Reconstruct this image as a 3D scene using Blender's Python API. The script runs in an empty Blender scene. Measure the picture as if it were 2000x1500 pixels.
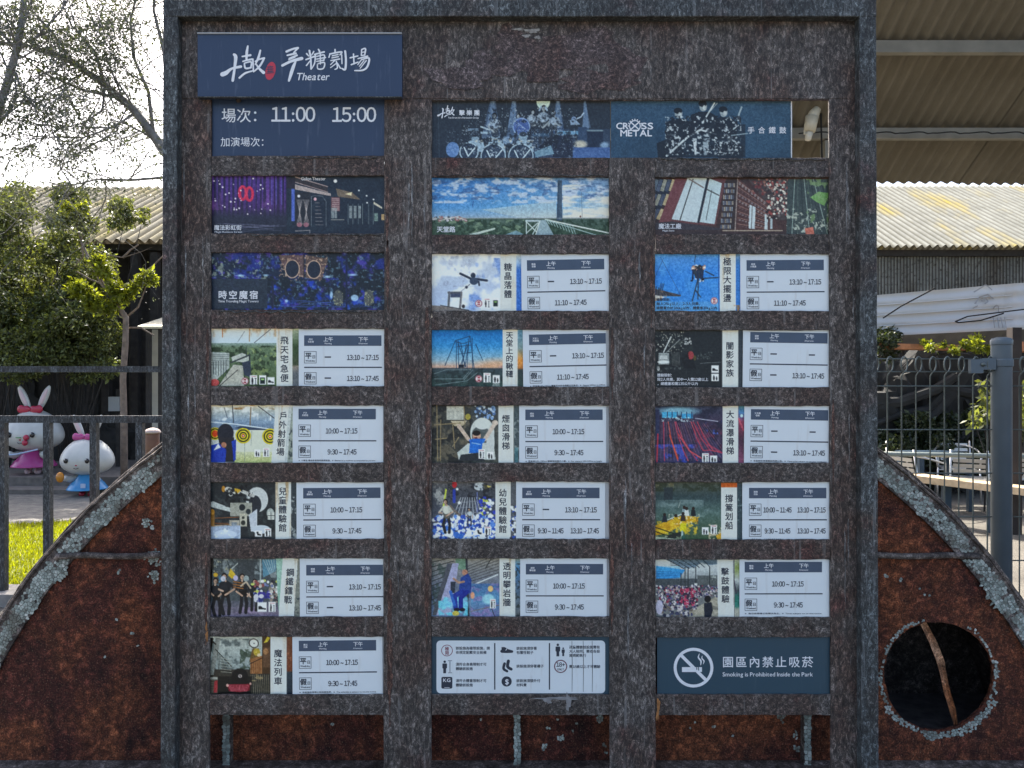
import bpy, math, random
import numpy as np
from mathutils import Vector, Matrix, Euler

# ------------------------------------------------------------------ camera, sky, sun, exposure
scn = bpy.context.scene
D0 = 2.55            # camera to board plane
EYE = 1.60
F = 1500.0           # focal length in units of the board drawing grid
cam_d = bpy.data.cameras.new('camera')
cam_d.sensor_width = 36.0
cam_d.lens = 27.0
cam_d.clip_start = 0.05
cam_d.clip_end = 800.0
cam = bpy.data.objects.new('camera', cam_d)
cam.location = (0, -D0, EYE)
cam.rotation_euler = (math.radians(90), 0, 0)
scn.collection.objects.link(cam)
scn.camera = cam

SUN_EL, SUN_AZ = 50.0, -24.0      # azimuth measured from +Y towards +X
world = bpy.data.worlds.new('World')
scn.world = world
world.use_nodes = True
wn = world.node_tree.nodes
wl = world.node_tree.links
sky = wn.new('ShaderNodeTexSky')
sky.sky_type = 'NISHITA'
sky.sun_disc = False
sky.sun_elevation = math.radians(SUN_EL)
sky.sun_rotation = math.radians(SUN_AZ)
sky.air_density = 0.8
sky.dust_density = 4.5
sky.ozone_density = 0.4
bgn = [n for n in wn if n.type == 'BACKGROUND'][0]
bgn.inputs['Strength'].default_value = 0.15
wl.new(sky.outputs['Color'], bgn.inputs['Color'])
sd = bpy.data.lights.new('sun', 'SUN')
sd.energy = 4.2
sd.angle = math.radians(0.55)
sd.color = (1.0, 0.94, 0.84)
sun = bpy.data.objects.new('sun', sd)
ce = math.cos(math.radians(SUN_EL))
sdir = Vector((math.sin(math.radians(SUN_AZ)) * ce, math.cos(math.radians(SUN_AZ)) * ce, math.sin(math.radians(SUN_EL))))
sun.rotation_euler = sdir.to_track_quat('Z', 'Y').to_euler()
sun.location = sdir * 30
scn.collection.objects.link(sun)
scn.view_settings.view_transform = 'Standard'
scn.view_settings.look = 'None'
scn.view_settings.gamma = 1.0
scn.view_settings.use_curve_mapping = False
scn.view_settings.exposure = 1.74
scn.cycles.max_bounces = 8
scn.cycles.transparent_max_bounces = 8

# ------------------------------------------------------------------ helpers
rnd = random.Random(7)
COL = scn.collection
ORG = {}

def P(px, py, d=D0):
    return Vector(((px - 1000) * d / F, d - D0, EYE - (py - 750) * d / F))

def lin(c):
    c = np.asarray(c, dtype=float) / 255.0
    return np.where(c <= 0.04045, c / 12.92, ((c + 0.055) / 1.055) ** 2.4)

def org_of(o):
    return ORG.get(o.name, Vector((0, 0, 0)))

def tag(o, label=None, cat=None, group=None, kind=None):
    if label: o['label'] = label
    if cat: o['category'] = cat
    if group: o['group'] = group
    if kind: o['kind'] = kind
    return o

def thing(name, label, cat, loc, group=None):
    o = bpy.data.objects.new(name, None)
    o.empty_display_size = 0.1
    o.location = loc
    COL.objects.link(o)
    ORG[o.name] = Vector(loc)
    return tag(o, label, cat, group)

class MB:
    def __init__(self):
        self.v = []; self.f = []
    def add(self, vs, fs):
        b = len(self.v)
        self.v.extend([tuple(p) for p in vs])
        self.f.extend([tuple(i + b for i in f) for f in fs])
        return self
    def box(self, x0, x1, y0, y1, z0, z1, M=None):
        vs = [Vector((x, y, z)) for z in (z0, z1) for y in (y0, y1) for x in (x0, x1)]
        if M is not None: vs = [M @ p for p in vs]
        return self.add(vs, [(0, 2, 3, 1), (4, 5, 7, 6), (0, 1, 5, 4), (2, 6, 7, 3), (0, 4, 6, 2), (1, 3, 7, 5)])
    def bar(self, a, b, w, h):
        a = Vector(a); b = Vector(b); d = (b - a)
        L = d.length; d.normalize()
        up = Vector((0, 0, 1)) if abs(d.z) < 0.9 else Vector((0, 1, 0))
        s = d.cross(up).normalized(); u = s.cross(d).normalized()
        vs = []
        for t in (0, L):
            for i, j in ((-1, -1), (1, -1), (1, 1), (-1, 1)):
                vs.append(a + d * t + s * (i * w / 2) + u * (j * h / 2))
        return self.add(vs, [(0, 3, 2, 1), (4, 5, 6, 7), (0, 1, 5, 4), (1, 2, 6, 5), (2, 3, 7, 6), (3, 0, 4, 7)])
    def tube(self, pts, r, n=8, cap=True, closed=False):
        pts = [Vector(p) for p in pts]
        m = len(pts)
        rs = r if isinstance(r, (list, tuple)) else [r] * m
        vs = []; fs = []
        prev = None
        for i in range(m):
            if closed: t = pts[(i + 1) % m] - pts[i - 1]
            else: t = pts[min(i + 1, m - 1)] - pts[max(i - 1, 0)]
            if t.length < 1e-9: t = Vector((0, 0, 1))
            t.normalize()
            if prev is None:
                ref = Vector((0, 0, 1)) if abs(t.z) < 0.9 else Vector((0, 1, 0))
                s = t.cross(ref).normalized()
            else:
                s = (prev - t * prev.dot(t))
                s = s.normalized() if s.length > 1e-6 else t.orthogonal().normalized()
            prev = s
            u = t.cross(s)
            for k in range(n):
                a = 2 * math.pi * k / n
                vs.append(pts[i] + (s * math.cos(a) + u * math.sin(a)) * rs[i])
        rng = m if closed else m - 1
        for i in range(rng):
            j = (i + 1) % m
            for k in range(n):
                k2 = (k + 1) % n
                fs.append((i * n + k, i * n + k2, j * n + k2, j * n + k))
        if cap and not closed:
            fs.append(tuple(range(n - 1, -1, -1)))
            fs.append(tuple((m - 1) * n + k for k in range(n)))
        return self.add(vs, fs)
    def lathe(self, c, prof, n=20, M=None):
        c = Vector(c); vs = []; fs = []
        for (r, z) in prof:
            for k in range(n):
                a = 2 * math.pi * k / n
                p = Vector((r * math.cos(a), r * math.sin(a), z))
                vs.append(c + (M @ p if M is not None else p))
        for i in range(len(prof) - 1):
            for k in range(n):
                k2 = (k + 1) % n
                fs.append((i * n + k, i * n + k2, (i + 1) * n + k2, (i + 1) * n + k))
        fs.append(tuple(range(n - 1, -1, -1)))
        fs.append(tuple((len(prof) - 1) * n + k for k in range(n)))
        return self.add(vs, fs)
    def ell(self, c, rx, ry, rz, n=20, m=12, fn=None, M=None):
        c = Vector(c); vs = []; fs = []
        for i in range(m + 1):
            th = math.pi * i / m
            for k in range(n):
                a = 2 * math.pi * k / n
                p = Vector((math.sin(th) * math.cos(a), math.sin(th) * math.sin(a), math.cos(th)))
                if fn: p = fn(p)
                p = Vector((p.x * rx, p.y * ry, p.z * rz))
                if M is not None: p = M @ p
                vs.append(c + p)
        for i in range(m):
            for k in range(n):
                k2 = (k + 1) % n
                fs.append((i * n + k, (i + 1) * n + k, (i + 1) * n + k2, i * n + k2))
        return self.add(vs, fs)
    def build(self, name, mat, parent=None, loc=None, smooth=False):
        if parent is not None: o0 = org_of(parent)
        else: o0 = Vector(loc) if loc is not None else Vector((0, 0, 0))
        me = bpy.data.meshes.new(name)
        me.from_pydata([(x - o0.x, y - o0.y, z - o0.z) for x, y, z in self.v], [], self.f)
        if smooth:
            me.polygons.foreach_set('use_smooth', [True] * len(me.polygons))
        if mat: me.materials.append(mat)
        me.update()
        o = bpy.data.objects.new(name, me)
        COL.objects.link(o)
        if parent is not None:
            o.parent = parent
        else:
            o.location = o0
        ORG[o.name] = o0.copy()
        return o

def np_mesh(name, V, Fc, mat, parent=None, loc=(0, 0, 0), smooth=False):
    """V (n,3), Fc (m,k) arrays"""
    o0 = org_of(parent) if parent is not None else Vector(loc)
    V = np.asarray(V, dtype=np.float32) - np.array(o0, dtype=np.float32)
    Fc = np.asarray(Fc, dtype=np.int32)
    me = bpy.data.meshes.new(name)
    me.vertices.add(len(V)); me.vertices.foreach_set('co', V.ravel())
    k = Fc.shape[1]
    me.loops.add(Fc.size); me.loops.foreach_set('vertex_index', Fc.ravel())
    me.polygons.add(len(Fc))
    me.polygons.foreach_set('loop_start', np.arange(0, Fc.size, k, dtype=np.int32))
    me.polygons.foreach_set('loop_total', np.full(len(Fc), k, dtype=np.int32))
    if smooth: me.polygons.foreach_set('use_smooth', np.ones(len(Fc), dtype=bool))
    me.update(calc_edges=True); me.validate()
    if mat: me.materials.append(mat)
    o = bpy.data.objects.new(name, me)
    COL.objects.link(o)
    if parent is not None: o.parent = parent
    else: o.location = o0
    ORG[o.name] = Vector(o0)
    return o

def copy_tree(o, parent=None):
    c = o.copy(); COL.objects.link(c); c.parent = parent
    for ch in list(o.children): copy_tree(ch, c)
    return c

# ------------------------------------------------------------------ materials
def new_mat(name):
    m = bpy.data.materials.new(name); m.use_nodes = True
    nt = m.node_tree
    bs = [n for n in nt.nodes if n.type == 'BSDF_PRINCIPLED'][0]
    return m, nt, bs

def plain(name, c, rough=0.6, metal=0.0, var=0.0, scale=20.0, bump=0.0, spec=None):
    m, nt, bs = new_mat(name)
    bs.inputs['Roughness'].default_value = rough
    bs.inputs['Metallic'].default_value = metal
    if spec is not None: bs.inputs['Specular IOR Level'].default_value = spec
    bs.inputs['Base Color'].default_value = (*c, 1)
    if var > 0 or bump > 0:
        tc = nt.nodes.new('ShaderNodeTexCoord')
        nz = nt.nodes.new('ShaderNodeTexNoise'); nz.inputs['Scale'].default_value = scale; nz.inputs['Detail'].default_value = 6
        nt.links.new(tc.outputs['Object'], nz.inputs['Vector'])
        if var > 0:
            rp = nt.nodes.new('ShaderNodeValToRGB')
            rp.color_ramp.elements[0].position = 0.3; rp.color_ramp.elements[1].position = 0.7
            rp.color_ramp.elements[0].color = (*[max(0, x * (1 - var)) for x in c], 1)
            rp.color_ramp.elements[1].color = (*[min(1, x * (1 + var)) for x in c], 1)
            nt.links.new(nz.outputs['Fac'], rp.inputs['Fac'])
            nt.links.new(rp.outputs['Color'], bs.inputs['Base Color'])
        if bump > 0:
            bp = nt.nodes.new('ShaderNodeBump'); bp.inputs['Strength'].default_value = bump; bp.inputs['Distance'].default_value = 0.01
            nt.links.new(nz.outputs['Fac'], bp.inputs['Height'])
            nt.links.new(bp.outputs['Normal'], bs.inputs['Normal'])
    return m

def N(nt, typ, **kw):
    n = nt.nodes.new(typ)
    for k, v in kw.items():
        if k in n.inputs: n.inputs[k].default_value = v
        else: setattr(n, k, v)
    return n

def ramp(nt, fac, stops, interp='LINEAR'):
    r = nt.nodes.new('ShaderNodeValToRGB'); cr = r.color_ramp; cr.interpolation = interp
    while len(cr.elements) < len(stops): cr.elements.new(0.5)
    for e, (p, c) in zip(cr.elements, stops):
        e.position = p
        e.color = (*c, 1) if not isinstance(c, (int, float)) else (c, c, c, 1)
    nt.links.new(fac, r.inputs['Fac'])
    return r.outputs['Color']

def mix(nt, fac, a, b, typ='MIX'):
    n = nt.nodes.new('ShaderNodeMix'); n.data_type = 'RGBA'; n.blend_type = typ
    for s, val in ((0, fac), (6, a), (7, b)):
        if isinstance(val, (int, float)): n.inputs[s].default_value = val
        elif isinstance(val, tuple): n.inputs[s].default_value = (*val, 1)
        else: nt.links.new(val, n.inputs[s])
    return n.outputs[2]

def mapped(nt, scale, kind='Object', rot=(0, 0, 0), loc=(0, 0, 0)):
    tc = nt.nodes.new('ShaderNodeTexCoord'); mp = nt.nodes.new('ShaderNodeMapping')
    mp.inputs['Scale'].default_value = scale; mp.inputs['Rotation'].default_value = rot; mp.inputs['Location'].default_value = loc
    nt.links.new(tc.outputs[kind], mp.inputs['Vector'])
    return mp.outputs['Vector']

def noise(nt, vec, scale, detail=5, rough=0.6, dist=0.0):
    n = N(nt, 'ShaderNodeTexNoise', Scale=scale, Detail=detail, Roughness=rough, Distortion=dist)
    nt.links.new(vec, n.inputs['Vector'])
    return n.outputs['Fac']

def steel(name, base, pale, rust, rust_lo=0.52, rust_hi=0.66, streak=0.22, seed=0.0, red=(0.085, 0.032, 0.026)):
    """weathered painted steel: mottled grey, run marks down the face, rust patches"""
    m, nt, bs = new_mat(name)
    v = mapped(nt, (1, 1, 1), loc=(seed, seed * 1.7, -seed))
    vs = mapped(nt, (1, 1, streak), loc=(seed, 0, seed))
    big = noise(nt, v, 3.2, 6, 0.62, 0.4)
    mid = noise(nt, mapped(nt, (1, 1, 0.45), loc=(seed * 3, 0, 1)), 13, 5, 0.6, 0.5)
    fine = noise(nt, vs, 84, 6, 0.84, 0.7)
    grain = noise(nt, v, 260, 3, 0.75)
    runs = noise(nt, mapped(nt, (1, 1, 0.03), loc=(seed, 0, 0)), 60, 3, 0.55, 0.4)
    # patches of two paint tones, then rust, all carrying the same fine pitting
    c = mix(nt, ramp(nt, mid, [(0.40, 0.0), (0.60, 1.0)]), base, tuple(x * y for x, y in zip(base, (1.72, 1.84, 1.92))))
    rc = mix(nt, ramp(nt, noise(nt, v, 9, 5, 0.7), [(0.52, 0.0), (0.64, 0.9)]), rust, red)
    c = mix(nt, ramp(nt, big, [(rust_lo, 0.0), (rust_hi, 0.92)]), c, rc)
    pit = ramp(nt, fine, [(0.38, 0.18), (0.47, 0.65), (0.53, 1.1), (0.59, 2.7), (0.66, 4.6)])
    c = mix(nt, 1.0, c, pit, 'MULTIPLY')
    c = mix(nt, ramp(nt, grain, [(0.40, 0.6), (0.55, 0.0)]), c, tuple(x * 0.3 for x in base))
    lo = N(nt, 'ShaderNodeMath', operation='MULTIPLY'); nt.links.new(ramp(nt, runs, [(0.60, 0.0), (0.66, 0.6)]), lo.inputs[0]); nt.links.new(ramp(nt, mid, [(0.45, 0.0), (0.6, 1.0)]), lo.inputs[1])
    c = mix(nt, lo.outputs[0], c, pale)
    nt.links.new(c, bs.inputs['Base Color'])
    bs.inputs['Roughness'].default_value = 0.62
    bs.inputs['Specular IOR Level'].default_value = 0.35
    ad = N(nt, 'ShaderNodeMath', operation='ADD'); nt.links.new(fine, ad.inputs[0]); nt.links.new(grain, ad.inputs[1])
    bp = N(nt, 'ShaderNodeBump', Strength=0.55, Distance=0.0025); nt.links.new(ad.outputs[0], bp.inputs['Height'])
    nt.links.new(bp.outputs['Normal'], bs.inputs['Normal'])
    return m

M_PLATE = steel('weathered_plate_steel', (0.070, 0.058, 0.049), (0.22, 0.21, 0.195), (0.078, 0.050, 0.038), 0.48, 0.62, 0.45)
M_RAIL = steel('weathered_rail_steel', (0.064, 0.053, 0.045), (0.19, 0.18, 0.165), (0.074, 0.047, 0.036), 0.44, 0.62, 1.0, 3.1)
M_FRAME = steel('weathered_frame_steel', (0.046, 0.049, 0.047), (0.17, 0.18, 0.18), (0.058, 0.045, 0.036), 0.46, 0.66, 0.5, 6.3)

def rust_mat(name, dark, mid, hi, spk=0.72):
    m, nt, bs = new_mat(name)
    v = mapped(nt, (1, 1, 1))
    b = noise(nt, v, 2.6, 6, 0.65, 0.3)
    f = noise(nt, v, 34, 7, 0.85, 0.4)
    g = noise(nt, v, 190, 3, 0.7)
    c = mix(nt, ramp(nt, b, [(0.44, 0.0), (0.60, 1.0)]), mid, hi)
    c = mix(nt, ramp(nt, noise(nt, mapped(nt, (1, 1, .25)), 7, 5, .65), [(0.52, 0.0), (0.68, 0.8)]), c, dark)
    c = mix(nt, 1.0, c, ramp(nt, f, [(0.37, 0.22), (0.49, 0.75), (0.55, 1.3), (0.64, 3.4)]), 'MULTIPLY')
    c = mix(nt, ramp(nt, g, [(0.36, 0.8), (0.50, 0.0)]), c, tuple(x * 0.35 for x in dark))
    c = mix(nt, ramp(nt, g, [(spk, 0.0), (spk + 0.06, 0.5)]), c, (0.36, 0.24, 0.15))
    nt.links.new(c, bs.inputs['Base Color'])
    bs.inputs['Roughness'].default_value = 0.8
    bs.inputs['Specular IOR Level'].default_value = 0.25
    bp = N(nt, 'ShaderNodeBump', Strength=0.8, Distance=0.004); nt.links.new(f, bp.inputs['Height'])
    nt.links.new(bp.outputs['Normal'], bs.inputs['Normal'])
    return m
M_RUST = rust_mat('rusted_plate', (0.020, 0.0065, 0.0055), (0.064, 0.0175, 0.0115), (0.150, 0.047, 0.019), 0.60)
M_RUSTD = rust_mat('dark_rusted_steel', (0.040, 0.033, 0.030), (0.085, 0.070, 0.062), (0.14, 0.12, 0.105), 0.75)
M_DARKMETAL = plain('dark_interior', (0.012, 0.012, 0.011), 0.9)

def flake_mat():
    m, nt, bs = new_mat('flaking_pale_green_paint')
    v = mapped(nt, (1, 1, 1))
    b = noise(nt, v, 30, 4, 0.6); g = noise(nt, v, 7, 5, 0.65)
    geo = N(nt, 'ShaderNodeNewGeometry')
    c = ramp(nt, geo.outputs['Random Per Island'], [(0.0, (0.10, 0.115, 0.10)), (0.3, (0.22, 0.27, 0.24)), (0.75, (0.35, 0.41, 0.37)), (1.0, (0.52, 0.55, 0.50))])
    c = mix(nt, ramp(nt, b, [(0.35, 0.5), (0.6, 0.0)]), c, (0.17, 0.20, 0.18))
    c = mix(nt, ramp(nt, g, [(0.52, 0.0), (0.62, 0.9)]), c, (0.085, 0.085, 0.066))
    c = mix(nt, ramp(nt, noise(nt, v, 160, 3, 0.7), [(0.56, 0.0), (0.68, 0.6)]), c, (0.10, 0.10, 0.085))
    nt.links.new(c, bs.inputs['Base Color'])
    bs.inputs['Roughness'].default_value = 0.55
    return m
M_FLAKE = flake_mat()

def print_mat():
    """printed film on the cards: colour comes from the print, fine scratches and run marks on top"""
    m, nt, bs = new_mat('printed_film')
    at = N(nt, 'ShaderNodeAttribute', attribute_name='print')
    v = mapped(nt, (1, 1, 0.05))
    r = noise(nt, v, 120, 3, 0.6)
    c = mix(nt, ramp(nt, r, [(0.66, 0.0), (0.74, 0.10)]), at.outputs['Color'], (0.35, 0.36, 0.36))
    nt.links.new(c, bs.inputs['Base Color'])
    bs.inputs['Roughness'].default_value = 0.42
    bs.inputs['Specular IOR Level'].default_value = 0.35
    return m
M_PRINT = print_mat()

def sheet_mat(name, c, dirt=(0.30, 0.27, 0.2), amt=0.25, rough=0.42):
    m, nt, bs = new_mat(name)
    v = mapped(nt, (1, 1, 0.12))
    r = noise(nt, v, 45, 4, 0.65)
    b = noise(nt, mapped(nt, (1, 1, 1)), 9, 5, 0.6)
    col = mix(nt, ramp(nt, r, [(0.58, 0.0), (0.72, amt)]), c, dirt)
    col = mix(nt, ramp(nt, b, [(0.35, 0.12), (0.65, 0.0)]), col, tuple(x * 0.72 for x in c))
    nt.links.new(col, bs.inputs['Base Color'])
    bs.inputs['Roughness'].default_value = rough
    bs.inputs['Specular IOR Level'].default_value = 0.4
    return m
M_WHITE = sheet_mat('white_card', (0.71, 0.77, 0.762), (0.42, 0.36, 0.27), amt=0.20)
M_NAVY = sheet_mat('navy_card', (0.026, 0.047, 0.092), (0.20, 0.24, 0.30), 0.22)
M_TEAL = sheet_mat('dark_teal_card', (0.028, 0.066, 0.092), (0.12, 0.16, 0.18), 0.12)
M_BAND = plain('navy_print', (0.050, 0.080, 0.125), 0.45, var=0.08, scale=30)
M_INK = plain('dark_ink', (0.022, 0.032, 0.050), 0.5)
M_INKW = plain('white_ink', (0.76, 0.78, 0.78), 0.5, var=0.05, scale=60)
M_INKR = plain('red_ink', (0.50, 0.035, 0.06), 0.5)
M_STRIP = sheet_mat('cream_title_strip', (0.66, 0.68, 0.67), (0.45, 0.36, 0.22), 0.35)
M_EDGE = plain('clear_acrylic_edge', (0.55, 0.58, 0.58), 0.3)

def leaf_mat(name, c, trans=0.5, var=0.35):
    m, nt, bs = new_mat(name)
    out = [n for n in nt.nodes if n.type == 'OUTPUT_MATERIAL'][0]
    geo = N(nt, 'ShaderNodeNewGeometry')
    rp = ramp(nt, geo.outputs['Random Per Island'], [(0.0, tuple(x * (1 - var) for x in c)), (0.6, c), (1.0, tuple(min(0.9, x * (1 + var * 1.6)) for x in c))])
    nt.links.new(rp, bs.inputs['Base Color'])
    bs.inputs['Roughness'].default_value = 0.45
    tr = N(nt, 'ShaderNodeBsdfTranslucent')
    tcol = mix(nt, 1.0, rp, (1.0, 0.95, 0.35), 'MULTIPLY')
    nt.links.new(tcol, tr.inputs['Color'])
    ms = N(nt, 'ShaderNodeMixShader', Fac=trans)
    nt.links.new(bs.outputs[0], ms.inputs[1]); nt.links.new(tr.outputs[0], ms.inputs[2])
    nt.links.new(ms.outputs[0], out.inputs['Surface'])
    return m
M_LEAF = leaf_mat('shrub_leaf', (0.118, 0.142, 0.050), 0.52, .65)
M_LEAFY = leaf_mat('young_leaf', (0.20, 0.235, 0.03), 0.62, .5)
M_LEAFT = leaf_mat('tree_leaf', (0.085, 0.105, 0.078), 0.42)
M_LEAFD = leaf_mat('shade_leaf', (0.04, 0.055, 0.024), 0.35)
M_GRASS = leaf_mat('grass_blade', (0.24, 0.27, 0.012), 0.6)
M_BARK = plain('bark', (0.17, 0.165, 0.155), 0.85, var=0.4, scale=18, bump=0.5)
M_BARKP = plain('pale_bark', (0.17, 0.13, 0.10), 0.85, var=0.35, scale=14, bump=0.4)
# ------------------------------------------------------------------ ground
def ground_mat(name, c, c2, scale=6.0, bump=0.5):
    m, nt, bs = new_mat(name)
    v = mapped(nt, (1, 1, 1))
    a = noise(nt, v, scale, 7, 0.65); f = noise(nt, v, scale * 22, 4, 0.7)
    col = ramp(nt, a, [(0.32, c), (0.68, c2)])
    col = mix(nt, ramp(nt, f, [(0.36, 0.5), (0.55, 0.0)]), col, tuple(x * 0.5 for x in c))
    nt.links.new(col, bs.inputs['Base Color']); bs.inputs['Roughness'].default_value = 0.9
    bp = N(nt, 'ShaderNodeBump', Strength=bump, Distance=0.02); nt.links.new(f, bp.inputs['Height'])
    nt.links.new(bp.outputs['Normal'], bs.inputs['Normal'])
    return m
M_GROUND = ground_mat('worn_concrete', (0.075, 0.067, 0.054), (0.15, 0.137, 0.112), 1.5)
M_COBBLE = ground_mat('cobbled_path', (0.12, 0.115, 0.105), (0.30, 0.28, 0.24), 7.0, 0.9)
M_SOIL = ground_mat('turf_soil', (0.10, 0.115, 0.012), (0.17, 0.19, 0.018), 4.0)
M_CONC = plain('kerb_concrete', (0.24, 0.225, 0.20), 0.85, var=0.25, scale=14, bump=0.3)

tag(MB().add([(-150, -60, 0), (150, -60, 0), (150, 240, 0), (-150, 240, 0)], [(0, 1, 2, 3)]).build('ground', M_GROUND), kind='structure')
# cobbled path, lawn with kerb, stage platform on the left
tag(MB().add([(-16, 5.0, 0.004), (-3.2, 5.6, 0.004), (-3.2, 9.6, 0.004), (-16, 9.6, 0.004)], [(0, 1, 2, 3)]).build('cobbled_path', M_COBBLE), kind='structure')
LA = [(-9.0, 3.25), (-3.0, 3.25), (-3.6, 6.55), (-4.45, 6.35), (-6.0, 5.7), (-9.0, 4.9)]
mb = MB()
mb.add([(x, y, 0.05) for x, y in LA] + [(x, y, 0.0) for x, y in LA],
       [tuple(range(6))] + [(i, i + 6, (i + 1) % 6 + 6, (i + 1) % 6) for i in range(6)])
lawn = tag(mb.build('lawn', M_SOIL), kind='structure')
tag(MB().box(-9, -2.6, 2.95, 3.24, 0, 0.09).build('kerb', M_CONC), kind='structure')

def inside(x, y, poly):
    c = False; n = len(poly)
    for i in range(n):
        x1, y1 = poly[i]; x2, y2 = poly[(i + 1) % n]
        if (y1 > y) != (y2 > y) and x < (x2 - x1) * (y - y1) / (y2 - y1) + x1: c = not c
    return c
rs = np.random.RandomState(3)
V = []; Fc = []
cnt = 0
while cnt < 26000:
    x = rs.uniform(-6.6, -3.05); y = rs.uniform(3.27, 6.5)
    if not inside(x, y, LA): continue
    a = rs.uniform(0, 6.283); h = rs.uniform(0.02, 0.055); w = rs.uniform(0.004, 0.009)
    lx, ly = rs.uniform(-0.025, 0.025, 2)
    ca, sa = math.cos(a) * w, math.sin(a) * w
    V += [(x - ca, y - sa, 0.045), (x + ca, y + sa, 0.045), (x + lx, y + ly, 0.05 + h)]
    Fc.append((cnt * 3, cnt * 3 + 1, cnt * 3 + 2)); cnt += 1
tag(np_mesh('grass', V, Fc, M_GRASS), 'bright sunlit yellow green turf behind the left railing', 'grass', kind='stuff')

# ------------------------------------------------------------------ plinth under drum and board
M_PLINTH = plain('plinth_steel', (0.13, 0.12, 0.115), 0.8, var=0.4, scale=25, bump=0.3)
tag(MB().box(-3.2, 3.2, -0.16, 1.0, 0, 0.262).build('plinth', M_PLINTH), kind='structure')

# ------------------------------------------------------------------ rusty drum behind the board
DR = 2.70; SC = DR / F
cx = (1010 - 1000) * SC; cz = EYE - (1835 - 750) * SC; R = 1180 * SC; YP = DR - D0
zb = 0.264
drum = thing('boiler_drum', 'big rusty half round steel drum end standing behind the sign board', 'boiler drum', (cx, YP, zb))
hx, hz, hr = (1832 - 1000) * SC, EYE - (1320 - 750) * SC, 106 * SC
def arc_x(z, r): return math.sqrt(max(0, r * r - (z - cz) ** 2))
# end plate as a ring of strips with a round hole: polar fan from the hole to the outline
mb = MB()
n = 96; rs = np.random.RandomState(5)
Rin = R - 0.004
inner = []; outer = []
xc_ = math.sqrt(Rin * Rin - (zb - cz) ** 2)
angs = sorted([2 * math.pi * k / n for k in range(n)] + [math.atan2(zb - hz, cx + s_ * xc_ - hx) % (2 * math.pi) for s_ in (-1, 1)])
n = len(angs)
for k in range(n):
    a = angs[k]
    rr = hr * (1 + rs.uniform(-0.012, 0.012) + 0.015 * math.sin(3 * a + 1))
    inner.append(Vector((hx + rr * math.cos(a), YP, hz + rr * math.sin(a))))
    # ray to outline: circle radius Rin about (cx,cz), clipped at z = zb
    dx, dz = math.cos(a), math.sin(a)
    ox, oz = hx - cx, hz - cz
    b = ox * dx + oz * dz; c = ox * ox + oz * oz - Rin * Rin
    t = -b + math.sqrt(b * b - c)
    if dz < -1e-6: t = min(t, (zb - hz) / dz)
    outer.append(Vector((hx + dx * t, YP, hz + dz * t)))
# corner points of the flat base
mb.add(inner + outer, [(k, (k + 1) % n, n + (k + 1) % n, n + k) for k in range(n)])
mb.add([p + Vector((0, 0.012, 0)) for p in inner] + inner, [(k, (k + 1) % n, n + (k + 1) % n, n + k) for k in range(n)])
mb.build('end_plate', M_RUST, drum)
# shell behind
mb = MB(); pts = []
a0 = math.asin((zb - 0.004 - cz) / R)
na = 80
for i in range(na + 1):
    a = a0 + (math.pi - 2 * a0) * i / na
    pts.append((cx + (R - 0.006) * math.cos(a), cz + (R - 0.006) * math.sin(a)))
vs = [(x, YP + 0.006, z) for x, z in pts] + [(x, YP + 0.62, z) for x, z in pts]
mb.add(vs, [(i, i + 1, na + 2 + i, na + 1 + i) for i in range(na)] + [tuple(na + 1 + i for i in range(na, -1, -1))])
mb.build('shell', M_RUSTD, drum, smooth=False)
# rolled outer lip, uneven
mb = MB(); rs = np.random.RandomState(9)
for off, yy, rad in ((0.004, -0.012, 0.006), (0.020, 0.012, 0.0055), (0.012, 0.03, 0.008)):
    w = 0; pl = []
    for i in range(161):
        a = a0 + (math.pi - 2 * a0) * i / 160
        w = 0.8 * w + rs.uniform(-1, 1) * 0.0022
        pl.append((cx + (R + off + w) * math.cos(a), YP + yy, cz + (R + off + w) * math.sin(a)))
    MB().tube(pl, rad, 6).build('rolled_lip', M_RUSTD, drum)
# flat rim band
def ring_mesh(r0, r1, y0, y1, aa, ab, nn):
    mb = MB(); vs = []
    for i in range(nn + 1):
        a = aa + (ab - aa) * i / nn
        for r, y in ((r0, y1), (r0, y0), (r1, y0), (r1, y1)):
            vs.append((cx + r * math.cos(a), y, cz + r * math.sin(a)))
    fs = []
    for i in range(nn):
        for k in range(3):
            fs.append((i * 4 + k, i * 4 + k + 1, i * 4 + 4 + k + 1, i * 4 + 4 + k))
    return mb.add(vs, fs)
BW = 40 * SC
ring_mesh(R - BW, R, YP - 0.012, YP - 0.001, a0, math.pi - a0, 120).build('rim_band', M_RUSTD, drum)
# horizontal ribs and vertical stiffeners
zr = EYE - (1084 - 750) * SC
for sx in (-1, 1):
    mb = MB(); xo = arc_x(zr, R - 0.02)
    pl = [(cx + sx * (0.95 + (xo - 0.95) * t), YP - 0.013 + 0.0015 * math.sin(t * 31), zr + 0.002 * math.sin(t * 17)) for t in np.linspace(0, 1, 26)]
    mb.tube(pl, 0.011, 8)
    mb.build('rib', M_RUSTD, drum, smooth=True)
for px in (449, 1010, 1570):
    x = (px - 1000) * SC
    mb = MB().box(x - 0.012, x + 0.012, YP - 0.035, YP - 0.001, zb + 0.002, zb + 0.55)
    mb.build('stiffener', M_RUSTD, drum)
tag(MB().box(-2.2, 2.2, YP - 0.055, YP - 0.002, zb - 0.001, zb + 0.014).build('base_angle', M_RUSTD, drum))

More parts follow.
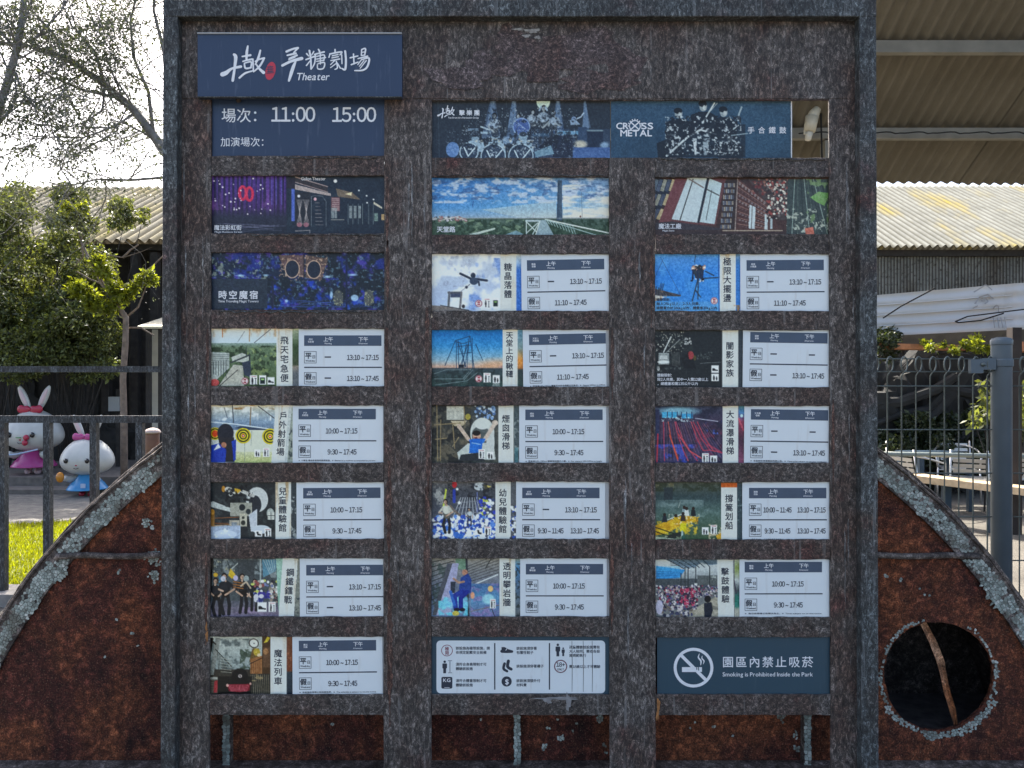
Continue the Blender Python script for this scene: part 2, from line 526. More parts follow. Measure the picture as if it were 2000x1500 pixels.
# crackled paint: real flakes cut as Voronoi cells, cracks left open between them
def clip(poly, nx, nz, c):
    out = []
    m = len(poly)
    for i in range(m):
        a = poly[i]; b = poly[(i + 1) % m]
        da = a[0] * nx + a[1] * nz - c; db = b[0] * nx + b[1] * nz - c
        if da <= 0: out.append(a)
        if (da < 0 < db) or (db < 0 < da):
            t = da / (da - db); out.append((a[0] + (b[0] - a[0]) * t, a[1] + (b[1] - a[1]) * t))
    return out
def flakes(points, cell, yface, mb, rs, shrink=0.85, thick=0.0013, keep=lambda x, z: True):
    pts = np.array(points)
    for i, (x, z) in enumerate(points):
        if not keep(x, z): continue
        d2 = ((pts - (x, z)) ** 2).sum(1)
        nb = np.argsort(d2)[1:15]
        poly = [(x - cell, z - cell), (x + cell, z - cell), (x + cell, z + cell), (x - cell, z + cell)]
        for j in nb:
            qx, qz = pts[j]
            nx, nz = qx - x, qz - z
            c = (qx * qx + qz * qz - x * x - z * z) / 2
            poly = clip(poly, nx, nz, c)
            if len(poly) < 3: break
        if len(poly) < 3: continue
        s = shrink * rs.uniform(0.93, 1.04)
        pl = [(x + (a - x) * s, z + (b - z) * s) for a, b in poly]
        k = len(pl)
        tx, tz = rs.uniform(-0.05, 0.05, 2)
        top = [(a, yface - thick - (a - x) * tx - (b - z) * tz, b) for a, b in pl]
        bot = [(a, yface + 0.0006, b) for a, b in pl]
        mb.add(top + bot, [tuple(range(k))] + [(m_, k + m_, k + (m_ + 1) % k, (m_ + 1) % k) for m_ in range(k)])
rs = np.random.RandomState(21)
cell = 5.6 * SC
def fbm2(x, z, s=0):
    v = 0; a = 1; f = 1
    for o in range(4):
        v += a * math.sin(x * 7.1 * f + s + o * 1.3 + 1.7 * math.sin(z * 5.3 * f + o)) * math.cos(z * 6.3 * f - s * 0.7 + o * 2.1 + 1.3 * math.sin(x * 4.1 * f))
        a *= 0.55; f *= 1.9
    return v
mbf = MB()
for sx in (-1, 1):
    pp = []
    xa, xb = (0.66 * 0 + 1.10, 1.92)
    ths = np.arange(0.45, 1.05, cell / R)
    for th in ths:
        for r in np.arange(R - BW - cell, R + cell, cell):
            t2 = th + rs.uniform(-0.45, 0.45) * cell / R; r2 = r + rs.uniform(-0.45, 0.45) * cell
            pp.append((cx + sx * r2 * math.cos(t2), cz + r2 * math.sin(t2)))
    def keep(x, z):
        r = math.hypot(x - cx, z - cz)
        if not (R - BW + cell * 0.35 + 0.012 * fbm2(x * 3, z * 3, 2) < r < R - cell * 0.9 - 0.004 * abs(fbm2(x * 4, z * 4, 9))): return False
        if abs(z - zr) < 0.013: return False
        return fbm2(x * 1.6, z * 1.6, 5 * sx) < 1.15 and fbm2(x * 5, z * 5, 7) < 1.3 and rs.rand() < 0.97
    flakes(pp, cell, YP - 0.012, mbf, rs, keep=keep)
tag(mbf.build('paint_flakes', M_FLAKE, drum), kind='stuff')
# paint left round the hole and in loose patches over the plate
mbf = MB(); pp = []
c2 = 4.6 * SC
for a in np.arange(0, 2 * math.pi, c2 / (hr * 1.12)):
    for r in np.arange(hr * 1.0, hr * 1.3, c2):
        a2 = a + rs.uniform(-0.4, 0.4) * c2 / hr; r2 = r + rs.uniform(-0.4, 0.4) * c2
        pp.append((hx + r2 * math.cos(a2), hz + r2 * math.sin(a2)))
def keep2(x, z):
    r = math.hypot(x - hx, z - hz) / hr; a = math.atan2(z - hz, x - hx)
    wid = 1.10 + 0.05 * fbm2(math.cos(a), math.sin(a), 3) + (0.05 if -2.9 < a < -0.4 else 0) - (0.07 if 0.9 < a < 2.0 else 0)
    return 1.035 < r < wid and rs.rand() < 0.85
flakes(pp, c2, YP, mbf, rs, 0.84, 0.0016, keep2)
for (px, py, rr) in ((300, 1088, 22), (302, 1126, 16), (232, 1115, 6), (258, 1235, 6), (228, 1210, 4), (205, 1282, 4), (285, 1022, 13), (298, 1030, 8), (270, 1260, 3),
                     (1730, 1124, 7), (1760, 1134, 5), (1795, 1150, 4), (1803, 1160, 5), (1816, 1163, 3), (1776, 1032, 3), (1730, 905, 6),
                     (1070, 1420, 7), (1090, 1405, 5), (1095, 1440, 10), (1118, 1426, 5), (1128, 1412, 5), (1065, 1460, 9), (1172, 1402, 11), (1180, 1455, 6), (1185, 1470, 4),
                     (1358, 1410, 4), (1373, 1405, 4), (1392, 1418, 6), (1348, 1422, 3), (1433, 1436, 5), (1526, 1401, 12), (1554, 1435, 9), (1556, 1462, 10), (652, 1413, 5),
                     (438, 1462, 7), (465, 1495, 6), (940, 1405, 5), (955, 1440, 5)):
    X = (px - 1000) * SC; Z = EYE - (py - 750) * SC; r0 = rr * .72 * SC; pp = []
    for i in np.arange(-r0 - 0.02, r0 + 0.02, c2):
        for j in np.arange(-r0 - 0.02, r0 + 0.02, c2):
            pp.append((X + i + rs.uniform(-.4, .4) * c2, Z + j + rs.uniform(-.4, .4) * c2))
    flakes(pp, c2, YP, mbf, rs, 0.84, 0.0016, lambda x, z: math.hypot(x - X, z - Z) < r0 * rs.uniform(0.6, 1.25))
tag(mbf.build('loose_paint_chips', M_FLAKE, drum), kind='stuff')
# paint on the three stiffeners
mbf = MB()
for px in (449, 1010, 1570):
    x = (px - 1000) * SC; pp = []
    for i in (-0.018, -0.006, 0.006, 0.018):
        for z in np.arange(zb - 0.01, zb + 0.22, 0.011):
            pp.append((x + i + rs.uniform(-.004, .004), z + rs.uniform(-.004, .004)))
    flakes(pp, 0.012, YP - 0.035, mbf, rs, 0.88, 0.0016, lambda X_, z: abs(X_ - x) < 0.011 and z > zb + 0.004)
tag(mbf.build('stiffener_paint', M_FLAKE, drum), kind='stuff')
# torn rusty strip hanging in the hole
mb = MB(); pl = [(1802, 1215), (1822, 1255), (1836, 1290), (1842, 1315), (1850, 1350), (1860, 1385), (1868, 1420)]
ws = [7, 8, 8, 7, 7, 6, 4]
vs = []
for (x, y), w in zip(pl, ws):
    for s in (-1, 0, 1):
        p = P(x + s * w + rs.uniform(-1, 1), y, DR + 0.035 + (0.008 if s == 0 else 0)); vs.append(p)
mb.add(vs, [(i * 3 + k, i * 3 + k + 1, i * 3 + 4 + k, i * 3 + 3 + k) for i in range(len(pl) - 1) for k in (0, 1)])
mb.build('torn_strip', rust_mat('orange_rust', (0.10, 0.04, 0.018), (0.28, 0.11, 0.045), (0.50, 0.30, 0.18)), drum)

# ------------------------------------------------------------------ sign board
board = thing('sign_board', 'large weathered dark steel sign board with rows of framed slots', 'sign board', (0, 0, 0.264))
ZB = 0.266
def wx(x, y):
    """the plate is very slightly wider towards the foot"""
    return x + (x - 1010) / 700.0 * 2.6 * (y - 750) / 750.0
PYB = 750 + (EYE - ZB) * F / D0     # drawing row of the plinth top
rsb = np.random.RandomState(4)
def plate_piece(name, x0, x1, y0, y1, yf, th, mat, jit=0.5, bev=0.0014, step=11):
    """a welded plate: front face with slightly uneven, chamfered edges"""
    nx = max(2, int((x1 - x0) / step)); ny = max(2, int((y1 - y0) / step))
    loop = []
    for i in range(nx): loop.append((x0 + (x1 - x0) * i / nx, y0))
    for i in range(ny): loop.append((x1, y0 + (y1 - y0) * i / ny))
    for i in range(nx): loop.append((x1 - (x1 - x0) * i / nx, y1))
    for i in range(ny): loop.append((x0, y1 - (y1 - y0) * i / ny))
    m = len(loop)
    d = D0 + yf
    ccx, ccy = (x0 + x1) / 2, (y0 + y1) / 2
    A = []; B = []; C = []
    for (x, y) in loop:
        jx, jy = rsb.uniform(-jit, jit, 2)
        p = P(wx(x, y) + jx, y + jy, d)
        A.append(Vector((p.x, yf + bev, p.z))); C.append(Vector((p.x, yf + th, p.z)))
        sx = bev if x <= x0 + .01 else (-bev if x >= x1 - .01 else 0); sz = -bev if y <= y0 + .01 else (bev if y >= y1 - .01 else 0)
        B.append(Vector((p.x + sx, yf, p.z + sz)))
    mb = MB()
    mb.add(B + A + C, [tuple(range(m))] + [(i, m + i, m + (i + 1) % m, (i + 1) % m) for i in range(m)] + [(m + i, 2 * m + i, 2 * m + (i + 1) % m, m + (i + 1) % m) for i in range(m)] + [tuple(2 * m + i for i in range(m - 1, -1, -1))])
    return mb.build(name, mat, board)
RO1 = [(193, 304), (343, 456), (493, 605), (642, 754), (792, 904), (942, 1053), (1091, 1205), (1244, 1357), (1397, 1640)]
RO2 = [(196, 308), (346, 458), (496, 607), (644, 755), (792, 904), (941, 1053), (1091, 1205), (1244, 1357), (1397, 1640)]
RO3 = [(196, 308), (346, 457), (496, 607), (645, 756), (793, 904), (942, 1054), (1093, 1206), (1245, 1357), (1397, 1640)]
CX = [(411, 750), (843, 1190), (1280, 1621)]
plate_piece('header_plate', 338, 1686, 34, 193.0, 0.0, 0.008, M_PLATE, 0.25)
plate_piece('stile', 338, 411, 193.3, PYB, 0.0, 0.008, M_PLATE, 0.4)
plate_piece('stile', 750, 843, 193.3, PYB, 0.0, 0.008, M_PLATE, 0.4)
plate_piece('stile', 1190, 1280, 308, PYB, 0.0, 0.008, M_PLATE, 0.4)
plate_piece('stile', 1621, 1686, 193.3, PYB, 0.0, 0.008, M_PLATE, 0.4)
plate_piece('slot_lintel', 843.3, 1620.7, 193.3, 196, 0.0005, 0.008, M_RAIL, 0.3)
for ci, ro in enumerate((RO1, RO2, RO3)):
    x0, x1 = CX[ci]
    for k in range(8):
        plate_piece('rail', x0 + 0.2, x1 - 0.2, ro[k][1], ro[k + 1][0], 0.0014 + rsb.uniform(0, 0.0012), 0.008, M_RAIL, 0.75)
# frame of channel steel standing proud of the plate
FD = 0.036; dF = D0 - FD
def frame_piece(name, x0, x1, y0, y1):
    a = P(wx(x0, y0), y0, dF); b = P(wx(x1, y1), y1, dF); c = P(wx(x0, y1), y1, dF); d_ = P(wx(x1, y0), y0, dF)
    bv = 0.002
    mb = MB(); nseg = 40
    # rounded front, sides back to beyond the plate
    front = []
    for t in np.linspace(0, 1, nseg):
        l = a.lerp(c, t) if (y1 - y0) > (x1 - x0) else a.lerp(d_, t)
        r = d_.lerp(b, t) if (y1 - y0) > (x1 - x0) else c.lerp(b, t)
        j = rsb.uniform(-0.0004, 0.0004, 2)
        ax = (r - l).normalized()
        front.append([l + Vector((0, 0.07, 0)), l + Vector((0, bv, 0)) + ax * j[0], l + ax * (bv + j[0]), r - ax * (bv + j[1]), r + Vector((0, bv, 0)) - ax * j[1], r + Vector((0, 0.07, 0))])
    vs = [p for row in front for p in row]
    fs = [(i * 6 + k, i * 6 + k + 1, i * 6 + 7 + k, i * 6 + 6 + k) for i in range(nseg - 1) for k in range(5)]
    fs += [(0, 1, 2, 3, 4, 5), tuple((nseg - 1) * 6 + k for k in (5, 4, 3, 2, 1, 0))]
    return mb.add(vs, fs).build(name, M_FRAME, board)
PYF = 750 + (EYE - ZB) * F / dF
frame_piece('frame_post', 316, 344, 32.4, PYF)
frame_piece('frame_post', 1681, 1714, 32.4, PYF)
frame_piece('frame_top', 316, 1714, -2, 32)
# bolt and weld scars
p = P(466, 195, D0 - 0.002); MB().ell(p, 0.009, 0.008, 0.009).build('bolt', M_RUSTD, board, smooth=True)
M_WHITEPAINT = plain('bird_lime_stain', (0.30, 0.29, 0.265), 0.8, var=0.3, scale=80)
# scar of a torn-off plaque on the header: thin proud rust scale with a ragged outline
def scab(name, blobs, mat, yf=-0.0008):
    mb = MB()
    for (px, py, rx, ry) in blobs:
        k = 22; vs = [P(px, py, D0 + yf - 0.0006)]
        ph = rsb.uniform(0, 6)
        for i in range(k):
            a = 2 * math.pi * i / k; rr = 1 + 0.22 * math.sin(3 * a + ph) + 0.16 * math.sin(7 * a + ph * 2) + rsb.uniform(-.12, .12)
            vs.append(P(px + rx * rr * math.cos(a), py + ry * rr * math.sin(a), D0 + yf))
        mb.add(vs, [(0, 1 + i, 1 + (i + 1) % k) for i in range(k)])
        yf -= 0.0002
    return mb.build(name, mat, board)
M_SCAB = steel('rust_scale', (0.075, 0.055, 0.05), (0.11, 0.09, 0.08), (0.08, 0.05, 0.04), 0.40, 0.60, 1.0, 9.1, red=(0.085, 0.040, 0.030))
scab('rust_scar', [(1120, 95, 100, 34), (1215, 130, 38, 45), (1000, 80, 36, 28), (1160, 160, 70, 20), (955, 130, 60, 24), (900, 150, 60, 22), (1060, 125, 60, 30)], M_SCAB)
scab('pale_scar', [(1040, 60, 14, 4), (1028, 70, 8, 3), (1012, 57, 10, 2.5), (1050, 73, 6, 3)], M_WHITEPAINT, -0.0025)
scab('rust_drip', [(1286, 1378, 3, 14), (1284, 1398, 3, 10)], plain('rust_orange', (0.30, 0.13, 0.04), 0.8, var=0.4, scale=60), -0.001)
scab('rust_drip', [(404, 1243, 2.5, 10), (403, 1225, 2, 8)], bpy.data.materials['rust_orange'], -0.001)
scab('water_mark', [(1110, 1372, 5, 16), (1090, 1364, 40, 3), (1070, 1368, 8, 6)], plain('lime_streak', (0.22, 0.215, 0.21), 0.8, var=0.3, scale=60), -0.0003)
# broken plaster-like weld seam above slots
for (x0, x1, y) in ((490, 745, 459), (560, 740, 308), (850, 1180, 343), (1290, 1615, 311), (430, 740, 609)):
    pl = [P(x, y + rsb.uniform(-2, 2), D0 + 0.0006) for x in np.arange(x0, x1, 7)]
    MB().tube(pl, 0.0022, 5).build('weld_bead', M_FRAME, board)

# rust creeping from the slot edges and run marks below the joints
M_RUN = steel('edge_rust', (0.075, 0.045, 0.034), (0.13, 0.10, 0.085), (0.085, 0.040, 0.028), 0.40, 0.60, 0.4, 12.7, red=(0.10, 0.036, 0.024))
M_LIME = steel('lime_run', (0.13, 0.125, 0.118), (0.26, 0.255, 0.245), (0.10, 0.085, 0.075), 0.55, 0.72, 0.2, 15.1)
def vstrip(name, x, y0, y1, w, mat, yf=-0.0005):
    n_ = max(4, int((y1 - y0) / 9)); L_ = []; R_ = []
    for i in range(n_ + 1):
        t = i / n_; ww = w * (0.25 + 0.75 * math.sin(math.pi * min(1, t * 1.1 + .05)) ** .6) * rsb.uniform(.55, 1.2)
        y = y0 + (y1 - y0) * t; xx = wx(x, y) + rsb.uniform(-.8, .8)
        L_.append(P(xx - ww / 2, y, D0 + yf)); R_.append(P(xx + ww / 2, y, D0 + yf))
    MB().add(L_ + R_, [(i, i + 1, n_ + 2 + i, n_ + 1 + i) for i in range(n_)]).build(name, mat, board)
for x, y0, y1, w in ((756, 345, 480, 9), (757, 470, 610, 8), (755, 640, 800, 8), (760, 900, 1120, 11), (762, 1130, 1420, 13), (834, 600, 780, 9), (836, 780, 960, 11), (834, 950, 1260, 12), (1196, 640, 780, 7), (1195, 1060, 1240, 8), (1273, 480, 640, 7), (1274, 830, 1000, 8), (404, 1080, 1260, 7), (405, 640, 760, 6), (1627, 780, 960, 7)):
    vstrip('edge_rust', x, y0, y1, w, M_RUN)
for i in range(26):
    x = rsb.choice([rsb.uniform(356, 400), rsb.uniform(765, 830), rsb.uniform(1205, 1265), rsb.uniform(1635, 1668)]); y0 = rsb.uniform(200, 1200)
    vstrip('run_mark', x, max(y0, 320), max(y0, 320) + rsb.uniform(40, 170), rsb.uniform(1.6, 4.0), M_LIME, -0.0008)
# ------------------------------------------------------------------ lettering
_gc = bpy.data.curves.new('glyph', 'FONT')
_go = bpy.data.objects.new('glyph', _gc)
COL.objects.link(_go)
GLY = {}
def glyph(ch, bold=0.0):
    key = (ch, bold)
    if key in GLY: return GLY[key]
    src = chr(ord(ch) - 48 + 0xFF10) if ch.isdigit() else ch
    _gc.body = src; _gc.offset = bold; _gc.resolution_u = 3
    bpy.context.view_layer.update()
    me = bpy.data.meshes.new_from_object(_go.evaluated_get(bpy.context.evaluated_depsgraph_get()))
    vs = np.array([v.co[:2] for v in me.vertices]) if len(me.vertices) else np.zeros((0, 2))
    fs = [tuple(p.vertices) for p in me.polygons]
    bpy.data.meshes.remove(me)
    if len(vs):
        if ch.isdigit():
            adv = 0.555; lo, hi = vs[:, 0].min(), vs[:, 0].max(); w = hi - lo
            vs[:, 0] = (vs[:, 0] - lo) + (adv - w) / 2
            if ch == '1': vs[:, 0] += 0.01
        elif ch in ':~':
            lo, hi = vs[:, 0].min(), vs[:, 0].max(); m_ = .10 if ch == ':' else .05; vs[:, 0] += m_ - lo; adv = hi - lo + 2 * m_
        elif ord(ch) < 0x2000:
            lo, hi = vs[:, 0].min(), vs[:, 0].max(); vs[:, 0] += 0.045 - lo; adv = hi - lo + 0.09
        else: adv = 1.0
    else: adv = 0.25
    GLY[key] = (vs, fs, adv)
    return GLY[key]

class Frame2:
    """2D drawing frame on a card: drawing coords -> world, about a pivot with a tilt"""
    def __init__(self, d, pivot=(0, 0), tilt=0.0):
        self.d = d; self.c = math.cos(tilt); self.s = math.sin(tilt); self.p = pivot
    def __call__(self, x, y, lift=0.0):
        dx, dy = x - self.p[0], y - self.p[1]
        return P(self.p[0] + dx * self.c - dy * self.s, self.p[1] + dx * self.s + dy * self.c, self.d - lift)

def text(mb, fr, s, x, y, size, bold=0.0, width=None, shear=0.0, align='l', lift=0.0007, sy=1.0, gap=0.0):
    """x,y: left end of the baseline in drawing units; size: em"""
    gl = [glyph(ch) for ch in s]
    tot = sum((g[2] + gap) for g in gl) * size
    kx = width / tot if width else 1.0
    if align == 'c': x -= tot * kx / 2
    for (vs, fs, adv) in gl:
        if len(vs):
            w = bold * 1.5 * size
            for q, (bx_, by_) in enumerate(((0, 0),) if bold <= 0 else ((-w, 0), (w, 0), (0, -w), (0, w))):
                mb.add([fr(x + bx_ + (vx + shear * vy) * size * kx, y + by_ - vy * size * sy, lift + q * 2.5e-5) for vx, vy in vs], fs)
        x += (adv + gap) * size * kx
    return mb

def rect(mb, fr, x0, y0, x1, y1, lift=0.0005):
    return mb.add([fr(x0, y0, lift), fr(x1, y0, lift), fr(x1, y1, lift), fr(x0, y1, lift)], [(0, 3, 2, 1)])
def rrect(mb, fr, x0, y0, x1, y1, r, lift=0.0005, n=6):
    vs = []
    for cx_, cy_, a0_ in ((x1 - r, y0 + r, -90), (x1 - r, y1 - r, 0), (x0 + r, y1 - r, 90), (x0 + r, y0 + r, 180)):
        for i in range(n + 1):
            a = math.radians(a0_ + 90 * i / n); vs.append(fr(cx_ + r * math.cos(a), cy_ + r * math.sin(a), lift))
    return mb.add(vs, [tuple(range(len(vs)))])
def disc(mb, fr, x, y, r, lift=0.0005, n=28, ry=None, rot=0):
    ry = ry or r; vs = []
    for i in range(n):
        a = 2 * math.pi * i / n; u, v = r * math.cos(a), ry * math.sin(a)
        vs.append(fr(x + u * math.cos(rot) - v * math.sin(rot), y + u * math.sin(rot) + v * math.cos(rot), lift))
    return mb.add(vs, [tuple(range(n))])
def ringm(mb, fr, x, y, r0, r1, lift=0.0005, n=40):
    vs = []
    for i in range(n):
        a = 2 * math.pi * i / n
        vs += [fr(x + r0 * math.cos(a), y + r0 * math.sin(a), lift), fr(x + r1 * math.cos(a), y + r1 * math.sin(a), lift)]
    return mb.add(vs, [(2 * i, 2 * i + 1, (2 * i + 3) % (2 * n), (2 * i + 2) % (2 * n)) for i in range(n)])
def stroke(mb, fr, pts, ws, lift=0.0007, sub=6):
    """brush stroke of changing width with round ends"""
    pts = [np.array(p, float) for p in pts]
    if not isinstance(ws, (list, tuple)): ws = [ws] * len(pts)
    Q = []; W = []
    m = len(pts)
    for i in range(m - 1):
        p0 = pts[max(i - 1, 0)]; p1 = pts[i]; p2 = pts[i + 1]; p3 = pts[min(i + 2, m - 1)]
        for k in range(sub):
            t = k / sub
            q = 0.5 * ((2 * p1) + (-p0 + p2) * t + (2 * p0 - 5 * p1 + 4 * p2 - p3) * t * t + (-p0 + 3 * p1 - 3 * p2 + p3) * t ** 3)
            Q.append(q); W.append(ws[i] + (ws[i + 1] - ws[i]) * t)
    Q.append(pts[-1]); W.append(ws[-1])
    L = []; Rr = []
    for i in range(len(Q)):
        t = Q[min(i + 1, len(Q) - 1)] - Q[max(i - 1, 0)]
        t = t / (np.linalg.norm(t) + 1e-9); nrm = np.array([-t[1], t[0]])
        L.append(Q[i] + nrm * W[i]); Rr.append(Q[i] - nrm * W[i])
    k = len(Q)
    vs = [fr(p[0], p[1], lift) for p in L] + [fr(p[0], p[1], lift) for p in Rr]
    mb.add(vs, [(i, i + 1, k + i + 1, k + i) for i in range(k - 1)])
    for q, w in ((Q[0], W[0]), (Q[-1], W[-1])):
        disc(mb, fr, q[0], q[1], w * 0.99, lift + 0.00006, 10)
    return mb

# ------------------------------------------------------------------ picture prints
class Cv:
    SS = 1.6
    def __init__(self, x0, y0, x1, y1, bg=(128, 128, 128), view=(0, 0, 1.0), seed=1):
        self.r = (x0, y0, x1, y1)
        self.nx = int(round((x1 - x0) * self.SS / 2)) * 2; self.ny = int(round((y1 - y0) * self.SS / 2)) * 2
        gx = x0 + (np.arange(self.nx) + .5) * (x1 - x0) / self.nx; gy = y0 + (np.arange(self.ny) + .5) * (y1 - y0) / self.ny
        ox, oy, s = view; self.s = s
        self.X, self.Y = np.meshgrid((gx - ox) * s, (gy - oy) * s)
        self.a = np.zeros((self.ny, self.nx, 3)) + np.array(bg, float)
        self.rs = np.random.RandomState(seed)
        self.aa = 0.6 * s
    def blend(self, m, c, al=1.0):
        m = np.clip(m, 0, 1)[..., None] * al
        self.a = self.a * (1 - m) + np.array(c, float) * m
    def box(self, x0, y0, x1, y1):
        return ((self.X >= x0) & (self.X <= x1) & (self.Y >= y0) & (self.Y <= y1)).astype(float)
    def rect(self, x0, y0, x1, y1, c, al=1): self.blend(self.box(x0, y0, x1, y1), c, al)
    def grad(self, stops, x0=-1e9, y0=-1e9, x1=1e9, y1=1e9, horiz=False, al=1):
        t = self.X if horiz else self.Y
        p = [s[0] for s in stops]
        col = np.stack([np.interp(t, p, [s[1][k] for s in stops]) for k in range(3)], -1)
        m = (self.box(x0, y0, x1, y1) * al)[..., None]
        self.a = self.a * (1 - m) + col * m
    def nz(self, cell, octs=3, ax=1.0, ay=1.0):
        out = np.zeros_like(self.X); amp = 1; tot = 0; c = cell
        for _ in range(octs):
            g = self.rs.rand(64, 64)
            u = self.X / (c * ax) + 1000; v = self.Y / (c * ay) + 1000
            i = np.floor(u).astype(int); j = np.floor(v).astype(int); fu = u - i; fv = v - j
            fu = fu * fu * (3 - 2 * fu); fv = fv * fv * (3 - 2 * fv)
            A = g[j % 64, i % 64]; B = g[j % 64, (i + 1) % 64]; C = g[(j + 1) % 64, i % 64]; Dd = g[(j + 1) % 64, (i + 1) % 64]
            out += amp * ((A * (1 - fu) + B * fu) * (1 - fv) + (C * (1 - fu) + Dd * fu) * fv)
            tot += amp; amp *= .55; c /= 2.1
        return out / tot
    def mott(self, c, cell, lo, hi, al=1, box=None, octs=3, ax=1.0, ay=1.0):
        n = self.nz(cell, octs, ax, ay); m = np.clip((n - lo) / (hi - lo), 0, 1)
        if box: m = m * self.box(*box)
        self.blend(m, c, al)
    def ell(self, x, y, rx, ry, c, al=1, rot=0, soft=None):
        R_ = max(rx, ry) + (soft or self.aa) * 1.5
        gx, gy = self.X[0], self.Y[:, 0]
        i0, i1 = np.searchsorted(gx, (x - R_, x + R_)); j0, j1 = np.searchsorted(gy, (y - R_, y + R_))
        if i0 >= i1 or j0 >= j1: return
        sl_ = (slice(j0, j1), slice(i0, i1))
        dx, dy = self.X[sl_] - x, self.Y[sl_] - y
        u = dx * math.cos(rot) + dy * math.sin(rot); v = -dx * math.sin(rot) + dy * math.cos(rot)
        q = np.sqrt((u / rx) ** 2 + (v / ry) ** 2); w = (soft if soft else self.aa) / min(rx, ry)
        m = np.clip((1 - q) / w + .5, 0, 1)[..., None] * al
        self.a[sl_] = self.a[sl_] * (1 - m) + np.array(c, float) * m
    def ring(self, x, y, r, w, c, al=1):
        q = np.abs(np.hypot(self.X - x, self.Y - y) - r); self.blend((w / 2 - q) / self.aa + .5, c, al)
    def line(self, pts, w, c, al=1):
        m = np.zeros_like(self.X)
        for (x0, y0), (x1, y1) in zip(pts[:-1], pts[1:]):
            dx, dy = x1 - x0, y1 - y0; L = dx * dx + dy * dy + 1e-9
            t = np.clip(((self.X - x0) * dx + (self.Y - y0) * dy) / L, 0, 1)
            q = np.hypot(self.X - x0 - t * dx, self.Y - y0 - t * dy)
            m = np.maximum(m, np.clip((w / 2 - q) / self.aa + .5, 0, 1))
        self.blend(m, c, al)
    def poly(self, pts, c, al=1):
        m = np.zeros(self.X.shape, bool); n = len(pts)
        for i in range(n):
            x1, y1 = pts[i]; x2, y2 = pts[(i + 1) % n]
            if y1 == y2: continue
            cond = ((y1 > self.Y) != (y2 > self.Y)) & (self.X < (x2 - x1) * (self.Y - y1) / (y2 - y1) + x1)
            m ^= cond
        self.blend(m.astype(float), c, al)
    def dots(self, n, box, r, cols, al=1):
        for _ in range(n):
            x = self.rs.uniform(box[0], box[2]); y = self.rs.uniform(box[1], box[3]); q = self.rs.uniform(*r)
            self.ell(x, y, q, q * self.rs.uniform(.7, 1.3), cols[self.rs.randint(len(cols))], al)
    def person(self, x, y, h, body, legs=(30, 32, 38), skin=(190, 160, 140), arms=True):
        R = lambda a=.03: self.rs.uniform(-a, a) * h
        hx_ = x + R(.04); lean = R(.04)
        dk = tuple(c * .55 for c in body)
        self.line([(x - h * .05, y - h * .46), (x - h * .08 + R(), y - h * .22), (x - h * .07 + R(), y)], h * .085, legs); self.line([(x + h * .05, y - h * .46), (x + h * .09 + R(), y - h * .22), (x + h * .08 + R(), y)], h * .085, legs)
        self.ell(x + lean * .4, y - h * .56, h * .105, h * .16, dk); self.ell(x + lean, y - h * .68, h * .135, h * .13, body); self.ell(x + lean - h * .03, y - h * .66, h * .07, h * .12, tuple(min(255, c * 1.12) for c in body), .8)
        if arms:
            for s_ in (-1, 1):
                e = (x + s_ * h * .19 + R(.04), y - h * .56 + R(.05)); self.line([(x + lean + s_ * h * .11, y - h * .74), e], h * .062, body); self.line([e, (x + s_ * h * .08 + R(.1), y - h * .50 + R(.1))], h * .045, skin)
        self.line([(x + lean, y - h * .80), (hx_, y - h * .86)], h * .05, skin)
        self.ell(hx_, y - h * .915, h * .066, h * .082, (35, 30, 30)); self.ell(hx_ + R(.01), y - h * .895, h * .05, h * .06, skin); self.ell(hx_ + h * .02, y - h * .89, h * .025, h * .04, tuple(c * .7 for c in skin), .7)
    def icon(self, x0, y0, x1, y1, kind):
        w, h = x1 - x0, y1 - y0; cx_, cy_ = (x0 + x1) / 2, (y0 + y1) / 2; k = (32, 38, 46)
        if kind == 'limit':
            self.ell(cx_, cy_, w / 2, w / 2, (235, 232, 232)); self.ring(cx_, cy_, w * .44, w * .09, (150, 70, 85))
            self.rect(cx_ - w * .2, cy_ - h * .3, cx_ + w * .2, cy_ - h * .03, (175, 95, 105)); self.rect(cx_ - w * .2, cy_ + h * .05, cx_ + w * .2, cy_ + h * .3, (175, 95, 105)); return
        self.rect(x0, y0, x1, y1, (226, 230, 230))
        if kind in ('height', 'pair'):
            self.ell(x0 + w * .32, y0 + h * .33, w * .09, h * .08, k); self.rect(x0 + w * .2, y0 + h * .42, x0 + w * .45, y0 + h * .70, k); self.rect(x0 + w * .24, y0 + h * .68, x0 + w * .41, y0 + h * .95, k)
        if kind == 'height':
            self.line([(x0 + w * .75, y0 + h * .36), (x0 + w * .75, y0 + h * .92)], w * .06, k); self.rect(x0 + w * .64, y0 + h * .32, x0 + w * .88, y0 + h * .37, k); self.rect(x0 + w * .64, y0 + h * .91, x0 + w * .88, y0 + h * .95, k)
            self.rect(x0 + w * .15, y0 + h * .1, x0 + w * .85, y0 + h * .17, (190, 140, 145))
        if kind == 'pair':
            self.ell(x0 + w * .7, y0 + h * .48, w * .08, h * .07, k); self.rect(x0 + w * .59, y0 + h * .56, x0 + w * .82, y0 + h * .75, k); self.rect(x0 + w * .63, y0 + h * .74, x0 + w * .78, y0 + h * .95, k)
        if kind == 'weight':
            self.rect(x0 + w * .15, y0 + h * .25, x1 - w * .15, y1 - h * .1, (45, 60, 62)); self.rect(x0 + w * .28, y0 + h * .36, x1 - w * .28, y0 + h * .52, (150, 190, 120))
        if kind == 'shoe':
            self.poly([(x0 + w * .1, y0 + h * .72), (x0 + w * .1, y0 + h * .42), (x0 + w * .35, y0 + h * .38), (x0 + w * .6, y0 + h * .58), (x0 + w * .92, y0 + h * .64), (x0 + w * .9, y0 + h * .75)], k)
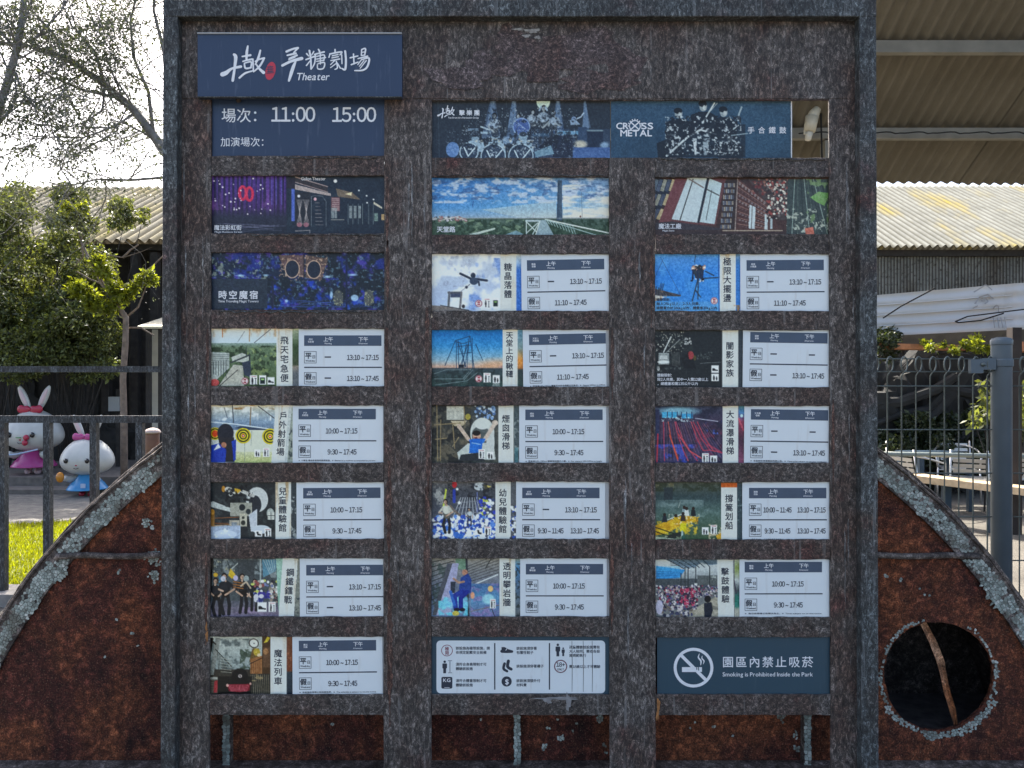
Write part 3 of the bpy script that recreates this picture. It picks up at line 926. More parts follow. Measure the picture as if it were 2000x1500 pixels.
        if kind == 'sock':
            self.poly([(x0 + w * .2, y0 + h * .25), (x0 + w * .45, y0 + h * .2), (x0 + w * .5, y0 + h * .55), (x0 + w * .85, y0 + h * .65), (x0 + w * .8, y0 + h * .85), (x0 + w * .35, y0 + h * .8)], k)
    def strip(self, x0, x1, y0, y1, slant=0.0, rust=0.4):
        """cream title strip of the print, with stains from above"""
        xs = (self.X - slant * (self.Y - y0))
        m = ((xs >= x0) & (xs <= x1) & (self.Y >= y0) & (self.Y <= y1)).astype(float)
        self.blend(m, (208, 211, 209))
        g = self.nz((x1 - x0) * .25, 3, 1, 12)
        self.blend(m * np.clip((g - .55) / .2, 0, 1) * np.clip(1 - (self.Y - y0) / (y1 - y0) * 0.8, 0, 1), (176, 150, 112), rust)
    def build(self, name, fr, parent, lift=0.0004):
        g1 = (self.nz(3.0 * self.s, 2) - .5) * 40 + (self.rs.rand(*self.X.shape) - .5) * 34
        sat = self.a.mean(-1, keepdims=True)
        lum = np.clip(sat / 128, .4, 1.1)
        self.a = sat + (self.a - sat) * .92 + g1[..., None] * lum * (1 - .8 * np.clip((sat - 185) / 20, 0, 1))
        self.a = np.clip(118 + (self.a - 122) * 1.24, 6, 246)
        a = self.a.reshape(self.ny // 2, 2, self.nx // 2, 2, 3).mean((1, 3))
        ny, nx = a.shape[:2]
        x0, y0, x1, y1 = self.r
        gx = np.linspace(x0, x1, nx + 1); gy = np.linspace(y0, y1, ny + 1)
        GX, GY = np.meshgrid(gx, gy)
        dx, dy = GX - fr.p[0], GY - fr.p[1]
        U = fr.p[0] + dx * fr.c - dy * fr.s; W = fr.p[1] + dx * fr.s + dy * fr.c
        d = fr.d - lift
        V = np.stack([(U - 1000) * d / F, np.full_like(U, d - D0), EYE - (W - 750) * d / F], -1).reshape(-1, 3)
        i = np.arange(ny)[:, None] * (nx + 1) + np.arange(nx)[None, :]
        Fc = np.stack([i, i + nx + 1, i + nx + 2, i + 1], -1).reshape(-1, 4)
        o = np_mesh(name, V, Fc, M_PRINT, parent)
        col = np.ones((len(Fc) * 4, 4), np.float32)
        # smooth between cells: corner colour = mean of the cells round it
        pad = np.pad(a, ((1, 1), (1, 1), (0, 0)), mode='edge')
        cor = (pad[:-1, :-1] + pad[1:, :-1] + pad[:-1, 1:] + pad[1:, 1:]) / 4
        shp = a - (cor[:-1, :-1] + cor[1:, :-1] + cor[:-1, 1:] + cor[1:, 1:]) / 4     # keep the cell mean
        cor = cor.reshape(-1, 3)
        c4 = cor[Fc] + 0.8 * shp.reshape(-1, 1, 3)
        col[:, :3] = (lin(np.clip(c4, 4, 245)) * np.array([1.10, 1.10, .95])).reshape(-1, 3)
        at = o.data.color_attributes.new('print', 'FLOAT_COLOR', 'CORNER')
        at.data.foreach_set('color', col.ravel())
        return o

CARD_D = D0 + 0.016      # photo cards sit back in the slots
SCH_D = D0 + 0.0105      # timetable slips slide in front of them

def slab(name, fr, x0, y0, x1, y1, th, mat, parent=None, label=None, cat=None, group=None):
    q = [fr(x0, y0), fr(x1, y0), fr(x1, y1), fr(x0, y1)]
    b = [p + Vector((0, th, 0)) for p in q]
    mb = MB().add(q + b, [(0, 3, 2, 1), (4, 5, 6, 7), (0, 1, 5, 4), (1, 2, 6, 5), (2, 3, 7, 6), (3, 0, 4, 7)])
    c = (q[2] + q[3]) / 2
    if parent is None:
        o = mb.build(name, mat, None, loc=c); tag(o, label, cat, group); return o
    return mb.build(name, mat, parent)

def photo_card(slot, cv, title, tx, ty, pitch, size, label, slant=0.0, tilt=0.0):
    x0, y0, x1, y1 = slot
    fr = Frame2(CARD_D, ((x0 + x1) / 2, (y0 + y1) / 2), tilt)
    o = slab('photo_card', fr, x0 - 3, y0 - 3, x1 + 3, y1 + 3, 0.003, M_EDGE, None, label, 'photo card', 'photo cards in the slots of the sign board')
    cv.build('printed_picture', fr, o)
    mb = MB()
    for i, ch in enumerate(title):
        text(mb, fr, ch, tx - size / 2 + slant * i * pitch, ty + i * pitch + size * 0.84, size, bold=0.012)
    if title: mb.build('title_lettering', M_INK, o)
    return o, fr

def time_slip(x0, x1, y0, y1, bx, by, tilt, am1, pm1, am2, pm2, label, note=None, tiny=('', ''), bw=151):
    """timetable slip: navy header band, two boxed day signs, times and a rule"""
    fr = Frame2(SCH_D, (bx, by), math.radians(tilt))
    fs = Frame2(SCH_D, (bx, by), math.radians(tilt) * 0.5)
    o = slab('timetable_slip', fs, x0, y0 - 4, x1, y1 + 4, 0.0028, M_WHITE, None, label, 'timetable slip', 'timetable slips in the slots of the sign board')
    rect(MB(), fr, bx, by, min(bx + bw, x1 - 0.5), by + 20.5).build('header_band', M_BAND, o)
    mb = MB()
    text(mb, fr, '上午', bx + 37.5, by + 11.2, 9.6, 0.01, lift=0.001); text(mb, fr, '下午', bx + 106, by + 11.2, 9.6, 0.01, lift=0.001)
    text(mb, fr, 'Morning', bx + 40, by + 17.2, 4.2, 0.008, lift=0.001); text(mb, fr, 'Afternoon', bx + 106, by + 17.2, 4.2, 0.008, lift=0.001, width=18)
    for i, t in enumerate(tiny):
        text(mb, fr, t, bx + 13 - 2.0 * len(t), by + 9.4 + i * 4.6, 4.0, 0.01, lift=0.001)
    mb.build('header_lettering', M_INKW, o)
    for v, big, word in ((31, '平', 'Weekday'), (72, '假', 'Weekend')):
        y = by + v; mb = MB()
        for a in ((0, 0, 24, .9), (0, 22.6, 24, 23.5), (0, .9, .9, 22.6), (23.1, .9, 24, 22.6)): rect(mb, fr, bx + a[0], y + a[1], bx + a[2], y + a[3])
        text(mb, fr, big, bx + 1.6, y + 13.6, 13.2, 0.02); text(mb, fr, '日', bx + 15.3, y + 13.6, 7.2, 0.012)
        text(mb, fr, word, bx + 2.6, y + 20.2, 4.6, 0.016, width=19)
        mb.build('weekday_sign' if v == 31 else 'weekend_sign', M_INK, o)
    mb = MB()
    rect(mb, fr, bx, by + 61.3, min(bx + bw + 1, x1 - .3), by + 63.6)
    for v, am, pm in ((43.5, am1, pm1), (84.5, am2, pm2)):
        y = by + v + 4.0
        def rng(s, xc):
            w = len(s.replace(' ', '')) / 11.0 * (55 if am and am != '-' else 62)
            text(mb, fr, s, xc, y + .5, 13.2, 0.014, width=w, align='c')
        if am == '-': rect(mb, fr, bx + 40, by + v - 2.4, bx + 52.5, by + v + 0.2)
        elif am and pm: rng(am, bx + 55.5)
        if pm == '-': rect(mb, fr, bx + 115, by + v - 1.6, bx + 127, by + v + 1.0)
        elif pm and am: rng(pm, bx + 114.5 if am == '-' else bx + 122)
        elif pm: rng(pm, bx + (84 if pm.startswith('1') else 85))
    mb.build('time_lettering', M_INK, o)
    if note:
        mb = MB(); text(mb, fr, note, bx, by + 102.2, 3.6, 0.012, width=min(150, x1 - bx - 3)); mb.build('note_lettering', M_INK, o)
    return o
# ------------------------------------------------------------------ cards: column 1 (left)
def slot(col, row, x1=None):
    ro = (RO1, RO2, RO3)[col][row]; x0, xx = CX[col]
    return (x0 - 5, ro[0] - 2, (x1 or xx) + 5, ro[1] + 2)
A, B, PM15, PM45 = '10:00 ~ 17:15', '9:30 ~ 17:45', '13:10 ~ 17:15', '13:10 ~ 17:45'

# C1 R1 rainbow street at night (full width)
s = slot(0, 1); cv = Cv(*s, bg=(48, 56, 72), view=(380, 330, 5), seed=11)
cv.grad([(60, (58, 50, 92)), (350, (66, 52, 88)), (470, (60, 62, 80)), (640, (52, 58, 70))], x1=940)
for x in range(170, 900, 44):
    cv.grad([(60, (104, 72, 168)), (380, (92, 66, 130)), (470, (60, 62, 82))], x, 60, x + cv.rs.uniform(14, 34), 480, al=.75)
cv.mott((150, 96, 176), 60, .55, .75, .5, (170, 60, 760, 400), ay=3)
cv.rect(900, 60, 1900, 640, (50, 60, 74)); cv.mott((66, 78, 90), 90, .5, .8, .5, (900, 60, 1900, 640))
for (x, y) in ((470, 235), (535, 245)): cv.ell(x, y, 46, 76, (205, 62, 96)); cv.ell(x + 2, y, 17, 50, (90, 58, 110))
for i in range(34): cv.ell(cv.rs.uniform(180, 745), cv.rs.uniform(90, 450), *(lambda q: (q, q))(cv.rs.uniform(4, 9)), (225, 215, 235))
for x in (755, 800, 850): cv.line([(x, 110), (x, 350)], 4, (110, 120, 200))
cv.rect(945, 195, 978, 510, (92, 112, 190)); cv.rect(900, 90, 985, 190, (58, 54, 66))
cv.poly([(985, 75), (1300, 170), (1300, 225), (985, 130)], (70, 66, 70)); cv.line([(985, 78), (1300, 172)], 8, (178, 158, 156)); cv.line([(985, 130), (1300, 226)], 8, (168, 148, 146))
cv.poly([(980, 150), (1330, 240), (1330, 264), (980, 200)], (172, 158, 156))
cv.rect(985, 230, 1130, 560, (58, 60, 68))
for x0 in (1000, 1065):
    for k in range(5): cv.line([(x0 + k * 13, 300), (x0 + 52 - k * 13, 540)], 4, (176, 166, 166))
    cv.ell(x0 + 25, 545, 26, 22, (158, 112, 124))
cv.line([(1140, 560), (1140, 270), (1175, 260), (1250, 265), (1285, 320), (1285, 560)], 6, (110, 116, 124))
for k in range(7): cv.line([(1180, 330 + k * 36), (1220 + 6 * k, 330 + k * 36)], 5, (150, 140, 142))
cv.ell(1178, 295, 14, 16, (220, 170, 180)); cv.ell(1375, 118, 17, 17, (226, 226, 232)); cv.ell(1018, 265, 14, 14, (214, 214, 224))
cv.poly([(1380, 190), (1540, 230), (1620, 300), (1400, 270)], (120, 108, 96)); cv.poly([(1470, 245), (1540, 225), (1530, 260)], (226, 206, 170))
cv.rect(1335, 275, 1418, 412, (128, 96, 100)); [cv.line([(1345, 292 + 18 * k), (1408, 292 + 18 * k)], 6, (196, 176, 178)) for k in range(7)]
for x in (1335, 1365, 1510, 1555, 1600): cv.rect(x, 380 if x < 1400 else 360, x + 26, 480, (150, 158, 160), .8)
cv.line([(1335, 496), (1460, 496)], 6, (176, 170, 160))
for x in (1500, 1545, 1600, 1640, 1700, 1745): cv.line([(x, 340), (x, 540)], 5, (120, 130, 134))
cv.poly([(1750, 320), (1830, 370), (1830, 390), (1750, 345)], (190, 184, 170)); cv.rect(1755, 430, 1790, 510, (120, 140, 136)); cv.rect(1825, 440, 1855, 500, (186, 160, 120))
for (x, y) in ((1605, 210), (1680, 262), (1748, 298), (1685, 330)): cv.ell(x, y, 8, 8, (220, 222, 226))
for k in range(16): cv.line([(cv.rs.uniform(190, 500), cv.rs.uniform(520, 620)), (cv.rs.uniform(600, 900), cv.rs.uniform(540, 600))], 4, (112, 112, 136), .6)
cv.line([(985, 606), (1125, 598), (1125, 630)], 6, (170, 160, 160))
o, fr = photo_card(s, cv, '', 0, 0, 1, 1, 'night street picture card with purple curtain and pink mask, above the blue cavern picture')
mb = MB(); text(mb, fr, '魔法彩虹街', 418, 448.5, 10.8, 0.01, lift=.001); text(mb, fr, 'Magic Rainbow Street', 419, 454.5, 4.6, .008, width=54, lift=.001)
text(mb, fr, 'Gallon Theater', 588, 352, 9, 0.01, width=48, lift=.001); mb.build('caption_lettering', M_INKW, o)

# C1 R2 blue cavern
s = slot(0, 2); cv = Cv(*s, bg=(46, 58, 80), view=(390, 460, 4.84), seed=12)
cv.mott((52, 66, 150), 90, .42, .62, .85, (300, 150, 1800, 420)); cv.mott((48, 80, 190), 70, .5, .68, .9, (620, 430, 1760, 700)); cv.mott((88, 74, 170), 50, .56, .72, .8)
cv.mott((44, 54, 64), 90, .44, .58, .95); cv.mott((120, 150, 170), 22, .62, .75, .6); cv.mott((150, 160, 150), 30, .6, .7, .8, (110, 220, 420, 400)); cv.mott((150, 160, 150), 30, .6, .7, .7, (470, 240, 640, 420))
cv.rect(100, 410, 640, 690, (58, 68, 82), .93)
cv.poly([(745, 185), (985, 185), (985, 400), (800, 330)], (112, 90, 86), .9); cv.poly([(1000, 185), (1215, 220), (1150, 420), (1000, 400)], (110, 92, 86), .9)
cv.mott((190, 160, 140), 16, .6, .7, .8, (750, 180, 1210, 430))
for x, y in ((875, 315), (1080, 322)): cv.ell(x, y, 70, 88, (200, 170, 150)); cv.ell(x, y, 62, 80, (52, 60, 76))
cv.line([(985, 180), (985, 400)], 12, (70, 62, 66))
for x, y, w, h in ((385, 378, 34, 8), (625, 375, 24, 8), (1445, 372, 40, 9), (820, 618, 14, 12), (1465, 590, 36, 30), (1245, 560, 14, 36), (1210, 390, 30, 10)): cv.ell(x, y, w, h, (176, 210, 240), .85, soft=10)
for k in range(20): cv.line([(cv.rs.uniform(640, 1750), cv.rs.uniform(600, 690))] * 1 + [(cv.rs.uniform(640, 1750), cv.rs.uniform(600, 690))], 3, (80, 110, 200), .5)
for x in (1310, 1600): cv.ell(x, 590, 46, 78, (92, 96, 98)); cv.mott((190, 190, 150), 14, .58, .7, .7, (x - 46, 520, x + 46, 670))
cv.rect(680, 430, 700, 690, (50, 56, 80)); cv.rect(1380, 180, 1396, 690, (44, 54, 84))
o, fr = photo_card(s, cv, '', 0, 0, 1, 1, 'picture card of a blue lit cavern with two dark round openings')
mb = MB()
for i, ch in enumerate('時空魔宿'): text(mb, fr, ch, 426 + i * 20.3, 582.5, 17.5, 0.012, lift=.001)
text(mb, fr, 'Time Traveling Magic Towers', 426, 590.5, 6.6, .01, width=79, lift=.001); mb.build('caption_lettering', M_INKW, o)

# C1 R3
s = slot(0, 3, 590); cv = Cv(*s, bg=(200, 212, 218), view=(390, 460, 4.84), seed=13)
cv.grad([(870, (205, 208, 204)), (1010, (196, 212, 222))]); cv.mott((180, 130, 70), 60, .6, .8, .5, (100, 870, 940, 960), ay=3)
cv.line([(470, 880), (470, 1000)], 6, (170, 120, 70)); cv.line([(215, 880), (215, 960)], 8, (180, 120, 70)); cv.line([(515, 1015), (670, 885)], 5, (60, 66, 70)); cv.line([(360, 1005), (425, 905)], 4, (110, 116, 120))
cv.grad([(1010, (150, 170, 170)), (1060, (110, 130, 105)), (1420, (88, 108, 74))], 100, 1015, 930, 1430)
cv.mott((52, 66, 48), 40, .45, .6, .8, (100, 1040, 930, 1430)); cv.mott((150, 166, 110), 30, .58, .7, .7, (450, 1040, 730, 1400))
cv.poly([(100, 1100), (280, 1110), (280, 1250), (100, 1420)], (172, 180, 178)); cv.poly([(300, 1150), (400, 1110), (480, 1140), (450, 1200), (310, 1190)], (186, 190, 184)); cv.poly([(320, 1220), (410, 1230), (420, 1420), (180, 1420)], (178, 178, 168))
for k in range(7): cv.line([(105 + k * 24, 1200 - k * 4), (105 + k * 24, 1300 + k * 8)], 5, (70, 78, 80))
for k in range(6): cv.line([(110, 1130 + 18 * k), (275, 1125 + 20 * k)], 5, (110, 118, 116))
cv.line([(300, 1200), (470, 1130), (480, 1300)], 14, (66, 74, 78)); cv.poly([(400, 1200), (480, 1180), (480, 1340), (420, 1320)], (64, 72, 90)); cv.line([(190, 1420), (360, 1270)], 7, (60, 60, 60)); cv.ell(140, 1390, 44, 34, (200, 92, 92))
cv.line([(440, 1060), (440, 1150)], 8, (70, 80, 80))
for b, k in (((395, 1340, 462, 1410), 'limit'), ((475, 1320, 545, 1410), 'height'), ((562, 1320, 628, 1410), 'weight'), ((640, 1340, 706, 1410), 'shoe')): cv.icon(*b, k)
cv.strip(727, 876, 870, 1425, rust=.6); cv.grad([(870, (180, 190, 170)), (1050, (70, 90, 60)), (1220, (80, 90, 70)), (1240, (150, 140, 130)), (1300, (105, 110, 116))], 878, 870, 945, 1430)
photo_card(s[:2] + slot(0, 3)[2:], cv, '飛天宅急便', 555.5, 657, 18.4, 16.6, 'photo card with rooftop walkway, green hill and rust runs under a pale sky')
time_slip(583.5, 751, 642, 754, 594, 655, 0, '-', PM15, '-', PM45, 'timetable slip right of the rooftop and green hill photo card', tiny=('飛天', '宅急便'))

# C1 R4 archery
s = slot(0, 4, 580); cv = Cv(*s, bg=(190, 196, 196), view=(390, 770, 5), seed=14)
cv.grad([(100, (205, 200, 180)), (260, (140, 162, 184)), (340, (110, 130, 156))], 80, 90, 735, 350); cv.mott((226, 230, 232), 50, .5, .7, .8, (100, 120, 700, 260))
cv.mott((150, 104, 48), 50, .55, .75, .7, (100, 90, 740, 150), ax=2); cv.line([(500, 130), (490, 330)], 10, (130, 110, 80)); cv.line([(320, 110), (330, 280)], 8, (60, 66, 74)); cv.line([(570, 115), (730, 235)], 7, (60, 60, 64)); cv.line([(270, 230), (240, 130)], 4, (40, 48, 60))
cv.line([(100, 270), (330, 290), (730, 345)], 10, (210, 220, 230)); cv.poly([(400, 310), (730, 350), (730, 420), (340, 330)], (64, 78, 100))
cv.rect(340, 350, 735, 570, (206, 210, 196)); cv.grad([(560, (196, 200, 170)), (665, (190, 196, 130))], 340, 560, 735, 670)
cv.line([(440, 480), (440, 660)], 4, (140, 150, 140)); cv.line([(510, 360), (500, 500)], 4, (150, 156, 150))
for x, y, r, red in ((150, 385, 62, 1), (425, 405, 76, 0), (688, 412, 78, 0)):
    for q, c in ((1, (206, 190, 44)), (.82, (52, 54, 40)), (.66, (214, 198, 48)), (.48, (60, 58, 40)), (.34, (216, 200, 60)), (.2, (190, 50, 50))): cv.ell(x, y, r * q, r * q, c)
    cv.ell(x, y, r * .09, r * .09, (240, 236, 230))
    if red: cv.ell(x, y, 30, 34, (214, 80, 30))
cv.ell(252, 380, 80, 92, (46, 50, 62)); cv.poly([(180, 420), (335, 420), (340, 660), (250, 660), (190, 480)], (52, 52, 60)); cv.poly([(100, 500), (190, 480), (260, 540), (250, 665), (100, 665)], (40, 72, 176)); cv.poly([(310, 460), (356, 440), (352, 640), (330, 660), (320, 520)], (40, 72, 176)); cv.poly([(135, 550), (180, 480), (205, 520)], (220, 226, 230)); cv.ell(236, 495, 26, 28, (172, 122, 100))
cv.icon(535, 540, 592, 610, 'pair'); cv.icon(618, 525, 682, 610, 'height')
cv.strip(742, 872, 95, 670, slant=-.075, rust=.5); cv.poly([(905, 100), (905, 670), (856, 670), (874, 400)], (150, 158, 150)); cv.mott((70, 80, 84), 30, .5, .62, .8, (868, 330, 905, 640))
photo_card(s[:2] + slot(0, 4)[2:], cv, '戶外射箭場', 553.5, 804.5, 17.6, 16.2, 'photo card of an archer facing yellow ring targets', slant=-.085)
time_slip(572, 748.5, 792, 904, 583, 798.5, 0, '', A, '', B, 'timetable slip right of the archery target photo card', '※ 小學生 需由家長陪同使用設施，※ Elementary students accompanied by parents', ('戶外', '射箭場'))

# C1 R5 children's hall
s = slot(0, 5, 586); cv = Cv(*s, bg=(52, 58, 62), view=(390, 770, 5), seed=15)
cv.mott((80, 86, 88), 40, .5, .7, .6); cv.grad([(1240, (150, 160, 170)), (1420, (196, 204, 210))], 90, 1280, 400, 1420)
cv.ell(560, 1030, 108, 122, (196, 200, 200)); cv.ell(540, 1080, 62, 92, (56, 62, 70)); cv.poly([(95, 1060), (130, 1045), (400, 1150), (300, 1150), (110, 1100)], (186, 192, 190)); cv.line([(300, 980), (420, 950), (520, 990)], 34, (190, 190, 186))
cv.poly([(340, 915), (410, 935), (350, 985)], (210, 170, 60)); cv.ell(232, 925, 18, 30, (190, 140, 60)); cv.ell(280, 930, 36, 26, (200, 200, 196)); cv.mott((30, 34, 38), 24, .56, .66, .9, (250, 880, 520, 1100))
cv.rect(300, 1060, 510, 1190, (160, 160, 150)); cv.ell(415, 1105, 30, 32, (46, 54, 60)); cv.ell(475, 1145, 24, 26, (60, 68, 72)); cv.rect(390, 1165, 460, 1290, (186, 182, 166)); cv.ell(425, 1255, 22, 24, (60, 64, 60)); cv.ell(425, 1205, 14, 14, (70, 74, 70))
cv.poly([(480, 1180), (560, 1120), (560, 1300), (600, 1340), (500, 1340)], (190, 196, 206)); cv.ell(600, 1320, 90, 42, (196, 204, 214)); cv.ell(690, 1160, 36, 46, (170, 176, 172)); cv.rect(665, 1150, 730, 1225, (196, 198, 192)); cv.line([(697, 1150), (697, 1225)], 5, (70, 80, 80)); cv.line([(665, 1185), (730, 1185)], 5, (70, 80, 80))
cv.rect(105, 1160, 145, 1290, (150, 112, 62)); cv.ell(120, 1150, 26, 28, (190, 140, 62)); cv.line([(150, 1210), (380, 1200)], 8, (140, 92, 60)); cv.line([(150, 1260), (280, 1262)], 8, (140, 92, 60)); cv.line([(110, 1285), (380, 1265)], 8, (166, 128, 90)); cv.rect(290, 1230, 385, 1330, (176, 170, 158)); cv.rect(310, 1250, 365, 1320, (140, 150, 160))
cv.poly([(100, 1300), (400, 1280), (400, 1418), (100, 1418)], (168, 182, 204)); cv.ell(250, 1370, 110, 46, (196, 208, 226)); cv.mott((230, 236, 240), 40, .58, .75, .7, (100, 1300, 400, 1420))
cv.icon(540, 1330, 612, 1390, 'sock'); cv.icon(634, 1310, 698, 1390, 'height')
cv.strip(738, 893, 855, 1425, rust=.8); cv.rect(894, 855, 960, 1425, (70, 78, 84)); cv.mott((170, 176, 176), 40, .55, .66, .8, (894, 1000, 960, 1425))
photo_card(s[:2] + slot(0, 5)[2:], cv, '兒童體驗館', 552, 952, 17.8, 16.4, 'photo card of white play slides in a dark hall, below the archery card')
time_slip(579, 751, 941, 1052, 592, 953.2, -.4, '', A, '', B, 'timetable slip right of the white play slide photo card', tiny=('兒童', '體驗館'))

# C1 R6 laser
s = slot(0, 6, 592); cv = Cv(*s, bg=(84, 92, 96), view=(390, 1070, 4.84), seed=16)
cv.mott((150, 158, 160), 40, .5, .66, .7, (90, 100, 750, 250)); cv.poly([(590, 110), (720, 110), (720, 220), (600, 280)], (96, 140, 160)); [cv.line([(600 + 25 * k, 110), (680 + 10 * k, 280)], 5, (180, 190, 190)) for k in range(5)]; cv.line([(575, 110), (575, 330)], 14, (170, 180, 180)); [cv.line([(160 + 50 * k, 120), (120 + 90 * k, 230)], 5, (60, 66, 62)) for k in range(6)]; cv.line([(300, 200), (400, 110)], 8, (186, 190, 186))
cv.rect(360, 110, 520, 300, (74, 80, 84)); cv.mott((180, 176, 150), 26, .58, .7, .8, (130, 110, 330, 230))
cv.grad([(500, (96, 100, 110)), (650, (130, 120, 140))], 90, 500, 750, 660); cv.mott((160, 140, 170), 50, .55, .7, .6, (90, 560, 750, 660), ax=3)
cv.mott((90, 140, 170), 24, .55, .66, .8, (130, 240, 230, 420))
for x, y, h in ((160, 640, 360), (245, 625, 390), (415, 610, 370), (510, 590, 300)): cv.person(x, y, h, (44, 48, 54), (40, 44, 50))
cv.ell(222, 292, 24, 26, (190, 190, 200)); cv.poly([(270, 260), (290, 195), (330, 240), (355, 290), (300, 290)], (206, 176, 60)); cv.ell(340, 285, 22, 26, (190, 180, 210)); cv.ell(150, 255, 22, 20, (210, 170, 60))
for y in (335, 360, 385): cv.line([(320, y - 15), (410, y)], 12, (150, 104, 62))
cv.line([(390, 360), (440, 320), (480, 380)], 16, (186, 170, 150)); cv.ell(440, 290, 26, 28, (150, 160, 160))
cv.dots(60, (500, 310, 740, 470), (7, 18), [(190, 180, 170), (60, 60, 70), (150, 90, 90), (190, 200, 110), (120, 130, 170), (220, 220, 220)]); cv.dots(22, (520, 430, 670, 510), (14, 26), [(70, 66, 150), (60, 70, 130), (200, 200, 210)]); cv.dots(26, (650, 380, 760, 520), (8, 18), [(70, 74, 78), (150, 140, 130), (190, 186, 180)])
cv.icon(546, 515, 634, 606, 'shoe'); cv.icon(652, 510, 718, 604, 'height'); cv.poly([(80, 200), (122, 200), (92, 650), (80, 650)], (18, 20, 20)); cv.rect(80, 90, 132, 205, (70, 68, 66))
cv.poly([(722, 100), (790, 100), (752, 655), (735, 420)], (150, 184, 170)); cv.strip(785, 930, 95, 660, slant=-.07, rust=.5); cv.poly([(930, 95), (960, 95), (960, 660), (895, 660)], (130, 134, 128)); cv.mott((60, 70, 80), 30, .5, .6, .8, (905, 450, 960, 660))
photo_card(s[:2] + slot(0, 6)[2:], cv, '鋼鐵鐳戰', 567, 1110.5, 17.8, 16.2, 'photo card of a group in dark clothes with feathered headgear under steel trusses', slant=-.085)
time_slip(585.5, 748.6, 1091, 1205, 598, 1103.5, -.2, '-', PM15, '-', PM45, 'timetable slip right of the dark clothed group photo card', tiny=('鋼鐵', '鐳戰'))

# C1 R7 train
s = slot(0, 7, 578); cv = Cv(*s, bg=(70, 66, 60), view=(390, 1070, 4.84), seed=17)
cv.grad([(840, (186, 190, 182)), (1130, (150, 160, 158))], 80, 840, 600, 1150); cv.mott((90, 100, 100), 60, .5, .66, .8, (100, 860, 480, 1150)); cv.mott((70, 84, 70), 30, .52, .62, .8, (380, 960, 500, 1150)); cv.poly([(75, 850), (130, 850), (75, 1200)], (50, 44, 36))
cv.poly([(150, 850), (200, 850), (130, 1200), (90, 1200)], (140, 142, 136)); cv.line([(85, 850), (150, 910)], 14, (60, 56, 50)); [cv.line([(170 + 14 * k, 970 + 26 * k), (180 + 16 * k, 1210)], 5, (70, 72, 66)) for k in range(8)]; cv.line([(150, 960), (300, 1120)], 8, (60, 60, 54)); [cv.line([(200, 1040 + 26 * k), (300, 1060 + 24 * k)], 5, (170, 170, 160)) for k in range(6)]
cv.ell(512, 902, 48, 44, (60, 54, 46), rot=.6); cv.ell(512, 902, 40, 36, (214, 214, 206), rot=.6); cv.ell(514, 903, 5, 5, (40, 40, 40)); cv.poly([(500, 950), (560, 950), (580, 1060), (470, 1070)], (120, 96, 60)); cv.ell(540, 985, 32, 34, (190, 166, 70)); cv.ell(560, 1015, 18, 16, (226, 200, 160))
cv.rect(590, 840, 670, 1390, (86, 66, 46)); cv.rect(600, 940, 665, 1130, (110, 84, 64)); cv.ell(625, 980, 24, 30, (170, 128, 90)); cv.poly([(605, 900), (640, 840), (668, 850), (640, 890)], (214, 190, 70))
cv.poly([(480, 1050), (590, 1020), (590, 1190), (480, 1190)], (156, 110, 72)); [cv.line([(490 + 20 * k, 1080), (490 + 20 * k, 1180)], 4, (110, 70, 46)) for k in range(5)]; cv.line([(470, 1100), (590, 1040)], 7, (60, 44, 36))
cv.rect(480, 1190, 665, 1390, (60, 60, 56)); [cv.line([(485 + 18 * k, 1200), (492 + 18 * k, 1390)], 4, (150, 140, 120)) for k in range(10)]; cv.mott((170, 150, 110), 30, .58, .7, .7, (480, 1180, 600, 1260))
cv.poly([(75, 1225), (280, 1215), (280, 1240), (75, 1260)], (170, 170, 160)); cv.rect(75, 1245, 170, 1390, (80, 74, 66)); [cv.line([(80, 1260 + 16 * k), (165, 1256 + 16 * k)], 5, (140, 132, 120)) for k in range(8)]; cv.poly([(140, 1260), (170, 1250), (165, 1370), (130, 1370)], (170, 64, 70))
cv.rect(170, 1215, 490, 1395, (40, 42, 40)); cv.ell(380, 1210, 76, 70, (34, 36, 38)); cv.rect(305, 1210, 455, 1300, (30, 32, 34)); cv.ell(382, 1212, 18, 16, (190, 176, 170)); cv.ell(382, 1212, 9, 8, (90, 80, 80)); cv.line([(360, 1150), (400, 1150)], 22, (40, 44, 42))
cv.poly([(258, 1290), (480, 1285), (470, 1350), (380, 1365), (275, 1355)], (120, 36, 48)); [cv.line([(270 + 15 * k, 1295), (300 + 11 * k, 1356)], 5, (214, 110, 124)) for k in range(14)]; cv.ell(262, 1300, 12, 14, (220, 170, 160)); cv.ell(480, 1285, 10, 12, (190, 150, 140))
cv.strip(668, 822, 840, 1395, rust=.25); cv.grad([(840, (120, 80, 60)), (1160, (120, 72, 52)), (1180, (60, 72, 82)), (1395, (48, 60, 72))], 822, 840, 880, 1400); cv.mott((170, 110, 80), 20, .56, .66, .7, (822, 950, 880, 1160))
photo_card(s[:2] + slot(0, 7)[2:], cv, '魔法列車', 543, 1268.5, 18, 16.4, 'photo card of a black steam engine with red cowcatcher under a round clock')
time_slip(571, 747, 1244, 1357, 583.5, 1251.5, -.6, '', A, '', B, 'timetable slip right of the steam engine photo card', '※ 本設施依現場公告時間為準，※ The schedule is subject to on-site notice', ('魔法', '列車'))

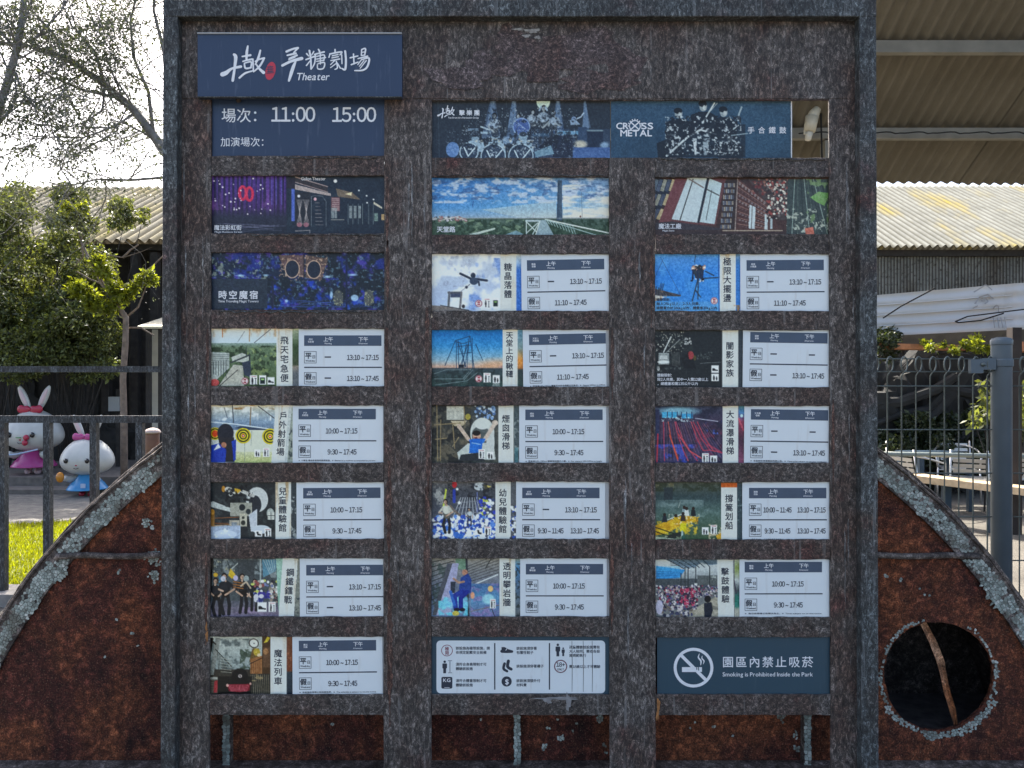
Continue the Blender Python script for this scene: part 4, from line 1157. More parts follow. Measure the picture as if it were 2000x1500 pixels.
# ------------------------------------------------------------------ column 2
# R0 drum troupe
s = (838, 193, 1192, 311); cv = Cv(*s, bg=(52, 64, 80), view=(820, 160, 4.6875), seed=21)
cv.grad([(150, (56, 63, 72)), (700, (56, 66, 80))]); cv.grad([(440, (66, 82, 106)), (700, (84, 104, 134))], 830, 430, 1750, 700, al=.6)
for x0, x1, xx0, xx1 in ((650, 690, 560, 740), (845, 880, 790, 900), (1250, 1280, 1200, 1330), (1500, 1520, 1490, 1560)): cv.poly([(x0, 150), (x1, 150), (xx1, 520), (xx0, 520)], (116, 146, 190), .4); cv.poly([(x0 + 8, 150), (x1 - 8, 150), ((xx0 + xx1) / 2 + 40, 420), ((xx0 + xx1) / 2 - 40, 420)], (150, 178, 212), .35)
cv.ell(1130, 180, 62, 72, (176, 200, 196)); cv.mott((220, 230, 226), 30, .5, .7, .6, (1075, 165, 1190, 250))
for x, y, h in ((690, 600, 320), (900, 560, 270), (1030, 520, 270), (1130, 560, 350), (1225, 560, 300)): cv.person(x, y, h, (138, 152, 168), (58, 66, 80), (150, 158, 164))
cv.line([(1095, 260), (1110, 230)], 16, (150, 170, 190)); cv.line([(1165, 260), (1150, 230)], 16, (150, 170, 190)); cv.line([(560, 410), (640, 440)], 14, (170, 186, 196)); cv.rect(555, 455, 650, 475, (150, 170, 186)); cv.rect(440, 425, 540, 445, (120, 140, 160))
cv.ell(930, 410, 80, 84, (84, 106, 160)); cv.ring(930, 410, 76, 8, (140, 165, 200)); cv.line([(875, 360), (990, 450)], 5, (150, 172, 200))
cv.line([(1400, 370), (1430, 340), (1475, 320), (1500, 285)], 12, (170, 186, 204)); cv.ell(1410, 340, 22, 24, (120, 140, 170)); cv.poly([(1375, 350), (1420, 340), (1470, 390), (1380, 395)], (140, 160, 184))
cv.rect(1260, 450, 1450, 480, (112, 150, 180)); cv.rect(1215, 490, 1400, 690, (52, 60, 78)); cv.rect(1030, 470, 1180, 500, (74, 96, 120)); cv.rect(1450, 415, 1530, 560, (66, 84, 110)); cv.rect(1530, 440, 1680, 600, (50, 62, 82)); cv.rect(1530, 440, 1680, 452, (130, 150, 160)); cv.ell(1470, 570, 60, 34, (214, 206, 186), .8, soft=20); cv.ell(1690, 580, 40, 30, (160, 190, 220), .7, soft=20)
cv.grad([(590, (78, 106, 160)), (700, (92, 124, 180))], 1400, 600, 1740, 700, al=.8); cv.poly([(1085, 600), (1210, 480), (1210, 640)], (46, 52, 66)); cv.ell(800, 540, 70, 40, (150, 180, 214), .7, soft=24)
cv.ell(300, 620, 60, 70, (104, 136, 184))
for x, y in ((505, 500), (690, 510), (945, 500)): cv.ell(x, y, 42, 46, (130, 152, 170)); cv.ell(x, y - 22, 34, 22, (60, 70, 84)); cv.poly([(x - 60, y + 40), (x + 70, y + 30), (x + 100, y + 140), (x - 80, y + 140)], (150, 172, 190))
cv.mott((200, 190, 170), 26, .6, .7, .7, (480, 520, 1040, 640))
for x, y, r in ((450, 640, 88), (672, 680, 116), (925, 680, 116)):
    cv.ell(x, y, r, r, (62, 76, 96)); cv.ring(x, y, r - 5, 10, (176, 196, 210)); cv.line([(x - r * .5, y - r * .45), (x - 8, y + r * .45), (x + r * .7, y - r * .5)], 11, (196, 210, 220))
    cv.mott((200, 212, 220), 14, .58, .66, .8, (x - r * .35, y - r * .7, x + r * .4, y))
cv.poly([(1050, 640), (1200, 580), (1230, 660), (1060, 690)], (120, 150, 170)); cv.mott((180, 196, 210), 12, .66, .74, .5, (240, 440, 1420, 700))
for x in (165, 515, 790): cv.line([(x, 160), (x + 14, 700)], 3, (120, 132, 142), .5)
cv.mott((46, 53, 63), 26, .54, .66, .75, (380, 240, 1440, 620)); cv.mott((186, 198, 208), 13, .68, .76, .7, (380, 240, 1440, 620))
fr = Frame2(CARD_D, (1000, 250), 0)
o = slab('photo_card', fr, 838, 193, 1191.5, 311, 0.003, M_EDGE, None, 'wide stage photo card of drummers behind round drums in blue light', 'photo card', 'photo cards in the slots of the sign board')
cv.build('printed_picture', fr, o)

# R1 sky walkway
s = slot(1, 1); cv = Cv(*s, bg=(96, 150, 200), view=(820, 160, 4.6875), seed=22)
cv.grad([(870, (72, 118, 178)), (1000, (84, 140, 196)), (1150, (110, 166, 208)), (1245, (206, 200, 190))]); cv.grad([(300, (66, 128, 196)), (900, (110, 160, 204)), (1740, (196, 200, 204))], horiz=True, al=.45, y1=1245)
cv.mott((206, 210, 220), 46, .46, .62, .75, (100, 870, 1760, 1110), octs=3, ax=1.7, ay=.8); cv.mott((70, 96, 140), 40, .56, .7, .6, (100, 870, 1760, 1080), ax=1.8, ay=.7); cv.mott((226, 220, 206), 90, .45, .62, .8, (1310, 940, 1760, 1240), ax=2.4, ay=.6); cv.poly([(560, 1170), (1250, 1090), (1250, 1240), (900, 1240)], (196, 204, 200), .5)
cv.grad([(1240, (86, 104, 98)), (1400, (74, 96, 78))], 80, 1245, 1760, 1420); cv.mott((50, 70, 54), 26, .48, .6, .8, (80, 1260, 1760, 1420)); cv.mott((136, 156, 130), 30, .6, .7, .7, (80, 1260, 960, 1400), ax=2); cv.dots(40, (115, 1235, 430, 1270), (6, 16), [(150, 110, 110), (190, 190, 196), (90, 96, 104), (170, 150, 140)]); cv.line([(180, 1270), (330, 1235), (430, 1270)], 8, (196, 190, 190))
cv.poly([(1262, 900), (1300, 900), (1304, 1270), (1252, 1270)], (74, 92, 112)); cv.grad([(1262, (60, 78, 98)), (1300, (96, 116, 136))], 1264, 900, 1298, 1260, horiz=True, al=.7)
cv.poly([(440, 1395), (690, 1335), (690, 1350), (520, 1400)], (190, 200, 190)); cv.poly([(780, 1400), (880, 1360), (960, 1400)], (130, 160, 168))
cv.rect(965, 1262, 1100, 1280, (176, 190, 196)); [cv.line(p, 9, (196, 208, 206)) for p in ([(975, 1270), (975, 1390)], [(1095, 1280), (1030, 1400)], [(975, 1280), (1075, 1380)], [(1080, 1290), (975, 1385)])]
cv.poly([(1095, 1262), (1150, 1262), (1230, 1410), (1060, 1410)], (150, 170, 178)); cv.line([(1150, 1260), (1740, 1385)], 12, (206, 212, 206)); cv.line([(1150, 1262), (1640, 1410)], 7, (170, 190, 190)); cv.line([(1100, 1270), (1060, 1400)], 8, (206, 212, 208))
for k in range(10): cv.line([(1165 + 26 * k, 1268 + 5.5 * k), (1185 + 27 * k, 1300 + 11 * k)], 6, (160, 184, 186))
cv.line([(1480, 1010), (1485, 1240)], 3, (90, 96, 110), .7); cv.ell(1470, 1232, 7, 9, (110, 70, 60)); cv.line([(490, 1090), (483, 1145)], 5, (50, 80, 140)); cv.line([(1045, 1200), (1035, 1240)], 5, (150, 150, 160)); cv.rect(100, 1246, 1760, 1250, (186, 186, 180), .6)
o, fr = photo_card(s, cv, '', 0, 0, 1, 1, 'landscape picture card of a sky walkway and tall chimney under mottled clouds')
mb = MB(); text(mb, fr, '天堂路', 853, 452.5, 12.2, 0.014, lift=.001); mb.build('caption_lettering', M_INKW, o)

# R2 jumper
s = slot(1, 2, 1024); cv = Cv(*s, bg=(186, 196, 216), view=(820, 480, 5), seed=23)
cv.grad([(80, (190, 198, 210)), (640, (176, 194, 226))]); cv.mott((224, 228, 234), 120, .42, .6, .9, (100, 70, 800, 640)); cv.mott((112, 146, 212), 130, .5, .66, .8, (480, 120, 800, 640)); cv.mott((150, 160, 184), 60, .55, .7, .5, (100, 70, 600, 400))
k = (58, 66, 84)
cv.line([(395, 272), (500, 322)], 22, k); cv.line([(550, 325), (655, 340)], 22, k); cv.ell(520, 290, 24, 26, k); cv.ell(528, 346, 42, 36, (70, 84, 106)); cv.line([(575, 350), (580, 385)], 18, k); cv.line([(490, 375), (455, 405)], 5, k); cv.ell(455, 405, 14, 14, k); cv.line([(445, 412), (402, 445)], 4, (120, 126, 140))
cv.rect(270, 448, 415, 468, (92, 96, 106)); cv.line([(288, 455), (280, 590)], 22, (110, 112, 118)); cv.line([(405, 460), (392, 615)], 20, (120, 120, 124)); cv.rect(300, 468, 395, 505, (76, 86, 112)); cv.poly([(110, 580), (330, 600), (530, 640), (110, 640)], (136, 128, 124)); cv.line([(200, 582), (480, 630)], 8, (80, 80, 84)); cv.ell(425, 592, 16, 18, (70, 66, 70))
cv.icon(540, 528, 610, 598, 'limit'); cv.icon(622, 512, 690, 602, 'height'); cv.icon(706, 508, 772, 600, 'weight')
cv.strip(785, 942, 75, 640, rust=.3); cv.grad([(75, (190, 196, 196)), (170, (150, 176, 210)), (240, (70, 120, 196)), (640, (64, 116, 196))], 943, 70, 1015, 645)
photo_card(s[:2] + slot(1, 2)[2:], cv, '糖晶落體', 992, 514, 17.6, 16, 'photo card of a jumper flying with arms out against clouds')
time_slip(1018, 1190, 495, 607, 1029, 508.3, -1.1, '-', PM15, '', '11:10 ~ 17:45', 'timetable slip right of the flying jumper photo card', tiny=('糖晶', '落體'))

# R3 swing tower at dusk
s = slot(1, 3, 1028); cv = Cv(*s, bg=(60, 130, 196), view=(820, 480, 5), seed=24)
cv.grad([(815, (22, 116, 190)), (980, (64, 148, 206)), (1120, (150, 180, 196)), (1180, (206, 170, 150)), (1205, (150, 130, 130))]); cv.ell(760, 1170, 180, 60, (222, 170, 130), .7, soft=60); cv.mott((150, 120, 140), 50, .5, .65, .5, (400, 1120, 820, 1190), ax=3)
cv.grad([(1195, (70, 84, 92)), (1370, (64, 88, 84))], 100, 1195, 820, 1385); cv.mott((44, 58, 60), 40, .5, .64, .7, (100, 1200, 820, 1385))
k = (38, 72, 104)
for p in ([(350, 920), (245, 1170)], [(360, 925), (355, 1200)], [(375, 930), (380, 1200)], [(485, 880), (440, 1190)], [(490, 880), (530, 1195)], [(510, 900), (515, 1195)], [(340, 935), (420, 955), (500, 930)], [(350, 925), (485, 885)], [(365, 985), (500, 970)], [(370, 1060), (510, 1040)], [(375, 950), (450, 1180)], [(470, 960), (390, 1190)], [(400, 950), (440, 1180)], [(455, 960), (410, 1180)], [(480, 900), (460, 1195)], [(545, 960), (615, 1120)]): cv.line(p, 6, k)
cv.rect(380, 1160, 430, 1190, (40, 50, 64)); [cv.line(p, 7, (120, 136, 140)) for p in ([(140, 1250), (260, 1210), (500, 1210)], [(140, 1300), (420, 1300), (480, 1230)], [(150, 1360), (460, 1320), (560, 1240)], [(430, 1310), (520, 1210)])]
cv.icon(540, 1262, 610, 1336, 'limit'); cv.icon(622, 1242, 692, 1336, 'height'); cv.icon(712, 1262, 780, 1340, 'pair'); cv.poly([(715, 1340), (775, 1340), (785, 1375), (705, 1375)], (190, 196, 190), .6)
cv.strip(808, 955, 812, 1385, rust=.7); cv.grad([(812, (100, 146, 176)), (1000, (130, 150, 150)), (1120, (222, 150, 70)), (1190, (196, 130, 70)), (1215, (60, 72, 76)), (1385, (70, 90, 84))], 956, 810, 1040, 1390)
photo_card(s[:2] + slot(1, 3)[2:], cv, '天堂上的鞦韆', 995, 648, 15.1, 14.6, 'photo card of a steel swing tower against a blue and orange dusk')
time_slip(1021, 1183.5, 643, 755, 1033, 653.6, -1.2, '-', PM15, '', '11:10 ~ 17:45', 'timetable slip right of the dusk swing tower photo card', '※ 限身高120~190cm 體重符合安全規範方可參加，※ Guests 120cm to 190cm', ('天堂上', '的鞦韆'))

# R4 slide
s = slot(1, 4, 1020); cv = Cv(*s, bg=(72, 74, 72), view=(820, 780, 5), seed=25)
cv.mott((120, 112, 96), 60, .5, .68, .7); cv.mott((44, 48, 50), 50, .54, .64, .8); cv.grad([(60, (90, 100, 108)), (600, (74, 86, 84))], 500, 50, 770, 620, al=.4)
cv.rect(260, 65, 430, 200, (186, 186, 176)); cv.poly([(300, 210), (460, 210), (420, 260), (340, 262)], (190, 176, 150)); [cv.line(p, 9, (150, 134, 104)) for p in ([(165, 60), (175, 600)], [(205, 200), (200, 600)], [(140, 250), (400, 230)], [(430, 70), (440, 240)], [(320, 230), (340, 480)], [(380, 370), (320, 460)], [(150, 390), (260, 380)])]
cv.ell(470, 170, 26, 30, (196, 180, 80), .8); cv.dots(60, (540, 60, 730, 190), (7, 16), [(130, 160, 200), (96, 124, 168), (190, 204, 220), (70, 90, 120)])
cv.ell(610, 330, 118, 152, (198, 202, 198)); cv.ell(596, 350, 90, 90, (96, 104, 104)); cv.ell(612, 240, 76, 54, (206, 210, 206)); cv.poly([(365, 520), (470, 430), (720, 420), (740, 590), (380, 590)], (190, 196, 192)); cv.ell(690, 420, 40, 130, (196, 200, 198))
cv.line([(475, 390), (380, 260)], 36, (196, 176, 160)); cv.line([(635, 390), (735, 235)], 38, (204, 188, 174)); cv.ell(735, 230, 30, 26, (206, 190, 176)); cv.ell(385, 265, 22, 24, (196, 176, 160)); cv.ell(555, 355, 40, 46, (196, 160, 140)); cv.ell(553, 330, 38, 26, (40, 36, 36)); cv.ell(548, 378, 16, 10, (120, 60, 60))
cv.poly([(478, 395), (520, 385), (600, 385), (642, 385), (628, 420), (612, 430), (600, 525), (480, 525), (490, 420)], (40, 116, 206)); cv.line([(510, 425), (590, 440)], 10, (150, 190, 230)); cv.poly([(400, 540), (570, 520), (640, 600), (380, 600)], (56, 62, 70))
cv.icon(572, 488, 636, 580, 'height'); cv.icon(655, 510, 720, 580, 'pair'); cv.strip(765, 917, 50, 620, rust=.1); cv.rect(918, 50, 990, 620, (84, 96, 100)); cv.mott((150, 160, 160), 40, .5, .62, .7, (918, 200, 990, 620)); cv.rect(925, 470, 960, 620, (80, 130, 140), .7)
photo_card(s[:2] + slot(1, 4)[2:], cv, '煙囪滑梯', 988, 810.5, 17.6, 16, 'photo card of a visitor in a blue shirt, arms raised on a slide')
time_slip(1014, 1184, 791, 903, 1026, 800, -.1, '', A, '', B, 'timetable slip right of the blue shirt slide photo card', '※ 限身高120~190cm 體重限制標示小圖，※ For visitors 120-190cm in height', ('煙囪', '滑梯'))

# R5 toddlers ball pool
s = slot(1, 5, 1015); cv = Cv(*s, bg=(80, 84, 92), view=(820, 780, 5), seed=26)
cv.grad([(800, (110, 108, 110)), (900, (80, 84, 92)), (1150, (90, 96, 110))]); cv.mott((180, 180, 176), 60, .55, .7, .8, (130, 800, 260, 1150)); cv.poly([(250, 870), (265, 880), (240, 1050), (222, 1050)], (196, 206, 90)); cv.ell(338, 830, 24, 34, (190, 50, 60)); cv.ell(585, 850, 60, 40, (190, 196, 200)); cv.poly([(620, 830), (700, 850), (640, 880)], (206, 190, 110)); cv.mott((40, 44, 52), 40, .56, .64, .7, (270, 820, 730, 980))
for k in range(9): cv.line([(400 + 22 * k, 960), (300 + 46 * k, 1210)], 6, (190, 194, 200))
for k in range(4): cv.line([(350, 1010 + 50 * k), (640, 990 + 56 * k)], 4, (150, 154, 164))
cv.line([(335, 890), (335, 1000)], 28, (56, 76, 170)); cv.dots(60, (580, 960, 730, 1180), (10, 22), [(60, 80, 190), (196, 206, 90), (220, 224, 230), (70, 84, 120), (190, 196, 200)]); cv.line([(560, 910), (560, 1100)], 10, (120, 130, 180))
cv.dots(330, (130, 1140, 740, 1355), (9, 21), [(60, 96, 190), (96, 140, 214), (222, 228, 236), (196, 206, 224), (44, 76, 160), (230, 232, 236)]); cv.dots(10, (140, 1250, 740, 1340), (24, 34), [(222, 226, 234), (70, 120, 200)])
cv.person(262, 1300, 330, (190, 190, 180), (52, 56, 60)); cv.line([(300, 1040), (330, 1080), (390, 1130)], 20, (120, 110, 104)); cv.person(485, 1230, 170, (176, 184, 190), (60, 66, 90)); cv.ell(385, 1010, 15, 15, (230, 230, 232)); cv.ell(365, 877, 12, 12, (226, 226, 230))
cv.icon(545, 1262, 615, 1326, 'sock'); cv.icon(628, 1240, 698, 1326, 'height'); cv.strip(737, 889, 800, 1362, rust=.1); cv.rect(890, 800, 960, 1362, (100, 104, 110)); cv.dots(50, (890, 1040, 960, 1362), (9, 20), [(60, 96, 190), (222, 228, 236), (80, 84, 96)])
photo_card(s[:2] + slot(1, 5)[2:], cv, '幼兒體驗館', 982, 955, 17.7, 16.2, 'photo card of a ball pool of blue and white balls with two people')
time_slip(1008, 1182, 941, 1053, 1020, 952.6, 0, '-', PM15, '9:30 ~ 11:45', PM45, 'timetable slip right of the ball pool photo card', tiny=('幼兒', '體驗館'))

# R6 climbing
s = slot(1, 6, 1022); cv = Cv(*s, bg=(140, 136, 130), view=(820, 1070, 5), seed=27)
cv.grad([(100, (150, 146, 138)), (400, (110, 120, 140)), (670, (120, 140, 170))]); [cv.line([(120, 140 + 46 * k), (330, 90 + 40 * k)], 8, (60, 62, 62)) for k in range(10)]; cv.mott((70, 86, 84), 40, .5, .6, .7, (120, 150, 300, 660)); [cv.line([(470, 180 + 26 * k), (770, 60 + 30 * k)], 6, (84, 84, 84)) for k in range(7)]; cv.line([(500, 370), (760, 262)], 12, (206, 210, 212)); cv.line([(640, 200), (700, 100)], 8, (60, 60, 62)); cv.rect(350, 100, 455, 210, (120, 150, 130)); cv.line([(455, 100), (475, 660)], 22, (66, 72, 80))
cv.grad([(350, (70, 110, 160)), (500, (90, 150, 190)), (620, (110, 130, 170))], 500, 350, 775, 670, al=.85); cv.mott((150, 130, 180), 50, .52, .66, .7, (500, 350, 775, 670)); cv.ell(690, 400, 26, 30, (236, 190, 130)); cv.ell(515, 465, 20, 34, (226, 160, 130)); cv.ell(670, 500, 60, 50, (170, 220, 230), .8, soft=20); cv.line([(500, 620), (770, 560)], 12, (120, 120, 130)); cv.line([(700, 590), (730, 670)], 6, (60, 60, 66))
cv.poly([(270, 150), (320, 150), (160, 660), (120, 660)], (90, 94, 104)); cv.poly([(320, 150), (380, 150), (300, 660), (160, 660)], (166, 166, 196)); cv.mott((110, 210, 230), 50, .45, .6, .8, (180, 480, 470, 660)); cv.ell(360, 540, 130, 60, (130, 200, 236), .6, soft=30)
cv.poly([(300, 330), (350, 330), (340, 440), (300, 440)], (60, 70, 84)); cv.ell(440, 240, 28, 30, (176, 130, 110)); cv.poly([(400, 290), (470, 250), (505, 310), (500, 440), (420, 460), (380, 400)], (50, 80, 150)); cv.line([(420, 420), (340, 470), (350, 590)], 46, (46, 70, 160)); cv.line([(460, 430), (400, 490), (400, 590)], 44, (40, 60, 150)); cv.line([(330, 300), (380, 340), (430, 330)], 20, (176, 140, 120)); cv.ell(360, 604, 30, 18, (40, 40, 60)); cv.ell(415, 604, 28, 18, (40, 40, 60)); cv.ell(350, 640, 34, 24, (206, 190, 90)); cv.line([(300, 430), (340, 560)], 30, (60, 110, 190))
cv.icon(684, 500, 742, 590, 'height'); cv.strip(778, 932, 95, 675, rust=.5); cv.grad([(95, (150, 160, 150)), (200, (80, 140, 190)), (330, (90, 120, 150)), (675, (110, 116, 120))], 933, 95, 1000, 680); cv.mott((60, 70, 72), 30, .5, .6, .8, (933, 150, 1000, 680))
photo_card(s[:2] + slot(1, 6)[2:], cv, '透明攀岩牆', 990, 1098.5, 17.6, 16, 'photo card of a climber in blue on a transparent wall under trusses')
time_slip(1016, 1185, 1091, 1205, 1027, 1101.4, 0, '', A, '', B, 'timetable slip right of the climbing wall photo card', tiny=('透明', '攀岩牆'))

# ------------------------------------------------------------------ column 3
# R0 second poster
s = (1193, 193, 1545, 311); cv = Cv(*s, bg=(58, 84, 106), view=(1170, 160, 3.636), seed=31)
cv.grad([(90, (62, 88, 112)), (1380, (64, 90, 112))], horiz=True); cv.mott((50, 70, 88), 200, .45, .65, .4)
for x, y in ((565, 225), (740, 175), (885, 215), (500, 375), (930, 390)):
    cv.poly([(x - 90, y + 60), (x - 30, y + 36), (x + 40, y + 36), (x + 100, y + 70), (x + 90, y + 190), (x - 80, y + 190)], (44, 52, 62), .95); cv.ell(x, y, 27, 34, (150, 160, 166)); cv.ell(x - 4, y - 20, 30, 22, (40, 46, 54)); cv.ell(x + 8, y + 8, 12, 18, (190, 196, 198), .8)
cv.poly([(480, 300), (1040, 300), (1040, 535), (460, 535)], (48, 56, 66), .75)
cv.line([(480, 525), (630, 390), (720, 340)], 14, (186, 194, 198)); cv.line([(735, 290), (820, 150)], 10, (196, 204, 208)); cv.line([(770, 230), (840, 150)], 5, (170, 180, 186)); cv.line([(980, 270), (1012, 180)], 12, (150, 166, 176)); cv.line([(920, 360), (990, 308)], 8, (186, 196, 200)); cv.line([(940, 380), (1055, 366)], 6, (150, 166, 176)); cv.line([(720, 340), (830, 370)], 12, (180, 186, 190))
cv.poly([(665, 400), (695, 400), (690, 520), (680, 520)], (180, 188, 194)); cv.poly([(735, 400), (790, 400), (770, 520), (745, 520)], (150, 162, 172)); cv.mott((196, 204, 210), 18, .6, .68, .85, (470, 240, 1010, 520)); cv.mott((44, 50, 60), 26, .56, .64, .8, (470, 240, 1010, 520)); cv.mott((200, 206, 210), 10, .6, .66, .7, (820, 420, 1000, 520))
cv.grad([(470, (58, 84, 106)), (535, (58, 84, 106))], 440, 540, 1060, 560)
fr = Frame2(CARD_D, (1370, 250), 0)
o2 = slab('photo_card', fr, 1193.5, 193, 1544.5, 311, 0.003, M_EDGE, None, 'wide slate blue band photo card beside the open gap in the slot', 'photo card', 'photo cards in the slots of the sign board')
cv.build('printed_picture', fr, o2)
mb = MB(); fz = lambda x: 1170 + x / 3.636; fy = lambda y: 160 + y / 3.636
text(mb, fr, 'CR', 1203, 252, 17.5, .016, width=25, lift=.001); text(mb, fr, 'SS', 1251.5, 252, 17.5, .016, width=25, lift=.001)
text(mb, fr, 'METAL', 1211, 266, 18, .014, width=63, lift=.001)
ringm(mb, fr, 1240, 246, 9.6, 11.4, .001); stroke(mb, fr, [(1232, 238.5), (1248, 253)], 1.2, .0012, 2); stroke(mb, fr, [(1248, 238.5), (1232, 253)], 1.2, .0013, 2)
for i in range(9):
    a = math.pi * (1 + i / 8); disc(mb, fr, 1240 + 13 * math.cos(a), 246 + 13 * math.sin(a), 1.3, .001, 6)
for i, ch in enumerate('手合鐵鼓'): text(mb, fr, ch, 1460 + i * 20.6, 259.5, 14, .008, lift=.001)
mb.build('caption_lettering', M_INKW, o2)
slab('slot_divider', fr, 1545.2, 193, 1547.0, 311, 0.004, M_EDGE, board)

# R1 library
s = slot(2, 1); cv = Cv(*s, bg=(84, 64, 62), view=(1170, 160, 3.636), seed=32)
cv.mott((66, 56, 56), 60, .5, .65, .7); cv.poly([(400, 680), (540, 700), (410, 960), (400, 960)], (54, 60, 72))
for r in range(3):
    for k in range(5): cv.poly([(400 + k * 30 - r * 10, 690 + r * 105), (424 + k * 30 - r * 10, 696 + r * 105), (398 + k * 30 - r * 14, 780 + r * 100), (374 + k * 30 - r * 14, 772 + r * 100)], [(110, 124, 140), (90, 100, 120), (150, 150, 140), (84, 92, 110), (176, 160, 130)][(k + r) % 5])
cv.poly([(540, 690), (640, 690), (500, 1010), (420, 1010)], (120, 78, 82)); cv.poly([(620, 690), (900, 690), (830, 1020), (500, 1000)], (108, 74, 76)); cv.poly([(630, 680), (770, 680), (700, 1000), (515, 975)], (188, 200, 206)); cv.poly([(785, 685), (872, 720), (820, 1010), (715, 995)], (182, 198, 204)); cv.line([(668, 690), (575, 980)], 7, (60, 60, 62)); cv.line([(775, 680), (705, 995)], 16, (54, 62, 72)); cv.line([(640, 690), (740, 750)], 9, (130, 120, 116)); cv.line([(770, 765), (850, 805)], 9, (90, 96, 96)); cv.line([(800, 770), (760, 980)], 5, (90, 96, 100))
cv.poly([(400, 1000), (520, 990), (870, 1040), (870, 1090), (400, 1090)], (74, 70, 76))
cv.poly([(900, 690), (980, 680), (960, 1060), (860, 1050)], (70, 60, 60)); cv.poly([(980, 680), (1200, 850), (1280, 1060), (960, 1060)], (92, 68, 66))
for r in range(8):
    y = 720 + r * 42
    for k in range(6): cv.rect(890 + k * 13 - r * 4, y, 900 + k * 13 - r * 4, y + 28, [(130, 136, 146), (96, 100, 116), (150, 140, 130)][(k + r) % 3])
    cv.line([(985, 700 + r * 44), (1190, 860 + r * 26)], 5, (150, 116, 108))
    for k in range(9): cv.rect(992 + k * 22, 712 + r * 44 + k * (17 - r * 1.8), 1006 + k * 22, 732 + r * 42 + k * (17 - r * 1.8), [(150, 140, 140), (110, 90, 90), (130, 120, 124)][(k * 3 + r) % 3], .8)
cv.line([(985, 690), (965, 1080)], 7, (150, 140, 136)); cv.poly([(1070, 870), (1112, 890), (1105, 1045), (1062, 1040)], (190, 200, 206)); cv.line([(1088, 880), (1082, 1040)], 5, (110, 110, 110)); cv.poly([(1178, 935), (1200, 950), (1196, 1050), (1175, 1048)], (186, 196, 200)); cv.rect(1215, 970, 1230, 1045, (170, 180, 186))
cv.poly([(1060, 690), (1340, 690), (1340, 980), (1280, 980)], (84, 76, 76)); cv.dots(260, (1190, 690, 1380, 970), (4, 10), [(190, 180, 170), (60, 56, 58), (150, 80, 76), (120, 110, 110), (206, 200, 190)]); cv.dots(60, (1090, 690, 1250, 800), (5, 10), [(120, 70, 70), (150, 110, 100), (80, 60, 60)])
cv.poly([(1340, 690), (1650, 690), (1650, 1090), (1330, 1090)], (74, 84, 84)); [cv.line([(1390 + 22 * k, 690), (1370 + 42 * k, 1080)], 5, [(150, 166, 160), (90, 104, 100), (56, 64, 68)][k % 3]) for k in range(9)]; cv.poly([(1500, 820), (1560, 780), (1640, 790), (1600, 880), (1540, 850)], (120, 160, 100)); cv.mott((130, 156, 110), 40, .54, .66, .8, (1470, 690, 1650, 1000)); cv.mott((190, 196, 184), 20, .6, .68, .8, (1330, 900, 1650, 1090)); cv.poly([(1460, 1040), (1520, 1030), (1530, 1085), (1470, 1085)], (196, 120, 104)); cv.rect(400, 1050, 1330, 1090, (76, 62, 62), .8); cv.line([(880, 1056), (1300, 1056)], 8, (166, 150, 136))
o, fr = photo_card(s, cv, '', 0, 0, 1, 1, 'picture card of a tall library room with bookshelves and windows')
mb = MB(); text(mb, fr, '魔法工廠', 1286, 446, 11.2, .01, lift=.001); text(mb, fr, 'Magic Store', 1294, 452, 4.6, .008, lift=.001); mb.build('caption_lettering', M_INKW, o)

# R2 giant swing
s = slot(2, 2, 1452); cv = Cv(*s, bg=(72, 142, 216), view=(1250, 480, 5), seed=33)
cv.grad([(80, (92, 150, 214)), (300, (60, 138, 222)), (640, (70, 144, 216))]); cv.mott((90, 160, 226), 120, .5, .7, .5)
k = (56, 76, 96)
[cv.line(p, 4, (56, 90, 140)) for p in ([(150, 300), (230, 120)], [(200, 110), (395, 480)], [(540, 90), (535, 180)])]
[cv.line(p, 12, k) for p in ([(570, 330), (565, 520)], [(565, 330), (510, 540)], [(540, 430), (590, 500)], [(600, 320), (770, 310)], [(640, 250), (720, 290)])]; cv.line([(530, 160), (545, 100)], 5, k)
cv.poly([(515, 200), (630, 195), (620, 260), (590, 320), (545, 320), (520, 260)], (60, 70, 84)); cv.dots(26, (512, 195, 632, 240), (9, 15), [(226, 226, 226), (190, 150, 130), (50, 54, 64)]); [cv.line([(x, 240), (x + dx, 340)], 16, (44, 60, 90)) for x, dx in ((520, -8), (615, -8), (560, 8), (590, 10))]; cv.dots(10, (500, 310, 620, 350), (7, 12), [(200, 206, 214), (40, 40, 50)])
cv.poly([(150, 420), (400, 480), (400, 495), (150, 490)], (84, 84, 92)); [cv.line([(160 + 20 * q, 400 + 10 * q), (150 + 34 * q, 490)], 7, (60, 60, 66)) for q in range(6)]; [cv.line([(190 + 14 * q, 430), (205 + 14 * q, 370)], 5, (56, 56, 62)) for q in range(3)]; cv.poly([(140, 480), (250, 500), (140, 545)], (200, 196, 190)); cv.mott((150, 130, 110), 26, .55, .65, .7, (150, 440, 260, 540))
cv.grad([(500, (100, 160, 214)), (640, (130, 186, 226))], 140, 545, 770, 640, al=.5)
cv.icon(690, 505, 760, 570, 'limit'); cv.line([(768, 90), (772, 640)], 8, (40, 90, 160)); cv.strip(780, 935, 75, 645, rust=.6); cv.grad([(75, (120, 150, 180)), (200, (66, 130, 200)), (640, (64, 130, 206))], 936, 75, 1010, 645); cv.mott((176, 120, 60), 30, .6, .7, .8, (880, 580, 1010, 645), ay=3)
o, fr = photo_card(s[:2] + slot(2, 2)[2:], cv, '極限大擺盪', 1420.5, 503.5, 17.7, 16.4, 'photo card of three riders hoisted on a swing against plain blue sky')
